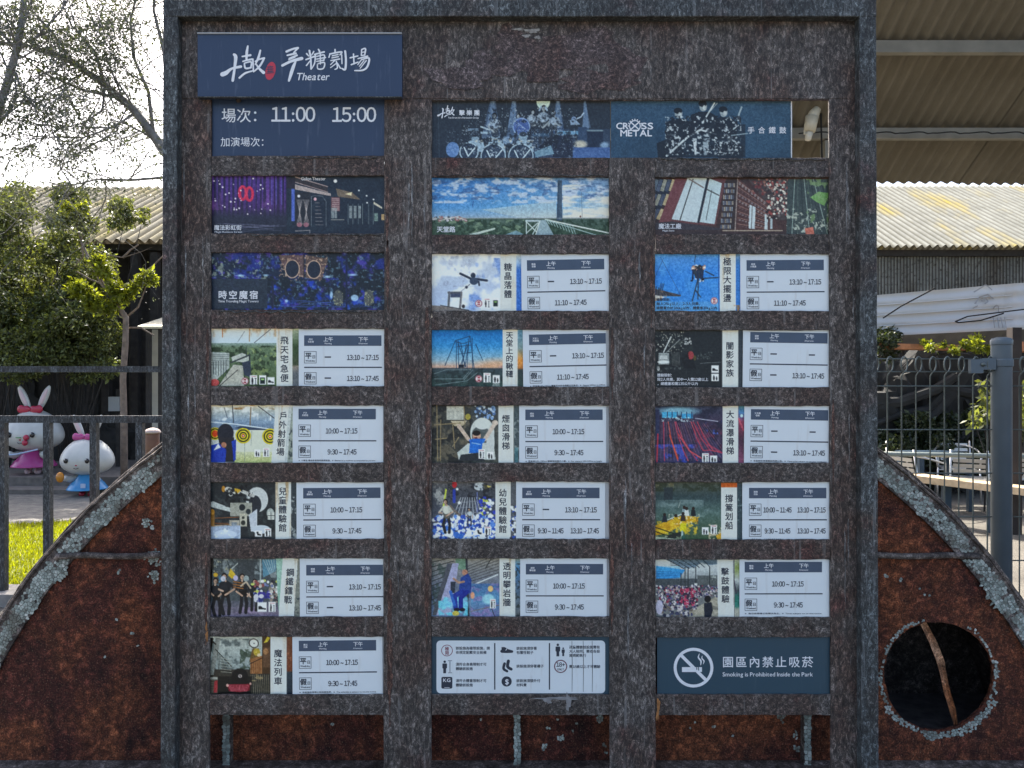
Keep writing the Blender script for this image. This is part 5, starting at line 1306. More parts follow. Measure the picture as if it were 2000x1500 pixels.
mb = MB(); text(mb, fr, '體驗限制：', 1282, 587.6, 6.4, .012, lift=.001); text(mb, fr, '每人25kg以上，2-3人共乘，', 1282, 595.8, 6.9, .012, width=90, lift=.001); text(mb, fr, '總體重合計180kg以內，體重差30kg以內', 1282, 603.8, 6.6, .012, width=119, lift=.001); mb.build('caption_lettering', M_INK, o)
time_slip(1446, 1619, 496, 607, 1458, 508.2, -.4, '-', PM15, '', '11:10 ~ 17:45', 'timetable slip right of the blue sky swing riders photo card', tiny=('極限', '大擺盪'))

# R3 shadow family
s = slot(2, 3, 1460); cv = Cv(*s, bg=(48, 54, 58), view=(1250, 480, 5), seed=34)
cv.mott((66, 72, 72), 50, .5, .7, .7, (140, 820, 560, 1200)); cv.mott((36, 40, 44), 30, .52, .62, .8, (140, 820, 480, 1200)); cv.dots(110, (150, 840, 430, 1040), (3, 8), [(130, 130, 124), (90, 94, 92), (170, 170, 164)]); cv.dots(24, (430, 900, 500, 970), (4, 9), [(150, 152, 150), (200, 200, 200)])
cv.line([(230, 1040), (300, 895)], 11, (200, 204, 204)); cv.line([(260, 1040), (390, 915)], 8, (150, 154, 154)); cv.rect(180, 1045, 285, 1160, (150, 156, 156)); cv.rect(195, 1070, 270, 1110, (190, 194, 194)); cv.ell(228, 1135, 58, 16, (214, 218, 218)); [cv.line([(310 + 14 * q, 1040), (318 + 14 * q, 1170)], 5, (110, 112, 110)) for q in range(6)]; cv.ell(180, 1200, 14, 22, (190, 190, 190)); cv.mott((120, 124, 124), 26, .56, .66, .6, (160, 1170, 400, 1230))
cv.ell(495, 1070, 30, 40, (170, 72, 76), .9); cv.poly([(440, 1080), (470, 1040), (480, 1110)], (36, 38, 42)); cv.poly([(420, 1120), (520, 1110), (550, 1200), (430, 1200)], (38, 42, 48)); cv.ell(535, 1095, 14, 26, (110, 100, 60), .8); cv.line([(590, 1148), (790, 1138)], 4, (140, 144, 146)); cv.dots(30, (560, 1040, 700, 1110), (4, 9), [(70, 76, 78), (90, 96, 96)])
cv.icon(698, 1168, 770, 1240, 'shoe'); cv.icon(698, 1250, 770, 1320, 'pair'); cv.strip(803, 958, 815, 1385, rust=.15); cv.rect(958, 815, 1050, 1390, (66, 74, 82))
o, fr = photo_card(s[:2] + slot(2, 3)[2:], cv, '闇影家族', 1425.5, 668, 17.6, 16, 'dark grey photo card with a pale cart and a small red patch')
mb = MB(); text(mb, fr, '體驗限制：', 1283.5, 735.2, 6.6, .01, lift=.001); text(mb, fr, '限2人共乘，其中一人需12歲以上', 1283.5, 743.6, 6.9, .01, width=100, lift=.001); text(mb, fr, '，總體重和需135公斤以內', 1283.5, 751.8, 6.7, .01, width=80, lift=.001); mb.build('caption_lettering', M_INKW, o)
time_slip(1451.5, 1619, 645, 756, 1465.5, 648.2, .9, '-', '-', '-', PM45, 'timetable slip right of the dark grey photo card, with three dashes', tiny=('闇影', '家族'))

# R4 big waterfall slide
s = slot(2, 4, 1460); cv = Cv(*s, bg=(66, 62, 82), view=(1250, 780, 5), seed=35)
cv.grad([(60, (70, 76, 100)), (300, (78, 62, 84)), (620, (74, 74, 110))]); cv.mott((44, 48, 70), 60, .5, .62, .7); cv.mott((70, 90, 190), 50, .52, .64, .8, (150, 440, 560, 620)); cv.mott((80, 110, 200), 30, .58, .68, .8, (640, 200, 800, 340)); cv.mott((120, 60, 86), 50, .54, .66, .7, (480, 240, 800, 560))
cv.ell(370, 115, 190, 40, (140, 190, 210), .9, soft=30); cv.rect(215, 125, 370, 180, (80, 170, 210)); cv.rect(405, 140, 515, 185, (70, 160, 206)); [cv.rect(x, 122, x + 10, 188, (60, 80, 110)) for x in (262, 310, 360, 400, 450, 500)]; cv.mott((210, 230, 236), 14, .6, .68, .8, (210, 170, 530, 220)); cv.line([(540, 185), (760, 215)], 7, (190, 190, 210))
cv.rect(150, 100, 190, 400, (60, 66, 100))
for q, (x0, xb) in enumerate(((230, 240), (275, 370), (340, 470), (350, 560), (500, 680), (520, 780), (560, 800))): cv.line([(x0, 220), (x0 + (xb - x0) * .3, 380), (x0 + (xb - x0) * .65, 500), (xb, 600 if q < 4 else 440 + 14 * q)], 9, (196, 74, 92) if q != 1 else (214, 96, 76), .9)
for q in range(22):
    x0 = 220 + q * 20; x1 = 200 + q * 34; cv.line([(x0, 230), (x0 + (x1 - x0) * .5, 420), (x1, 600)], 3.5, [(150, 120, 150), (130, 110, 170), (190, 130, 140)][q % 3], .65)
cv.line([(175, 340), (165, 610)], 13, (190, 66, 84)); cv.line([(290, 350), (370, 580)], 13, (206, 90, 70)); cv.line([(375, 340), (480, 500), (600, 575)], 12, (196, 90, 100)); cv.line([(660, 440), (800, 520)], 16, (180, 70, 96), .7)
cv.icon(605, 528, 672, 615, 'height'); cv.icon(685, 548, 752, 615, 'pair'); cv.strip(806, 960, 55, 630, rust=.1); cv.grad([(60, (80, 120, 130)), (130, (90, 140, 190)), (220, (150, 70, 96)), (400, (84, 60, 80)), (630, (150, 90, 120))], 961, 55, 1050, 635); cv.line([(965, 190), (1010, 300)], 16, (190, 90, 110)); cv.ell(993, 160, 14, 16, (190, 226, 240))
photo_card(s[:2] + slot(2, 4)[2:], cv, '大流瀑滑梯', 1426, 802, 17.7, 16.2, 'photo card of long glowing red slide lanes running down from blue windows')
time_slip(1454, 1619, 793, 904, 1466.8, 799, .8, '-', '-', '-', PM45, 'timetable slip right of the glowing red slide lanes photo card', '※ 本設施依現場開放時間公告，※ Operation subject to on-site conditions', ('大流瀑', '滑梯'))

# R5 punting
s = slot(2, 5, 1457); cv = Cv(*s, bg=(66, 84, 84), view=(1250, 780, 5), seed=36)
cv.grad([(810, (90, 96, 84)), (950, (66, 84, 88)), (1100, (92, 116, 112)), (1380, (74, 98, 74))]); cv.mott((120, 116, 90), 50, .5, .66, .8, (150, 815, 330, 900)); cv.mott((60, 70, 56), 40, .52, .62, .8, (150, 815, 800, 900)); cv.mott((150, 170, 170), 120, .5, .7, .5, (150, 980, 800, 1150), ax=2); cv.rect(235, 860, 320, 980, (52, 64, 72), .8); cv.line([(375, 1060), (395, 1000)], 5, (170, 176, 170))
cv.poly([(150, 1230), (420, 1130), (560, 1150), (570, 1190), (400, 1230), (280, 1300), (150, 1330)], (206, 160, 36)); cv.mott((230, 196, 60), 30, .5, .64, .8, (150, 1190, 560, 1320)); cv.mott((230, 226, 200), 20, .62, .7, .8, (280, 1120, 580, 1220)); [cv.line(p, 9, (60, 56, 40)) for p in ([(150, 1250), (330, 1310)], [(150, 1290), (260, 1330)])]; cv.line([(260, 1180), (430, 1110)], 7, (226, 226, 214)); cv.line([(430, 1220), (575, 1150)], 8, (226, 190, 70)); cv.line([(550, 1150), (560, 1215)], 10, (150, 120, 60))
for x, y, c in ((240, 1200, (44, 56, 66)), (432, 1130, (150, 170, 176)), (455, 1140, (206, 210, 206)), (520, 1140, (40, 50, 56)), (420, 1190, (70, 60, 56)), (350, 1210, (206, 170, 40))): cv.poly([(x - 26, y), (x - 18, y - 60), (x + 18, y - 60), (x + 28, y)], c); cv.ell(x, y - 74, 15, 17, (60, 50, 46))
cv.poly([(395, 1210), (455, 1210), (450, 1290), (390, 1290)], (214, 204, 40)); cv.line([(412, 1290), (412, 1350)], 18, (170, 190, 190)); cv.poly([(230, 1340), (400, 1290), (400, 1370), (200, 1372)], (50, 60, 58)); cv.poly([(150, 1340), (230, 1350), (380, 1365), (150, 1375)], (190, 196, 170)); cv.mott((170, 180, 150), 26, .55, .65, .7, (150, 1330, 420, 1380)); cv.ell(425, 1350, 20, 26, (60, 100, 90))
cv.icon(604, 1250, 670, 1320, 'pair'); cv.mott((206, 190, 160), 20, .5, .6, .9, (670, 1220, 800, 1375)); cv.icon(690, 1226, 752, 1316, 'height'); cv.poly([(740, 1330), (800, 1300), (800, 1375), (760, 1375)], (206, 160, 50))
cv.strip(791, 947, 855, 1385, rust=.05); cv.rect(791, 815, 947, 858, (206, 104, 36)); cv.mott((226, 130, 50), 40, .5, .65, .7, (791, 815, 947, 858), ax=4); cv.rect(948, 815, 1030, 1390, (70, 86, 94)); cv.mott((130, 150, 150), 24, .6, .68, .7, (948, 900, 1030, 1200))
photo_card(s[:2] + slot(2, 5)[2:], cv, '撐篙划船', 1424, 966, 17.6, 16.2, 'photo card of people punting a yellow boat, orange patch on its title strip')
time_slip(1450, 1620, 942, 1055, 1463, 952.8, 0, '10:00 ~ 11:45', PM15, '9:30 ~ 11:45', PM45, 'timetable slip right of the yellow boat photo card, four time ranges', '※ 限身高100cm以下需由家長陪同參加，※ Under 100 cm children must be accompanied', ('撐篙', '划船'))

# R6 drum experience
s = slot(2, 6, 1450); cv = Cv(*s, bg=(120, 124, 126), view=(1250, 1070, 5), seed=37)
cv.grad([(100, (206, 208, 204)), (220, (186, 192, 194)), (380, (110, 116, 120))], 150, 100, 770, 400); cv.poly([(240, 110), (760, 110), (760, 160), (680, 170), (600, 140), (540, 190), (430, 200)], (120, 140, 156)); [cv.line([(260 + 70 * q, 110), (430 + 50 * q, 205 - 4 * q)], 7, (60, 70, 76)) for q in range(6)]; [cv.line([(300, 125 + 16 * q), (760, 112 + 12 * q)], 5, (70, 84, 90)) for q in range(4)]
cv.poly([(155, 175), (440, 215), (390, 290), (155, 310)], (60, 150, 210)); cv.grad([(175, (100, 190, 226)), (300, (60, 140, 206))], 155, 180, 390, 300, al=.4); [cv.line([(155, 230 + 24 * q), (390, 240 + 14 * q)], 6, (50, 120, 180)) for q in range(3)]
cv.rect(155, 300, 770, 400, (84, 92, 98)); cv.rect(560, 270, 770, 360, (100, 106, 108)); [cv.line([(x, 190 if x > 430 else 250), (x, 390)], 9, (60, 66, 70)) for x in (440, 545, 680, 400, 470)]; cv.mott((190, 196, 190), 26, .6, .7, .8, (690, 230, 770, 400)); cv.rect(530, 345, 560, 400, (206, 208, 206))
cv.poly([(520, 600), (770, 460), (770, 690), (360, 690)], (166, 160, 146))
pal = [(70, 70, 110), (52, 54, 70), (196, 190, 196), (150, 66, 90), (100, 96, 140), (206, 200, 196), (60, 60, 84), (170, 150, 150)]
cv.dots(520, (155, 370, 560, 600), (5, 12), pal); cv.dots(160, (520, 370, 760, 480), (4, 9), pal); cv.dots(60, (390, 400, 540, 560), (8, 16), [(160, 60, 90), (190, 80, 110), (70, 60, 80)]); cv.dots(90, (155, 560, 520, 670), (8, 17), [(60, 64, 84), (190, 184, 186), (80, 84, 110), (120, 110, 104)]); cv.ell(190, 580, 34, 70, (190, 186, 206))
cv.ell(660, 500, 32, 34, (36, 40, 46)); cv.poly([(625, 540), (700, 530), (712, 610), (690, 690), (628, 690)], (48, 56, 70)); cv.poly([(700, 560), (770, 580), (770, 610), (705, 600)], (100, 100, 96), .6)
cv.strip(752, 908, 100, 690, slant=.02, rust=.15); cv.grad([(100, (186, 190, 180)), (200, (140, 156, 90)), (310, (190, 196, 196)), (420, (80, 90, 96)), (480, (50, 120, 110)), (570, (60, 130, 120)), (600, (170, 170, 160))], 925, 110, 980, 690); cv.line([(920, 320), (940, 450)], 8, (70, 60, 80))
photo_card(s[:2] + slot(2, 6)[2:], cv, '擊鼓體驗', 1416, 1109, 17.7, 16.2, 'photo card of a seated crowd under a steel canopy with blue sheet', slant=.02)
time_slip(1444.5, 1619.5, 1093, 1206, 1454.5, 1097.5, -.1, '', A, '', B, 'timetable slip right of the seated crowd photo card', '※ 每日依現場公告場次為主，※ Times subject to on-site notice', ('擊鼓', '體驗'))

# ------------------------------------------------------------------ navy session board and header plaque
fr = Frame2(D0 + 0.0095, (580, 250), 0)
o = slab('session_board', fr, 407, 186, 753, 306, 0.003, M_NAVY, None, 'navy blue session time card directly under the large navy plaque', 'time card')
mb = MB()
text(mb, fr, '場次：', 432, 236.5, 29.5, .004); text(mb, fr, '11:00', 529.5, 237, 37.5, .010, width=86); text(mb, fr, '15:00', 648.5, 237.5, 37.5, .010, width=86)
mb.build('session_lettering', M_INKW, o); mb = MB(); text(mb, fr, '加演場次：', 430.5, 284.5, 19.4, .002); mb.build('extra_session_lettering', M_INKW, o)

PQ = D0 - 0.022
fr = Frame2(PQ, (585, 128), 0)
o = slab('name_plaque', fr, 386, 66, 785, 190, 0.02, M_NAVY, None, 'big navy blue name plaque with white brush lettering and red seal', 'plaque')
mb = MB().bar(fr(386, 190.3, 0.004), fr(785, 190.3, 0.004), 0.012, 0.003); mb.build('bottom_lip', M_FRAME, o)
mb = MB().bar(fr(386, 65.6, 0.001), fr(785, 65.6, 0.001), 0.01, 0.002); mb.build('top_lip', M_EDGE, o)
SHI = [([(232, 228), (252, 262), (238, 400), (216, 545)], [16, 22, 15, 17]), ([(90, 470), (135, 452), (205, 400), (315, 376)], [28, 26, 14, 17])]
GU = [([(400, 125), (388, 200), (384, 285)], [10, 17, 13]), ([(332, 252), (432, 236)], [9, 14]), ([(340, 312), (395, 296), (450, 286)], [9, 10, 13]), ([(358, 335), (372, 395), (440, 388)], [9, 12, 10]), ([(360, 333), (440, 318), (438, 386)], [8, 10, 10]),
      ([(298, 512), (370, 455), (470, 425)], [13, 12, 8]), ([(462, 285), (468, 420)], [10, 9]), ([(553, 178), (528, 270), (490, 350)], [11, 15, 8]), ([(490, 312), (545, 285), (600, 272)], [8, 10, 13]), ([(594, 286), (545, 370), (470, 440)], [12, 13, 7]), ([(500, 345), (545, 405), (592, 448)], [8, 14, 20])]
REST = [([(872, 192), (950, 160), (1012, 148)], [14, 12, 14]), ([(1012, 150), (960, 205)], [12, 8]), ([(882, 238), (985, 214)], [10, 14]), ([(905, 276), (1000, 238)], [9, 12]), ([(822, 362), (930, 310), (1058, 276)], [15, 16, 21]), ([(985, 312), (958, 372), (932, 450), (902, 548)], [10, 20, 21, 13]), ([(900, 292), (975, 258)], [8, 10]),
        ([(1152, 180), (1168, 280), (1172, 405)], [12, 11, 10]), ([(1110, 290), (1215, 250)], [9, 11]), ([(1118, 218), (1142, 246)], [10, 7]), ([(1205, 192), (1180, 235)], [9, 6]), ([(1116, 362), (1160, 305)], [9, 7]), ([(1262, 165), (1276, 190)], [9, 11]), ([(1215, 226), (1332, 196)], [9, 11]), ([(1226, 230), (1216, 330), (1182, 398)], [9, 9, 6]), ([(1240, 252), (1332, 234), (1326, 302)], [7, 9, 8]), ([(1238, 284), (1348, 264)], [7, 9]), ([(1240, 312), (1330, 297)], [7, 8]), ([(1284, 220), (1286, 345)], [8, 7]), ([(1250, 342), (1334, 326), (1322, 396), (1256, 402), (1250, 342)], [8, 9, 9, 8, 7]),
        ([(1465, 168), (1465, 208)], [10, 8]), ([(1400, 222), (1542, 196), (1525, 232)], [9, 11, 8]), ([(1402, 226), (1390, 262)], [8, 8]), ([(1430, 244), (1502, 228)], [7, 8]), ([(1426, 270), (1506, 254)], [7, 8]), ([(1415, 302), (1522, 282)], [8, 9]), ([(1472, 290), (1410, 352)], [8, 6]), ([(1480, 310), (1494, 388), (1462, 410)], [8, 9, 6]), ([(1482, 335), (1410, 388)], [7, 6]), ([(1492, 330), (1530, 396)], [7, 8]), ([(1546, 232), (1550, 340)], [8, 7]), ([(1588, 186), (1598, 300), (1588, 408), (1545, 396)], [12, 13, 14, 7]),
        ([(1690, 222), (1697, 342)], [9, 9]), ([(1650, 268), (1742, 246)], [9, 9]), ([(1664, 352), (1746, 320)], [10, 7]), ([(1790, 166), (1786, 240)], [8, 8]), ([(1790, 168), (1836, 157), (1826, 236)], [8, 10, 9]), ([(1790, 202), (1828, 196)], [6, 7]), ([(1786, 242), (1830, 233)], [7, 7]), ([(1746, 278), (1862, 248)], [8, 10]), ([(1792, 285), (1742, 352)], [8, 6]), ([(1790, 292), (1878, 272), (1862, 370), (1806, 418), (1704, 424)], [8, 12, 13, 11, 7]), ([(1818, 302), (1762, 372)], [7, 6]), ([(1846, 302), (1772, 396)], [8, 6])]
mb = MB(); q = 0
for pts, ws in SHI + GU + REST:
    q += 1
    if q == len(SHI + GU) + 1: mb.build('brush_lettering', M_INKW, o); mb = MB()
    stroke(mb, fr, [(420 + x / 6.25, 70 + y / 6.25) for x, y in pts], [w / 6.25 for w in ws], 0.0006 + 0.00002 * q)
mb.build('brush_lettering', M_INKW, o)
mb = MB(); text(mb, fr, 'Theater', 577, 156.5, 20.5, .006, width=66, shear=.22, lift=.0009); mb.build('theater_lettering', M_INKW, o)
mb = MB(); disc(mb, fr, 528.3, 138.5, 9.6, .0006, 28, ry=18, rot=.22); mb.build('red_seal', M_INKR, o)
mb = MB()
for pts in ([(521, 131), (533, 130)], [(521, 135.5), (534, 134.5)], [(522, 140), (534, 139)], [(524, 130), (524, 141)], [(531, 130), (531, 141)], [(527.5, 128), (527.5, 142)], [(520.5, 143), (535, 142)]): stroke(mb, fr, pts, .7, .0012 + .00003 * len(mb.v) / 60, 1)
mb.build('seal_script', M_NAVY, o)
# troupe poster caption in the same brush hand
o = [x for x in bpy.data.objects if x.name.startswith('photo_card') and x.get('label', '').startswith('wide stage')][0]
fr = Frame2(CARD_D, (1000, 250), 0); mb = MB(); q = 0
for pts, ws in SHI + GU:
    q += 1; stroke(mb, fr, [(855.5 - 1 + (x - 75) / 16.2, 206 + (y - 125) / 17.5) for x, y in pts], [w / 17 + .12 for w in ws], 0.0009 + 0.00002 * q, 4)
for i, ch in enumerate('擊樂團'): text(mb, fr, ch, 896.5 + i * 14.6, 224.5, 11.4, .014, lift=.001)
text(mb, fr, 'Ten Drum Art Percussion Group', 875, 231.4, 4.4, .012, width=60, lift=.001); mb.build('caption_lettering', M_INKW, o)

# ------------------------------------------------------------------ rules legend card and no smoking card
fr = Frame2(D0 + 0.0105, (1015, 1300), 0)
o = slab('rules_legend', fr, 839, 1240, 1194, 1361, 0.003, M_TEAL, None, 'white rounded legend card with symbols and rules, dark border, bottom of middle column', 'rules card')
mb = MB(); rrect(mb, fr, 852.5, 1251, 1182, 1354, 8, .0004); mb.build('white_field', M_WHITE, o)
mb = MB()
for x in (966.3, 1073.2): rect(mb, fr, x - 1.2, 1256, x + 1.2, 1347, .0008)
for (x, y, t) in ((890, 1268.5, '該設施為極限設施，請'), (890, 1276.8, '依規定配戴安全設備'), (890, 1300, '須符合身高限制才可'), (890, 1308.5, '體驗該設施'), (890, 1332, '須符合體重限制才可'), (890, 1340.4, '體驗該設施'),
                  (1008.5, 1268.8, '該設施須穿著'), (1008.5, 1277, '包覆性鞋子'), (1008.5, 1303.6, '該設施須穿著襪子'), (1008.5, 1332, '該設施須額外付'), (1008.5, 1340.4, '材料費'),
                  (1111.5, 1266.5, '孩童體驗該設施需有'), (1111.5, 1274.6, '大人陪同，需依各設'), (1111.5, 1282.6, '施規範執行'), (1111.5, 1304.4, '需18歲以上才可體驗')): text(mb, fr, t, x, y, 6.7, .012, lift=.0008)
mb.build('rule_lettering', M_INK, o)
def man(mb, x, y, h):
    disc(mb, fr, x, y + h * .1, h * .1, .0008, 14); rrect(mb, fr, x - h * .18, y + h * .23, x + h * .18, y + h * .62, h * .06, .0008); rect(mb, fr, x - h * .11, y + h * .6, x + h * .11, y + h, .0009)
mb = MB()
man(mb, 868.5, 1290, 25); mb.build('height_symbol', M_INK, o); mb = MB(); rect(mb, fr, 878.2, 1291.5, 879.4, 1313, .0008); rect(mb, fr, 875, 1290, 883, 1291, .0008); rect(mb, fr, 875, 1313.6, 883, 1314.6, .0008)
mb.build('height_scale_symbol', M_INK, o); mb = MB(); rrect(mb, fr, 862, 1322, 883.5, 1345, 3, .0008); mb.build('scale_symbol', M_INK, o); mb = MB()
stroke(mb, fr, [(980, 1272), (990, 1272.5), (1000, 1272.5)], [3, 3, 2.5], .0008, 3); mb.add([fr(979.5, 1264, .001), fr(985, 1263.5, .001), fr(993, 1268, .001), fr(1001, 1270.5, .001), fr(1001, 1273, .001), fr(979.5, 1273, .001)], [(0, 1, 2, 3, 4, 5)])
mb.build('shoe_symbol', M_INK, o); mb = MB(); stroke(mb, fr, [(993, 1291), (991.5, 1302), (998.5, 1307)], [3, 3, 2.8], .0008, 4); stroke(mb, fr, [(985.5, 1296), (983.5, 1306), (990.5, 1311)], [2.6, 2.6, 2.4], .0009, 4)
mb.build('sock_symbol', M_INK, o); mb = MB(); disc(mb, fr, 989.5, 1331, 10, .0008); mb.build('coin_symbol', M_INK, o); mb = MB(); man(mb, 1089.5, 1257, 25); man(mb, 1100, 1264.5, 17)
mb.build('adult_and_child_symbol', M_INK, o); mb = MB(); text(mb, fr, '18+', 1086.5, 1302, 11, .016, width=17, lift=.0008); text(mb, fr, 'ONLY', 1088, 1309.3, 5.8, .014, width=13.5, lift=.0008); ringm(mb, fr, 1095, 1301.5, 12.2, 12.9, .0009)
mb.build('age_limit_symbol', M_INK, o)
mb = MB(); text(mb, fr, 'KG', 865.2, 1331.8, 9.4, .012, width=15, lift=.0014); text(mb, fr, '$', 986.2, 1336.5, 14.5, .012, lift=.0014); rect(mb, fr, 868, 1342.6, 878, 1343.4, .0014); stroke(mb, fr, [(988, 1270), (990, 1267)], .6, .0014, 1); mb.build('symbol_cutout', M_INKW, o)
mb = MB(); ringm(mb, fr, 873, 1270.5, 10, 11.3, .0008); text(mb, fr, '極', 869, 1270, 8.2, .014, lift=.0008); text(mb, fr, '限', 869, 1278.4, 8.2, .014, lift=.0008); ringm(mb, fr, 1095, 1301.5, 10.8, 12.1, .0008); mb.build('red_symbol', plain('faded_red_ink', (0.23, 0.06, 0.085), .5), o)
for x in (1117, 1139, 1156.5): stroke(MB(), fr, [(x, 1252), (x + .6, 1300), (x + .2, 1351)], [.35, .5, .3], .0012, 5).build('water_run', M_RUSTD, o)

fr = Frame2(D0 + 0.0105, (1453, 1300), 0)
o = slab('no_smoking_card', fr, 1283.5, 1240, 1625, 1361, 0.003, M_TEAL, None, 'dark teal no smoking card at the bottom of the right column', 'no smoking sign')
mb = MB(); X0, Y0 = 1354.5, 1304
ringm(mb, fr, X0, Y0, 33, 38.8, .0006)
stroke(mb, fr, [(X0 - 25, Y0 - 25), (X0 - 0.5, Y0 - .5)], 3.1, .0007, 1); stroke(mb, fr, [(X0 + 7, Y0 + 7), (X0 + 25, Y0 + 25)], 3.1, .0007, 1)
rect(mb, fr, 1332, 1303, 1360, 1312.5, .0008); rect(mb, fr, 1362, 1303, 1363.6, 1312.5, .0008); rect(mb, fr, 1365.4, 1303, 1371, 1312.5, .0008)
stroke(mb, fr, [(1366, 1277), (1364, 1284), (1369, 1291), (1368.5, 1299)], [.5, 1.4, 1.6, .5], .0008, 5); stroke(mb, fr, [(1371.5, 1281), (1371, 1286), (1375, 1291), (1373.5, 1297)], [.4, 1.1, 1.2, .4], .0008, 5)
mb.build('no_smoking_symbol', M_INKW, o)
mb = MB()
for i, ch in enumerate('園區內禁止吸菸'): text(mb, fr, ch, 1410.5 + i * 25.9, 1301.5, 22.8, .006, lift=.0008)
text(mb, fr, 'Smoking is Prohibited Inside the Park', 1411, 1321, 11.4, .006, width=177, lift=.0008); mb.build('card_lettering', M_INKW, o)
bpy.data.objects.remove(_go); bpy.data.curves.remove(_gc)
# ------------------------------------------------------------------ railing on the left
M_RAILING = steel('dark_railing_paint', (0.036, 0.038, 0.038), (0.13, 0.135, 0.135), (0.085, 0.078, 0.066), 0.52, 0.68, 0.3, 2.2)
dR = 5.6; k = dR / F
r0 = P(160, 1178, dR)
rail = thing('railing', 'dark steel railing with square bars left of the sign board', 'railing', (r0.x, r0.y, 0))
xl, xr = P(-140, 0, dR).x, P(560, 0, dR).x
for y0, y1 in ((715, 727), (812, 826)):
    a = P(0, y0, dR).z; b = P(0, y1, dR).z
    MB().box(xl, xr, r0.y, r0.y + 0.05, b, a).build('rail', M_RAILING, rail)
zt = P(0, 826, dR).z - 0.0005
for px in (-86, 2, 90, 181, 271, 361):
    x = P(px, 0, dR).x
    MB().box(x - .024, x + .024, r0.y + .001, r0.y + .05, 0.0, zt).build('bar', M_RAILING, rail)
for px in (-140, 440):
    x = P(px, 0, dR).x
    MB().box(x - .03, x + .03, r0.y - .003, r0.y + .056, 0.0, P(0, 712, dR).z).build('post', M_RAILING, rail)

# ------------------------------------------------------------------ sheds with corrugated roofs
def corr_mat(name, c, stain, rust=(0.30, 0.24, 0.05), s1=0.6, s2=0.55, rough=0.5, valley=0.0, off=0.0):
    m, nt, bs = new_mat(name)
    v = mapped(nt, (1, 1, 1))
    col = ramp(nt, noise(nt, v, 2.2, 5, 0.6), [(0.35, tuple(x * .75 for x in c)), (0.65, c)])
    col = mix(nt, ramp(nt, noise(nt, mapped(nt, (1, .35, .35)), 1.1, 5, 0.6), [(0.50, 0.0), (0.68, s1)]), col, rust)
    col = mix(nt, ramp(nt, noise(nt, v, 14, 4, 0.7), [(0.52, 0.0), (0.7, s2)]), col, stain)
    if valley:      # shade painted into the valleys to give the sheets striped contrast
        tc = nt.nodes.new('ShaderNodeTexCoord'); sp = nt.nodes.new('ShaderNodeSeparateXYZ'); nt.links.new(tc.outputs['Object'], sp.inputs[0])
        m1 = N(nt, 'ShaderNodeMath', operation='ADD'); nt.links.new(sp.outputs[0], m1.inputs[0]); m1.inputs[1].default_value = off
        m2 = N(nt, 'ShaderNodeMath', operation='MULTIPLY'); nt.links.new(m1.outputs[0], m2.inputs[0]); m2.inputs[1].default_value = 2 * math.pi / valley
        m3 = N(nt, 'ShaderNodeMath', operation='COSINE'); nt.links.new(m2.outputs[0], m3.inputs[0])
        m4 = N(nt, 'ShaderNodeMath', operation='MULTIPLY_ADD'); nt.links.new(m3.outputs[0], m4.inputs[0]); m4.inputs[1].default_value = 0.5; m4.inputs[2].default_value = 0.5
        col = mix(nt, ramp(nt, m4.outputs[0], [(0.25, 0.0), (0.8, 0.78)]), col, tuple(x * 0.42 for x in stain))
    nt.links.new(col, bs.inputs['Base Color']); bs.inputs['Roughness'].default_value = 0.95; bs.inputs['Specular IOR Level'].default_value = 0.08
    return m
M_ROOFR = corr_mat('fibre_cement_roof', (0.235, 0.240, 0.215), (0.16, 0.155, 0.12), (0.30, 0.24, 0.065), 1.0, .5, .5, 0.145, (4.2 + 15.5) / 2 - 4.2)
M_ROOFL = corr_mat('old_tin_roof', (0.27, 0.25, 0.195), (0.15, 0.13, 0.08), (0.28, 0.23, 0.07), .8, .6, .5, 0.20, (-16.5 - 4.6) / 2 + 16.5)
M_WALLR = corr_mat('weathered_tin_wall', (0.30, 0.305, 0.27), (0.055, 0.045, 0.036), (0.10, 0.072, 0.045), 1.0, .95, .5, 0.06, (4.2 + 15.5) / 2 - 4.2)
M_DARKWOOD = plain('dark_timber', (0.030, 0.027, 0.024), .85, var=.4, scale=9)
M_CREAM = plain('cream_paint', (0.50, 0.47, 0.38), .6, var=.12, scale=6)

def corrugated(name, o, ux, length_dir, width, length, pitch, amp, mat, parent, n_per=8):
    """sheet from origin o, across ux (unit), along length_dir (unit)"""
    ux = Vector(ux).normalized(); ld = Vector(length_dir).normalized(); nn = ux.cross(ld).normalized()
    cols = max(4, int(width / pitch * n_per)); V = []; Fc = []
    for i in range(cols + 1):
        t = width * i / cols; h = amp * math.cos(2 * math.pi * t / pitch)
        for L in (0, length / 2, length): V.append(Vector(o) + ux * t + nn * h + ld * L)
    for i in range(cols):
        for j in (0, 1): Fc.append((i * 3 + j, i * 3 + 3 + j, i * 3 + 4 + j, i * 3 + 1 + j))
    return np_mesh(name, [tuple(v) for v in V], Fc, mat, parent, smooth=True)

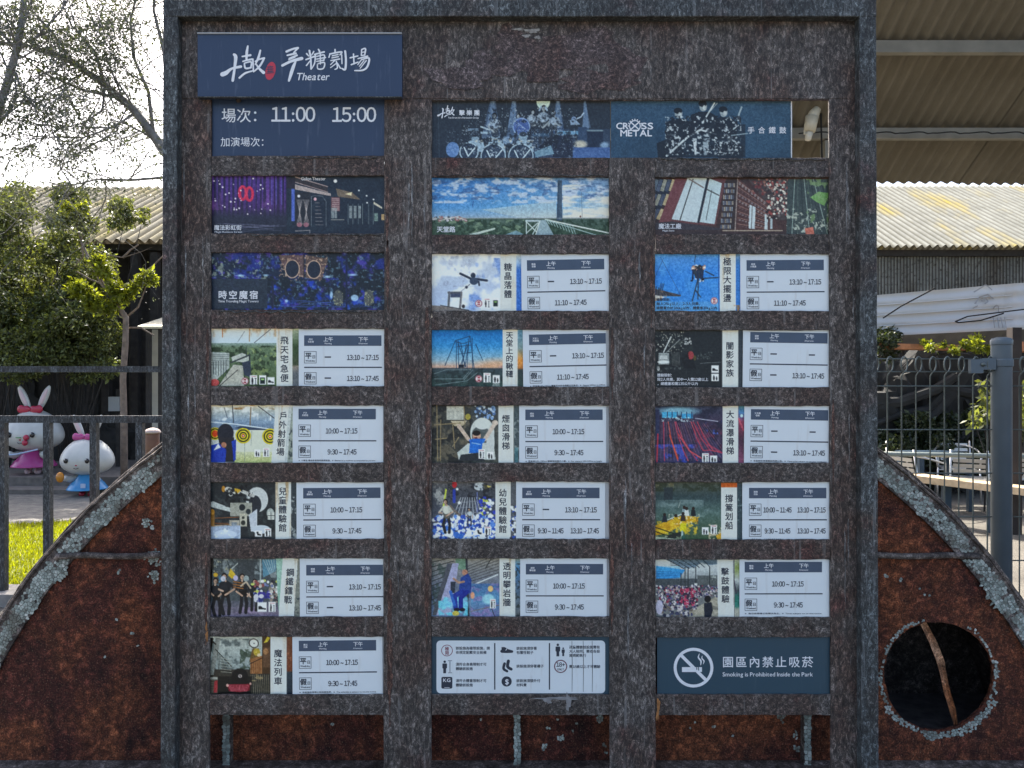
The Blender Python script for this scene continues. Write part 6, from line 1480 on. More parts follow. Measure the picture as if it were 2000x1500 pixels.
def shed(label, x0, x1, d_e, py_e, d_r, py_r, roofmat, wallmat, pitch, wall_d, corr_wall):
    e = P(0, py_e, d_e); r = P(0, py_r, d_r)
    t = thing('shed', label, 'shed', ((x0 + x1) / 2, wall_d - D0, 0))
    sl = Vector((0, e.y - r.y, e.z - r.z)); L = sl.length
    w = pitch * 8; x = x0
    q = 0
    while x < x1:
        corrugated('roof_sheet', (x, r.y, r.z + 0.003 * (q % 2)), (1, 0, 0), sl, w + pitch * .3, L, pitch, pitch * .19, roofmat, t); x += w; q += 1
    # back slope, gable-free box
    yb = r.y + (r.y - e.y)
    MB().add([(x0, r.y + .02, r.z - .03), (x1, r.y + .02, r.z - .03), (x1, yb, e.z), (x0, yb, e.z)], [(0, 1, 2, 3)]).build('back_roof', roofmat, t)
    yw = wall_d - D0
    if corr_wall:
        x = x0; w2 = 0.06 * 14
        while x < x1:
            corrugated('wall_sheet', (x, yw + rnd.uniform(0, .012), 0), (1, 0, 0), (0, 0, 1), w2 + .03, e.z - .05, 0.06, 0.019, wallmat, t, 6); x += w2
    else:
        x = x0
        while x < x1:
            MB().box(x + .008, x + .42, yw + rnd.uniform(0, .02), yw + .06, 0, e.z + .12).build('wall_board', wallmat, t); x += .43
    MB().box(x0, x1, yw + .1, yb - .1, 0, 0.1).build('floor_slab', M_CONC, t)
    MB().box(x0, x1, e.y + .25, e.y + .37, e.z - .13, e.z - .02).build('eaves_beam', M_DARKWOOD, t)
    MB().add([(x0, yw + .02, 0), (x0, yb, 0), (x0, yb, e.z), (x0, r.y, r.z - .06), (x0, yw + .02, e.z + .1)], [(0, 1, 2, 3, 4)]).build('end_wall', wallmat, t)
    MB().add([(x1, yw + .02, 0), (x1, yb, 0), (x1, yb, e.z), (x1, r.y, r.z - .06), (x1, yw + .02, e.z + .1)], [(0, 1, 2, 3, 4)]).build('end_wall', wallmat, t)
    return t
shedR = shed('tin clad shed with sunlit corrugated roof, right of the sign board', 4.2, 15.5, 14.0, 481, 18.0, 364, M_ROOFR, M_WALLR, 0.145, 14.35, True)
shedL = shed('dark timber shed with corrugated roof behind the left shrubs', -16.5, -4.6, 14.0, 470, 18.2, 366, M_ROOFL, M_DARKWOOD, 0.20, 15.0, False)
for px in (20, 130, 205, 262, 300):
    x = P(px, 0, 14.2).x
    MB().box(x - .07, x + .07, 14.2 - D0, 14.2 - D0 + .14, 0, P(0, 480, 14.2).z - .12).build('post', M_DARKWOOD, shedL)

# small lit lean-to behind the left shrubs
t = thing('lean_to', 'small cream lean-to with sunlit canopy beside the dark timber shed', 'lean-to', tuple(P(300, 0, 12.6).xy) + (0,))
a = P(268, 637, 12.6); b = P(345, 626, 12.6)
MB().add([a, (b.x, a.y, a.z), (b.x, a.y + .9, a.z + .22), (a.x, a.y + .9, a.z + .22), (a.x, a.y, a.z - .04), (b.x, a.y, a.z - .04)], [(0, 1, 2, 3), (0, 4, 5, 1)]).build('canopy', plain('cream_sheet', (.6, .56, .42), .6), t)
for px in (286, 310): MB().box(P(px, 0, 12.6).x - .035, P(px, 0, 12.6).x + .035, a.y + .05, a.y + .12, 0, a.z - .03).build('post', M_DARKWOOD, t)
MB().box(P(296, 0, 13.4).x, P(350, 0, 13.4).x, 13.4 - D0, 13.45 - D0, 0, a.z).build('cream_panel', M_CREAM, t)

# ------------------------------------------------------------------ open canopy on the right
M_CEIL = corr_mat('canopy_underside', (0.165, 0.148, 0.112), (0.125, 0.112, 0.085), (0.14, 0.124, 0.09), .4, .35, .6)
M_PURLIN = plain('cream_purlin', (0.20, 0.19, 0.155), .6, var=.15, scale=8)
zE, dE, SL = 3.50, 7.3, 0.58
def cz_(d): return zE + SL * (dE - d)
can = thing('open_canopy', 'beige corrugated canopy roof on cream steel purlins, upper right', 'canopy', (4.5, dE - D0, 0))
sl = Vector((0, -1, SL)); Lc = (dE - 4.5) * math.sqrt(1 + SL * SL)
x = 0.56; q = 0
while x < 10.5:
    corrugated('ceiling_sheet', (x, dE - D0, zE + 0.012 * (q % 2)), (1, 0, 0), sl, 1.02, Lc, .102, .016, M_CEIL, can); x += .918; q += 1
for dd in (5.02, 5.96, 6.70):
    zz = cz_(dd)
    MB().box(.5, 10.6, dd - D0 - .03, dd - D0 + .03, zz - .115, zz - .022).build('purlin', M_PURLIN, can)
for px, dd in ((1619, 6.72), (2180, 6.72)):
    xx = P(px, 0, dd).x
    MB().box(xx - .055, xx + .055, dd - D0 - .055, dd - D0 + .055, 0, cz_(dd) - .12).build('column', M_PURLIN, can)
for px in (1270, ):
    xx = P(px, 0, 6.72).x; MB().box(xx - .055, xx + .055, 6.72 - D0 - .055, 6.72 - D0 + .055, 0, cz_(6.72) - .12).build('column', M_PURLIN, can)
# bracket lamp under the purlin, seen through the open slot
dl = 6.45
lamp = thing('bracket_lamp', 'cream bracket lamp under the canopy, seen through the open slot gap', 'lamp', tuple(P(1582, 262, dl)))
M_LAMP = plain('cream_enamel', (0.52, .48, .36), .45)
MB().tube([P(1597, 212, dl), P(1590, 222, dl), P(1583, 238, dl)], [.03, .045, .05], 12).build('arm', M_LAMP, lamp, smooth=True)
MB().tube([P(1586, 228, dl), P(1581, 257, dl)], [.055, .047], 14).build('lamp_housing', M_LAMP, lamp, smooth=True)
MB().tube([P(1580.5, 259, dl), P(1578, 274, dl)], [.032, .024], 14).build('lamp_tube', plain('frosted_tube', (.6, .57, .47), .4), lamp, smooth=True)
MB().tube([P(1573, 243, dl), P(1571, 262, dl), P(1580, 262, dl)], .008, 6).build('bracket', M_LAMP, lamp)
MB().tube([P(1603, 205, 6.6), P(1604, 250, 6.6), P(1606, 330, 6.6)], .008, 6).build('cable', M_DARKMETAL, lamp)
# cable slung along the second purlin
pl = [P(1560 + 9 * i, 259 + 1.2 * math.sin(i * .9) + (2 if i % 7 == 0 else 0), 6.62) for i in range(60)]
tag(MB().tube(pl, .006, 5).build('cable', M_DARKMETAL, None, loc=tuple(P(1800, 259, 6.62))), 'thin dark cable slung along the lower canopy purlin', 'cable')

# ------------------------------------------------------------------ white banner sheet with grey emblem
db = 11.2
M_TARP = sheet_mat('white_tarpaulin', (0.47, 0.49, 0.485), (.45, .45, .43), .12, .5)
M_EMB = plain('faded_grey_print', (0.27, 0.28, 0.28), .55)
NX, NY = 90, 24; V = []; Fc = []
def tarp(u, v, lift=0):
    px = 1560 + u * 520; yt = 589 - (px - 1560) * .084; yb_ = 664 - (px - 1560) * .0475
    p = P(px, yt + (yb_ - yt) * v, db)
    fold = .012 * math.sin(v * 25 + .6 * math.sin(u * 9)) + .02 * math.sin(u * 23 + v * 5) * (1 if px > 1900 else .35) + (.03 * math.sin(u * 60) if px > 1962 else 0)
    return Vector((p.x, p.y + fold - lift, p.z))
for i in range(NX + 1):
    for j in range(NY + 1): V.append(tuple(tarp(i / NX, j / NY)))
for i in range(NX):
    for j in range(NY): Fc.append((i * (NY + 1) + j, (i + 1) * (NY + 1) + j, (i + 1) * (NY + 1) + j + 1, i * (NY + 1) + j + 1))
bt = thing('white_banner', 'long white tarpaulin banner with faded grey emblem below the tin wall', 'banner', tuple(P(1800, 650, db)))
np_mesh('sheet', V, Fc, M_TARP, bt, smooth=True)
mb = MB()
def em(px, py, lift=.03):
    u = (px - 1560) / 520; yt = 589 - (px - 1560) * .084; yb_ = 664 - (px - 1560) * .0475
    return tarp(u, (py - yt) / (yb_ - yt), lift)
def ebar(pts, w):
    for (x0, y0), (x1, y1) in zip(pts[:-1], pts[1:]):
        dx, dy = x1 - x0, y1 - y0; L = math.hypot(dx, dy); nx_, ny_ = -dy / L * w / 2, dx / L * w / 2
        mb.add([em(x0 + nx_, y0 + ny_), em(x1 + nx_, y1 + ny_), em(x1 - nx_, y1 - ny_), em(x0 - nx_, y0 - ny_)], [(0, 1, 2, 3)])
ebar([(1900, 571), (1922, 557), (1934, 567)], 2.6); ebar([(1901, 594), (1908, 582), (1924, 576), (1938, 584)], 2.6)
ebar([(1914, 589), (1921, 583), (1927, 589), (1919, 594)], 3); ebar([(1896, 603), (1905, 598)], 2.2); ebar([(1938, 604), (1942, 597), (1948, 598), (1950, 610)], 2.2)
for x in (1938, 1946, 1953, 1960): ebar([(x, 620), (x + 2, 641)], 2)
mb.build('emblem', M_EMB, bt)
M_HEM = plain('stitched_hem', (.5, .52, .52), .6)
for v0 in (.25, .5, .76): MB().tube([tarp(u, v0, .006) for u in np.linspace(0, .8, 40)], .008, 5).build('hem', M_HEM, bt)
for q, pl in enumerate(([(1725, 621), (1760, 598), (1826, 563)], [(2040, 600), (1985, 606), (1930, 613), (1890, 618), (1866, 628), (1872, 630), (1915, 626), (1960, 612)])):
    pts = [P(x, y, db - .25) for x, y in pl]
    sm = []
    for i in range(len(pts) - 1):
        for s_ in range(6): sm.append(pts[i].lerp(pts[i + 1], s_ / 6))
    sm.append(pts[-1])
    tag(MB().tube(sm, .011, 6).build('slack_rope', M_DARKMETAL, None, loc=tuple(pts[0])), ('straight dark rope crossing the white banner' if q == 0 else 'looped dark rope hanging before the white banner'), 'rope')
# beam under the banner, orange planter edge
tag(MB().bar(P(1600, 672, 11.6), P(2100, 652, 11.6), .12, .22).build('dark_beam', M_DARKWOOD, None, loc=tuple(P(1850, 662, 11.6))), 'dark timber beam just under the white banner', 'beam')
tag(MB().bar(P(1690, 676, 10.9), P(1930, 681, 10.9), .25, .075).build('terracotta_planter', plain('terracotta', (.42, .17, .07), .8, var=.3, scale=12), None, loc=tuple(P(1810, 680, 10.9))), 'long orange terracotta planter under the banner, left of the fence post', 'planter')
tag(MB().bar(P(1955, 676, 10.6), P(2100, 683, 10.6), .25, .13).build('terracotta_planter', bpy.data.materials['terracotta'], None, loc=tuple(P(2030, 680, 10.6))), 'orange terracotta planter right of the fence post', 'planter')

# ------------------------------------------------------------------ welded mesh fence on the right
M_WIRE = plain('galvanised_green_wire', (0.095, 0.115, 0.108), .45, .3, var=.2, scale=30)
M_POST = plain('slate_blue_post_paint', (0.062, 0.088, 0.108), .42, 0, var=.12, scale=9)
df = 3.6; kf = df / F
fp = P(1956, 0, df)
fence = thing('mesh_fence', 'roll top welded wire mesh fence with slate blue post, right side', 'fence', (fp.x, fp.y, 0))
zt = P(0, 660, df).z
MB().lathe((fp.x, fp.y, 0), [(.044, 0), (.044, zt - .02), (.0445, zt - .012), (.040, zt - .002), (.02, zt + .003), (.001, zt + .004)], 28).build('post', M_POST, fence, smooth=True)
MB().lathe((fp.x, fp.y, 0), [(.0462, zt - .034), (.0468, zt - .03), (.0468, zt - .012), (.045, zt - .008)], 28).build('post_cap', M_POST, fence, smooth=True)
zc = P(0, 709, df).z
MB().lathe((fp.x, fp.y, 0), [(.0465, zc - .018), (.049, zc - .014), (.049, zc + .014), (.0465, zc + .018)], 28).build('clamp_ring', M_POST, fence)
MB().box(P(1888, 0, df).x, P(1912, 0, df).x, fp.y - .035, fp.y - .012, P(0, 729, df).z, P(0, 702, df).z).build('clamp_plate', M_POST, fence)
MB().box(P(1912, 0, df).x, P(1938, 0, df).x, fp.y - .03, fp.y + .01, P(0, 722, df).z, P(0, 700, df).z).build('clamp_lug', M_POST, fence)
MB().ell(P(1920, 712, df - .035), .012, .012, .010).build('clamp_bolt', M_WIRE, fence, smooth=True)
for sgn, xs in ((-1, [1733 + 27.9 * i for i in range(-14, 8)]), (1, [1991 + 27.9 * i for i in range(0, 6)])):
    for px in xs:
        x = P(px, 0, df).x; zl = P(0, 726, df).z; zh = P(0, 697, df).z
        hc = (zl + zh) / 2; rh = (zh - zl) / 2
        pl = [(x, fp.y, 0.02), (x, fp.y, .8), (x, fp.y, zl - .02)]
        for i in range(15):
            a = -math.pi / 2 + 2 * math.pi * i / 14 * .96
            pl.append((x + .004 + .022 * math.cos(a), fp.y - .016 + .013 * math.cos(a), hc + rh * math.sin(a)))
        MB().tube(pl, .0036, 6).build('vertical_wire', M_WIRE, fence, smooth=True)
    xa, xb = (P(1330, 0, df).x, P(1936, 0, df).x) if sgn < 0 else (P(1976, 0, df).x, P(2140, 0, df).x)
    for py in (701, 726, 754, 839, 924, 1009, 1094, 1179, 1264, 1349):
        z = P(0, py, df).z
        MB().tube([(xa, fp.y - .005, z), (xb, fp.y - .005, z)], .0034, 6).build('horizontal_wire', M_WIRE, fence, smooth=True)

# ------------------------------------------------------------------ foliage
def leaf_cloud(pts, size, mat, name, parent, seed=1, aspect=.45, droop=.3):
    rs = np.random.RandomState(seed); n = len(pts); pts = np.asarray(pts)
    d = rs.normal(size=(n, 3)); d[:, 2] -= droop; d /= np.linalg.norm(d, axis=1)[:, None]
    e = rs.normal(size=(n, 3)); e -= (e * d).sum(1)[:, None] * d; e /= np.linalg.norm(e, axis=1)[:, None]
    nn = np.cross(d, e)
    L = (rs.uniform(.45, 1.0, n) + .7 * rs.rand(n) ** 3)[:, None] * size
    V = np.stack([pts, pts + d * L * .5 + e * L * aspect * .5 + nn * L * .06, pts + d * L, pts + d * L * .5 - e * L * aspect * .5 + nn * L * .06], 1).reshape(-1, 3)
    i = np.arange(n)[:, None] * 4
    return np_mesh(name, V, i + np.array([[0, 1, 2, 3]]), mat, parent)

def blob_pts(centers, n, seed, shell=.5):
    rs = np.random.RandomState(seed); out = []
    w = np.array([c[1] ** 2 for c in centers]); w = w / w.sum()
    for idx in rs.choice(len(centers), n, p=w):
        c, r = centers[idx]; v = rs.normal(size=3); v /= np.linalg.norm(v)
        out.append(np.array(c) + v * r * (rs.uniform(shell, 1.0) ** .7) * np.array([1, .8, .85]))
    return np.array(out)

def shrub(label, blobs, n, size, mat, seed, base, group=None, name='shrub'):
    t = thing(name, label, 'shrub', base, group)
    cen = [(tuple(P(px, py, d)), r * d / F) for px, py, d, r in blobs]
    leaf_cloud(blob_pts(cen, n, seed), size, mat, 'foliage', t, seed)
    rs = np.random.RandomState(seed)
    for c, r in cen[::2]:
        b = Vector(base) + Vector((rs.uniform(-.2, .2), rs.uniform(-.2, .2), 0)); c = Vector(c)
        MB().tube([b, b.lerp(c, .5) + Vector((rs.uniform(-.15, .15), 0, 0)), c], [.012, .010, .005], 5).build('stem', M_DARKWOOD, t)
    return t
rs = np.random.RandomState(8)
def rblobs(x0, x1, y0, y1, d0, d1, n, r0, r1):
    return [(rs.uniform(x0, x1), rs.uniform(y0, y1), rs.uniform(d0, d1), rs.uniform(r0, r1)) for _ in range(n)]
shrub('tall dense green shrub at the far left behind the railing', rblobs(-60, 70, 450, 690, 12.2, 13.6, 26, 35, 60) + rblobs(-60, 75, 600, 735, 11.9, 12.4, 12, 32, 46) + rblobs(-60, 75, 375, 470, 12.6, 13.4, 13, 20, 36), 44000, .072, M_LEAF, 31, tuple(P(10, 0, 13).xy) + (0,), 'dense shrubs before the dark shed')
shrub('dense green shrub beside the thin tree trunk behind the railing', rblobs(70, 205, 500, 690, 12.4, 13.6, 22, 32, 52) + rblobs(70, 215, 600, 730, 12.0, 12.5, 14, 28, 42) + rblobs(60, 160, 375, 520, 12.6, 13.4, 15, 16, 30) + rblobs(225, 290, 395, 440, 12.6, 13.2, 4, 12, 20), 38000, .072, M_LEAF, 32, tuple(P(140, 0, 13).xy) + (0,), 'dense shrubs before the dark shed')

# thin young tree with sunlit leaves
t = thing('young_tree', 'thin pale trunked young tree with sunlit yellow green leaves', 'tree', tuple(P(243, 0, 11.6).xy) + (0,))
dt = 11.6
trunk = [P(243, 990, dt), P(242, 820, dt), P(240, 740, dt), P(245, 670, dt), P(246, 620, dt), P(225, 590, dt), P(200, 555, dt), P(176, 510, dt), P(158, 470, dt)]
mb = MB().tube(trunk, [.055, .05, .045, .045, .042, .036, .03, .022, .012], 10); mb.build('trunk', M_BARKP, t, smooth=True)
mb = MB()
for pl in ([(158, 470), (150, 435), (140, 400), (128, 375)], [(158, 470), (168, 440), (185, 420), (205, 395)], [(200, 555), (175, 545), (150, 530)], [(225, 590), (255, 575), (280, 550), (300, 545)], [(246, 620), (270, 600), (285, 560)], [(176, 500), (210, 498), (240, 503), (275, 492), (303, 480)], [(240, 503), (255, 488), (270, 478)], [(246, 640), (275, 640), (300, 655)], [(285, 530), (300, 518), (318, 500)], [(158, 470), (163, 500), (145, 520)]):
    MB().tube([P(x, y, dt + .1) for x, y in pl], [.018 * (1 - .25 * i) for i in range(len(pl))], 6).build('branch', M_BARKP, t)
cen = [(tuple(P(x, y, dt - .05)), r * dt / F) for x, y, r in ((165, 570, 22), (185, 590, 24), (205, 530, 20), (190, 510, 16), (225, 565, 20), (245, 575, 18), (215, 600, 20), (275, 545, 14), (290, 535, 12), (150, 560, 18), (262, 560, 14), (300, 548, 10), (130, 400, 12), (160, 405, 12))]
leaf_cloud(blob_pts(cen, 3400, 5, .1), .085, M_LEAFY, 'crown', t, 5)
cen = [(tuple(P(x, y, dt + .1)), r * dt / F) for x, y, r in ((150, 420, 26), (170, 440, 24), (120, 430, 26), (235, 405, 26), (250, 425, 22), (225, 435, 20), (110, 470, 24), (140, 470, 20), (280, 430, 12))]
leaf_cloud(blob_pts(cen, 2600, 6, .2), .075, M_LEAF, 'crown', t, 6)

# large tree: main limbs from a trunk behind the board, fine spreading crown
def grow(mb, leafpts, p, dvec, length, r, depth, rs, leaf_depth):
    n = 4; pts = [p]; d = dvec.normalized(); cur = p
    for i in range(n):
        d = (d + Vector(rs.normal(size=3) * .20)).normalized(); cur = cur + d * (length / n); pts.append(cur)
    mb.tube(pts, [r * (1 - .5 * i / n) for i in range(n + 1)], 5 if r < .02 else 7, cap=False)
    if depth <= leaf_depth:
        for q in pts[1:]:
            for _ in range(7): leafpts.append(tuple(q + Vector(rs.normal(size=3) * (.07, .07, .05))))
    if depth > 0:
        for q in range(rs.randint(2, 5)):
            b = pts[rs.randint(1, n + 1)]
            nd = (d + Vector(rs.normal(size=3)) * .75).normalized()
            grow(mb, leafpts, b, nd, length * rs.uniform(.55, .8), r * .5, depth - 1, rs, leaf_depth)
def big_tree(label, base_px, d, limbs, seed, nsub, depth=3, nleaf=9000):
    rs = np.random.RandomState(seed)
    b = P(base_px, 750, d); t = thing('tree', label, 'tree', (b.x, b.y, 0))
    trunk = [Vector((b.x, b.y, 0)), Vector((b.x + .05, b.y, 1.5)), P(limbs[0][0][0][0], limbs[0][0][0][1], d)]
    MB().tube(trunk, [.26, .2, .12], 12).build('trunk', M_BARK, t, smooth=True)
    lp = []
    for pl, r0, r1 in limbs:
        mb = MB(); tw = MB()
        pts = [P(x, y, d + dz) for x, y, *z in pl for dz in ((z[0] if z else 0),)]
        m = len(pts)
        mb.tube(pts, [r0 + (r1 - r0) * i / (m - 1) for i in range(m)], 8)
        for i in range(nsub):
            s_ = rs.uniform(.15, 1) * (m - 1); j = min(int(s_), m - 2); q = pts[j].lerp(pts[j + 1], s_ - j)
            ax = (pts[j + 1] - pts[j]).normalized()
            nd = ax * .6 + Vector(rs.normal(size=3) * .7)
            grow(tw, lp, q, nd, rs.uniform(.5, .95), max(.0075, (r0 + (r1 - r0) * s_ / (m - 1)) * .3), depth, rs, 1)
        br = mb.build('branch', M_BARK, t, smooth=True)
        tag(tw.build('twigs', M_BARK, br), kind='stuff')
    lp = np.array(lp)
    keep = np.random.RandomState(seed + 1).rand(len(lp)) < min(1.0, nleaf / len(lp))
    leaf_cloud(lp[keep], .037, M_LEAFT, 'crown', t, seed, .42, .2)
    return t
limbsA = [([(400, 470), (345, 330), (300, 265), (262, 215), (205, 165), (140, 120), (70, 90), (0, 85), (-60, 95)], .13, .03),
          ([(262, 215), (225, 190), (160, 175), (100, 150), (50, 115)], .05, .012),
          ([(300, 265), (290, 180), (260, 110), (255, 40), (275, -40)], .05, .015),
          ([(345, 330), (330, 200), (320, 100), (300, 20), (305, -60)], .07, .02),
          ([(205, 165), (185, 100), (140, 50), (110, -20)], .045, .012),
          ([(140, 120), (100, 60), (60, 20), (40, -40)], .04, .012),
          ([(340, 345), (255, 352), (190, 350), (140, 362), (95, 360)], .035, .008),
          ([(205, 165), (200, 215), (165, 240), (120, 250), (60, 285)], .03, .006),
          ([(250, 205), (230, 250), (160, 250), (155, 290)], .02, .006)]
limbsA = [(p_, a_ * .48, b_ * .5) for p_, a_, b_ in limbsA]
big_tree('large spreading tree with fine leaves rising from behind the sign board', 420, 8.4, limbsA, 41, 11, 3, 34000)
limbsB = [([(-60, 420), (-20, 260), (12, 170), (32, 100), (45, 30), (48, -40)], .11, .05),
          ([(-25, 270), (20, 215), (32, 185), (30, 150)], .04, .012),
          ([(32, 100), (75, 70), (120, 20), (150, -30)], .04, .012),
          ([(30, 140), (40, 170), (50, 190), (75, 203), (110, 180)], .03, .008),
          ([(32, 100), (0, 60), (-30, 10)], .04, .012)]
limbsB = [(p_, a_ * .42, b_ * .55) for p_, a_, b_ in limbsB]
big_tree('slanting dark tree limb at the far left edge against white sky', -70, 7.8, limbsB, 42, 8, 3, 9000)

# ------------------------------------------------------------------ rabbit statues, stage, bollard on the left
M_GLOSSW = plain('glossy_white_resin', (0.47, .48, .45), .28, var=.14, scale=5, spec=.5)
M_PINK = plain('glossy_pink_resin', (.38, .05, .20), .25); M_PINKL = plain('pink_inner_ear', (.55, .42, .44), .4)
M_RED = plain('glossy_crimson_resin', (.36, .018, .05), .25); M_BLUE = plain('glossy_sky_blue_resin', (.05, .26, .52), .25); M_BLACK = plain('gloss_black', (.012, .012, .014), .15); M_ORANGE = plain('glossy_orange_resin', (.50, .20, .02), .25); M_PALEB = plain('pale_blue_resin', (.40, .50, .66), .3)
M_STAGE = plain('stage_timber', (.13, .115, .10), .8, var=.3, scale=10)
tag(MB().box(-13, -4.9, 11.55 - D0, 14.9 - D0, 0, .20).build('stage_platform', M_STAGE), kind='structure')
tag(MB().box(-13, -4.9, 11.1 - D0, 11.54 - D0, 0, .07).build('stage_step', M_STAGE), kind='structure')
def rabbit(label, loc, s, dress, bowm, style):
    t = thing('rabbit_statue', label, 'statue', loc, 'rabbit statues on the stage edge')
    b = Vector(loc)
    def pear(p):
        w = 1.0 + .16 * max(0, -p.z) - .20 * max(0, p.z)
        return Vector((p.x * w, p.y * w, p.z if p.z > 0 else p.z * .82))
    hz_ = b.z + .60 * s
    MB().ell((b.x, b.y, hz_), .40 * s, .33 * s, .335 * s, 28, 18, pear).build('head', M_GLOSSW, t, smooth=True)
    for sx in (-1, 1):
        M_ = Matrix.Rotation(sx * .42, 3, 'Y')
        e = MB().ell((b.x + sx * .145 * s, b.y, hz_ + .50 * s), .055 * s, .035 * s, .20 * s, 14, 10, None, M_).build('ear', M_GLOSSW, t, smooth=True)
        MB().ell((b.x + sx * .145 * s, b.y - .026 * s, hz_ + .50 * s), .032 * s, .016 * s, .15 * s, 12, 8, None, M_).build('inner_ear', M_PINKL, e, smooth=True)
        M2 = Matrix.Rotation(sx * 1.45, 3, 'Y')
        MB().ell((b.x + sx * .09 * s, b.y - .10 * s, hz_ + .335 * s), .05 * s, .035 * s, .095 * s, 12, 8, lambda p: Vector((p.x * (1 + .8 * abs(p.z)), p.y, p.z)), M2).build('bow', bowm, t, smooth=True)
        ey = MB().ell((b.x + sx * .165 * s, b.y - .315 * s, hz_ - .02 * s), .036 * s, .02 * s, .04 * s, 14, 10).build('eye', M_BLACK, t, smooth=True)
        MB().ell((b.x + sx * .165 * s - .01 * s, b.y - .332 * s, hz_), .009 * s, .006 * s, .01 * s, 8, 6).build('glint', M_GLOSSW, ey, smooth=True)
        MB().tube([(b.x + sx * .13 * s, b.y - .03 * s, b.z + .30 * s), (b.x + sx * .22 * s, b.y - .12 * s, b.z + .27 * s), (b.x + sx * .25 * s, b.y - .2 * s, b.z + .30 * s)], [.05 * s, .048 * s, .045 * s], 10).build('arm', M_GLOSSW, t, smooth=True)
        MB().tube([(b.x + sx * .07 * s, b.y, b.z + .15 * s), (b.x + sx * .07 * s, b.y - .01, b.z + .03 * s), (b.x + sx * .075 * s, b.y - .05 * s, b.z + .025 * s)], [.045 * s, .04 * s, .045 * s], 10).build('leg', M_RED if style else M_PINKL, t, smooth=True)
    MB().ell((b.x, b.y - .11 * s, hz_ + .34 * s), .032 * s, .03 * s, .03 * s, 10, 8).build('bow_knot', bowm, t, smooth=True)
    MB().ell((b.x, b.y - .325 * s, hz_ - .09 * s), .018 * s, .012 * s, .011 * s, 10, 6).build('nose', M_RED, t, smooth=True)
    MB().tube([(b.x - .04 * s, b.y - .325 * s, hz_ - .13 * s), (b.x, b.y - .332 * s, hz_ - .145 * s), (b.x + .04 * s, b.y - .325 * s, hz_ - .13 * s)], .005 * s, 5).build('mouth', M_BLACK, t)
    MB().lathe((b.x, b.y, b.z), [(.30 * s, .105 * s), (.295 * s, .12 * s), (.24 * s, .20 * s), (.15 * s, .30 * s), (.10 * s, .38 * s)], 24).build('dress', dress, t, smooth=True)
    return t, b, hz_
p = P(67, 0, 12.0)
t, b, hz_ = rabbit('white rabbit statue in a pink dress with a cherry on its face', (p.x, p.y, .205), 1.07, M_PINK, M_RED, 0)
for dx, dz in ((.02, .06), (.0, -.02)): MB().ell((b.x + .08 + dx, b.y - .36, hz_ - .1 + dz - .02), .045, .03, .045, 12, 8).build('cherry', M_RED, t, smooth=True)
MB().tube([(b.x - .05, b.y - .37, hz_ - .06), (b.x + .03, b.y - .38, hz_ - .06)], .008, 6).build('stalk', plain('leaf_green_resin', (.06, .22, .06), .4), t)
MB().ell((b.x - .25, b.y - .40, b.z + .27), .085, .05, .075, 14, 10).build('bag', M_PALEB, t, smooth=True)
MB().tube([(b.x - .25, b.y - .40, b.z + .32), (b.x - .05, b.y - .36, b.z + .33), (b.x + .25, b.y - .32, b.z + .40)], .012, 6).build('bag_strap', M_PALEB, t)
p = P(171, 0, 11.0)
t, b, hz_ = rabbit('white rabbit statue in a sky blue dress, right of the pink one', (p.x, p.y, .004), .90, M_BLUE, M_PINK, 1)
MB().ell((b.x - .20, b.y - .33, b.z + .30), .055, .045, .075, 12, 10).build('carrot_cup', M_ORANGE, t, smooth=True)
MB().box(b.x + .05, b.x + .11, b.y - .27, b.y - .25, b.z + .14, b.z + .2).build('pocket', M_PALEB, t)

p = P(298, 0, 8.6)
t = thing('wooden_bollard', 'brown round topped wooden bollard with pale cap by the sign board', 'bollard', (p.x, p.y, 0))
z1 = P(0, 838, 8.6).z
MB().lathe((p.x, p.y, 0), [(.075, 0), (.073, z1 - .05), (.072, z1 - .045)], 20).build('post', plain('brown_stained_wood', (.16, .075, .05), .6, var=.25, scale=10), t, smooth=True)
MB().lathe((p.x, p.y, z1 - .045), [(.088, 0), (.086, .018), (.065, .042), (.03, .055), (.002, .058)], 20).build('cap', plain('pale_cap', (.46, .36, .32), .4), t, smooth=True)
# pale box beside the tree trunk and small grey sign panels in the gloom
p = P(222, 0, 12.9); tag(MB().box(p.x - .09, p.x + .09, p.y, p.y + .12, P(0, 803, 12.9).z, P(0, 775, 12.9).z).add([], []).build('meter_box', plain('grey_enamel', (.30, .32, .32), .5), None, loc=(p.x, p.y, 1.2)), 'grey meter box on a post behind the rabbit statues', 'meter box')
MB().box(p.x - .03, p.x + .03, p.y + .125, p.y + .18, 0.2, P(0, 760, 12.9).z).build('post', M_DARKWOOD, bpy.data.objects['meter_box'])

# ------------------------------------------------------------------ rock mound, plants, furniture on the right
M_ROCK = plain('dark_rockwork', (.020, .020, .018), .9, var=.45, scale=5, bump=.8)
def rock(label, cxp, cyp, d, rx, ry, rz, seed, name='rock_mound'):
    rs = np.random.RandomState(seed); c = P(cxp, cyp, d)
    ph = rs.uniform(0, 6, 12)
    def fn(p):
        v = 1
        for o_ in range(6):
            f_ = 1.6 * 1.6 ** o_; v += .34 / 1.5 ** o_ * math.sin(p.x * f_ * 2 + ph[o_]) * math.cos(p.z * f_ * 2.3 + ph[o_ + 5] + p.y * f_)
        return p * v
    mb = MB().ell((c.x, c.y, max(.0, c.z - rz)), rx, ry, rz * 2, 60, 40, fn)
    o = mb.build(name, M_ROCK, None, loc=(c.x, c.y, 0), smooth=False); tag(o, label, 'rock'); return o
rock('dark rockwork mound behind the mesh fence, left part', 1720, 800, 12.2, 1.5, .8, .95, 1)
rock('dark rockwork mound behind the fence post', 1930, 790, 12.4, 1.5, .8, 1.0, 2)
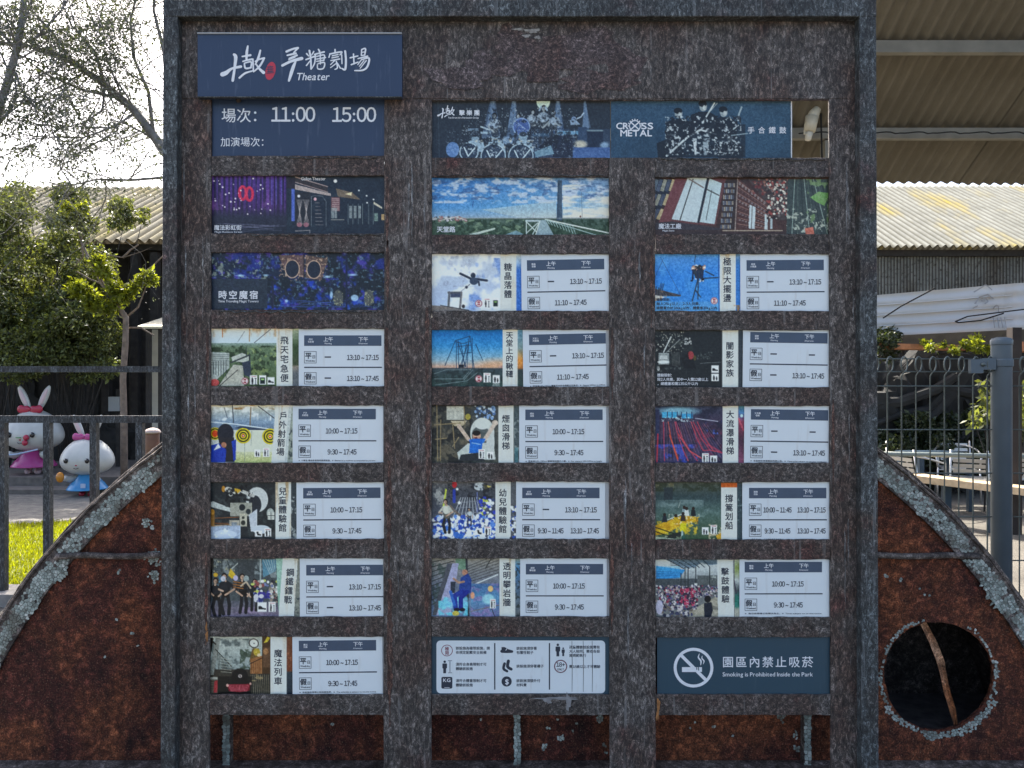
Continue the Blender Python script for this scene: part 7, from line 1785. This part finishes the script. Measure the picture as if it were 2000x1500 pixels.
rock('dark rockwork heap behind the rabbit statues', 40, 790, 14.4, 1.6, .35, .9, 3)
rock('dark root like rock beside the meter box', 180, 790, 14.4, .8, .3, .9, 4)
# gnarled roots over the mound
rs = np.random.RandomState(17)
t = thing('gnarled_root', 'gnarled grey roots spread over the dark rockwork', 'root', tuple(P(1850, 850, 11.3)))
for pl in ([(1990, 720), (1900, 770), (1850, 760), (1810, 800), (1760, 810), (1700, 830)], [(1880, 730), (1860, 770), (1830, 800), (1780, 850)], [(1700, 790), (1760, 785), (1830, 760), (1870, 735)]):
    MB().tube([P(x + rs.uniform(-4, 4), y, 11.3 + rs.uniform(-.05, .05)) for x, y in pl], [.10 * (1 - .12 * i) for i in range(len(pl))], 8).build('root_limb', M_ROCK, t)
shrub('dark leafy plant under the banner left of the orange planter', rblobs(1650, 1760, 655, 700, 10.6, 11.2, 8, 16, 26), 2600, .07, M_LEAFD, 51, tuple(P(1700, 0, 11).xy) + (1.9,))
shrub('small leafy plant trailing over the orange planter', rblobs(1770, 1930, 662, 684, 10.4, 10.8, 12, 7, 12), 900, .07, M_LEAFY, 52, tuple(P(1860, 0, 10.7).xy) + (2.0,))
shrub('yellow green leafy plant beside the blue fence post', rblobs(1900, 1945, 740, 830, 9.4, 9.8, 8, 10, 18), 200, .11, M_LEAF, 53, tuple(P(1935, 0, 9.6).xy) + (0,))
shrub('yellow green leafy plant right of the blue fence post', rblobs(1985, 2060, 745, 850, 9.4, 9.8, 9, 14, 24), 420, .11, M_LEAF, 54, tuple(P(2020, 0, 9.6).xy) + (0,))
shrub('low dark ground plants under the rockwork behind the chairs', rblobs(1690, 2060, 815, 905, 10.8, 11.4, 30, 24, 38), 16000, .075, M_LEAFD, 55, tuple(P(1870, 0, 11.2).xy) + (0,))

M_ALU = plain('brushed_aluminium', (.60, .59, .56), .32, .7); M_NAVYP = plain('navy_painted_steel', (.012, .035, .06), .45); M_WOOD = plain('pale_bench_wood', (.42, .32, .20), .6, var=.25, scale=14); M_GREENR = plain('grey_green_pipe', (.17, .20, .18), .45)
def chair():
    t = thing('cafe_chair', 'x', 'chair', (0, 0, 0), 'aluminium slatted chairs behind the fence')
    for i in range(5): MB().box(-.2, .2, -.2 + .085 * i, -.135 + .085 * i, .435, .448).build('seat_slat', M_ALU, t)
    for i in range(4):
        zz = .52 + .065 * i; MB().add([(-.17, .21 + .02 * i, zz), (.17, .21 + .02 * i, zz), (.17, .222 + .02 * i, zz + .045), (-.17, .222 + .02 * i, zz + .045), (-.17, .222 + .02 * i, zz), (.17, .222 + .02 * i, zz), (.17, .234 + .02 * i, zz + .045), (-.17, .234 + .02 * i, zz + .045)], [(0, 1, 2, 3), (5, 4, 7, 6), (3, 2, 6, 7), (0, 4, 5, 1)]).build('back_slat', M_ALU, t)
    pl = []
    for i in range(17):
        a = math.pi * i / 16; pl.append((.27 * math.cos(a), -.05 + .33 * math.sin(a), .655 + .09 * math.sin(a)))
    pl = [(.25, -.22, .45), (.27, -.2, .62)] + pl + [(-.27, -.2, .62), (-.25, -.22, .45)]
    MB().tube(pl, .0125, 8).build('arm_tube', M_ALU, t, smooth=True)
    for sx in (-1, 1):
        MB().tube([(sx * .25, -.22, .45), (sx * .26, -.25, 0)], .0125, 8).build('leg', M_ALU, t, smooth=True)
        MB().tube([(sx * .19, .26, .80), (sx * .2, .2, .44), (sx * .24, .27, 0)], .0125, 8).build('leg', M_ALU, t, smooth=True)
    MB().tube([(-.25, -.22, .425), (.25, -.22, .425), (.2, .2, .425), (-.2, .2, .425)], .011, 6, closed=True).build('seat_frame', M_ALU, t)
    return t
proto = chair()
for i, (px, py, rz, lb) in enumerate(((1893, 1003, 2.6, 'aluminium slatted chair just left of the blue fence post'), (1786, 1000, 2.0, 'aluminium slatted chair nearest the sign board behind the fence'), (1868, 975, -.4, 'aluminium slatted chair half hidden at the back behind the bench'), (2008, 1000, 2.9, 'aluminium slatted chair at the right edge of the picture'))):
    d = EYE * F / (py - 750); o = proto if i == 0 else copy_tree(proto)
    q = P(px, py, d); o.location = (q.x, q.y, .004 * 0); o.rotation_euler = (0, 0, rz); o['label'] = lb
# low bench and table frames
z = .50; a = P(1760, 0, 9.2); a.z = z; bq = P(2080, 0, 7.6); bq.z = z
t = thing('bench', 'long pale wooden bench on navy legs behind the mesh fence', 'bench', ((a.x + bq.x) / 2, (a.y + bq.y) / 2, 0))
MB().bar(a, bq, .26, .075).build('seat_plank', M_WOOD, t)
for s_ in (.06, .33, .62, .92):
    q = a.lerp(bq, s_); MB().box(q.x - .035, q.x + .035, q.y + .0, q.y + .09, 0, z - .038).build('leg', M_NAVYP, t)
t = thing('cafe_table', 'dark navy cafe table between the aluminium chairs', 'table', tuple(P(1825, 0, 9.9).xy) + (0,))
q = P(1825, 0, 9.9)
MB().box(q.x - .36, q.x + .36, q.y - .3, q.y + .3, .69, .72).build('tabletop', M_NAVYP, t)
for sx in (-1, 1):
    for sy in (-1, 1): MB().box(q.x + sx * .31 - .03, q.x + sx * .31 + .03, q.y + sy * .25 - .03, q.y + sy * .25 + .03, 0, .69).build('leg', M_NAVYP, t)
a = P(1600, 884, 8.8); bq = P(2080, 893, 8.6)
t = thing('pipe_rail', 'grey green pipe handrail running behind the mesh fence', 'handrail', ((a.x + bq.x) / 2, (a.y + bq.y) / 2, 0))
MB().tube([a, bq], .027, 10).build('pipe', M_GREENR, t, smooth=True)
for px in (1640, 2060): q = a.lerp(bq, (px - 1600) / 480); MB().tube([(q.x, q.y, 0), (q.x, q.y, q.z - .02)], .024, 10).build('post', M_GREENR, t, smooth=True)
q = P(1981, 0, 8.2)
tag(MB().box(q.x - .05, q.x + .05, q.y - .05, q.y + .05, 0, 2.2).build('timber_post', plain('brown_post', (.03, .022, .018), .8, var=.3, scale=8), None, loc=(q.x, q.y, 0)), 'brown timber post just right of the blue fence post', 'post')
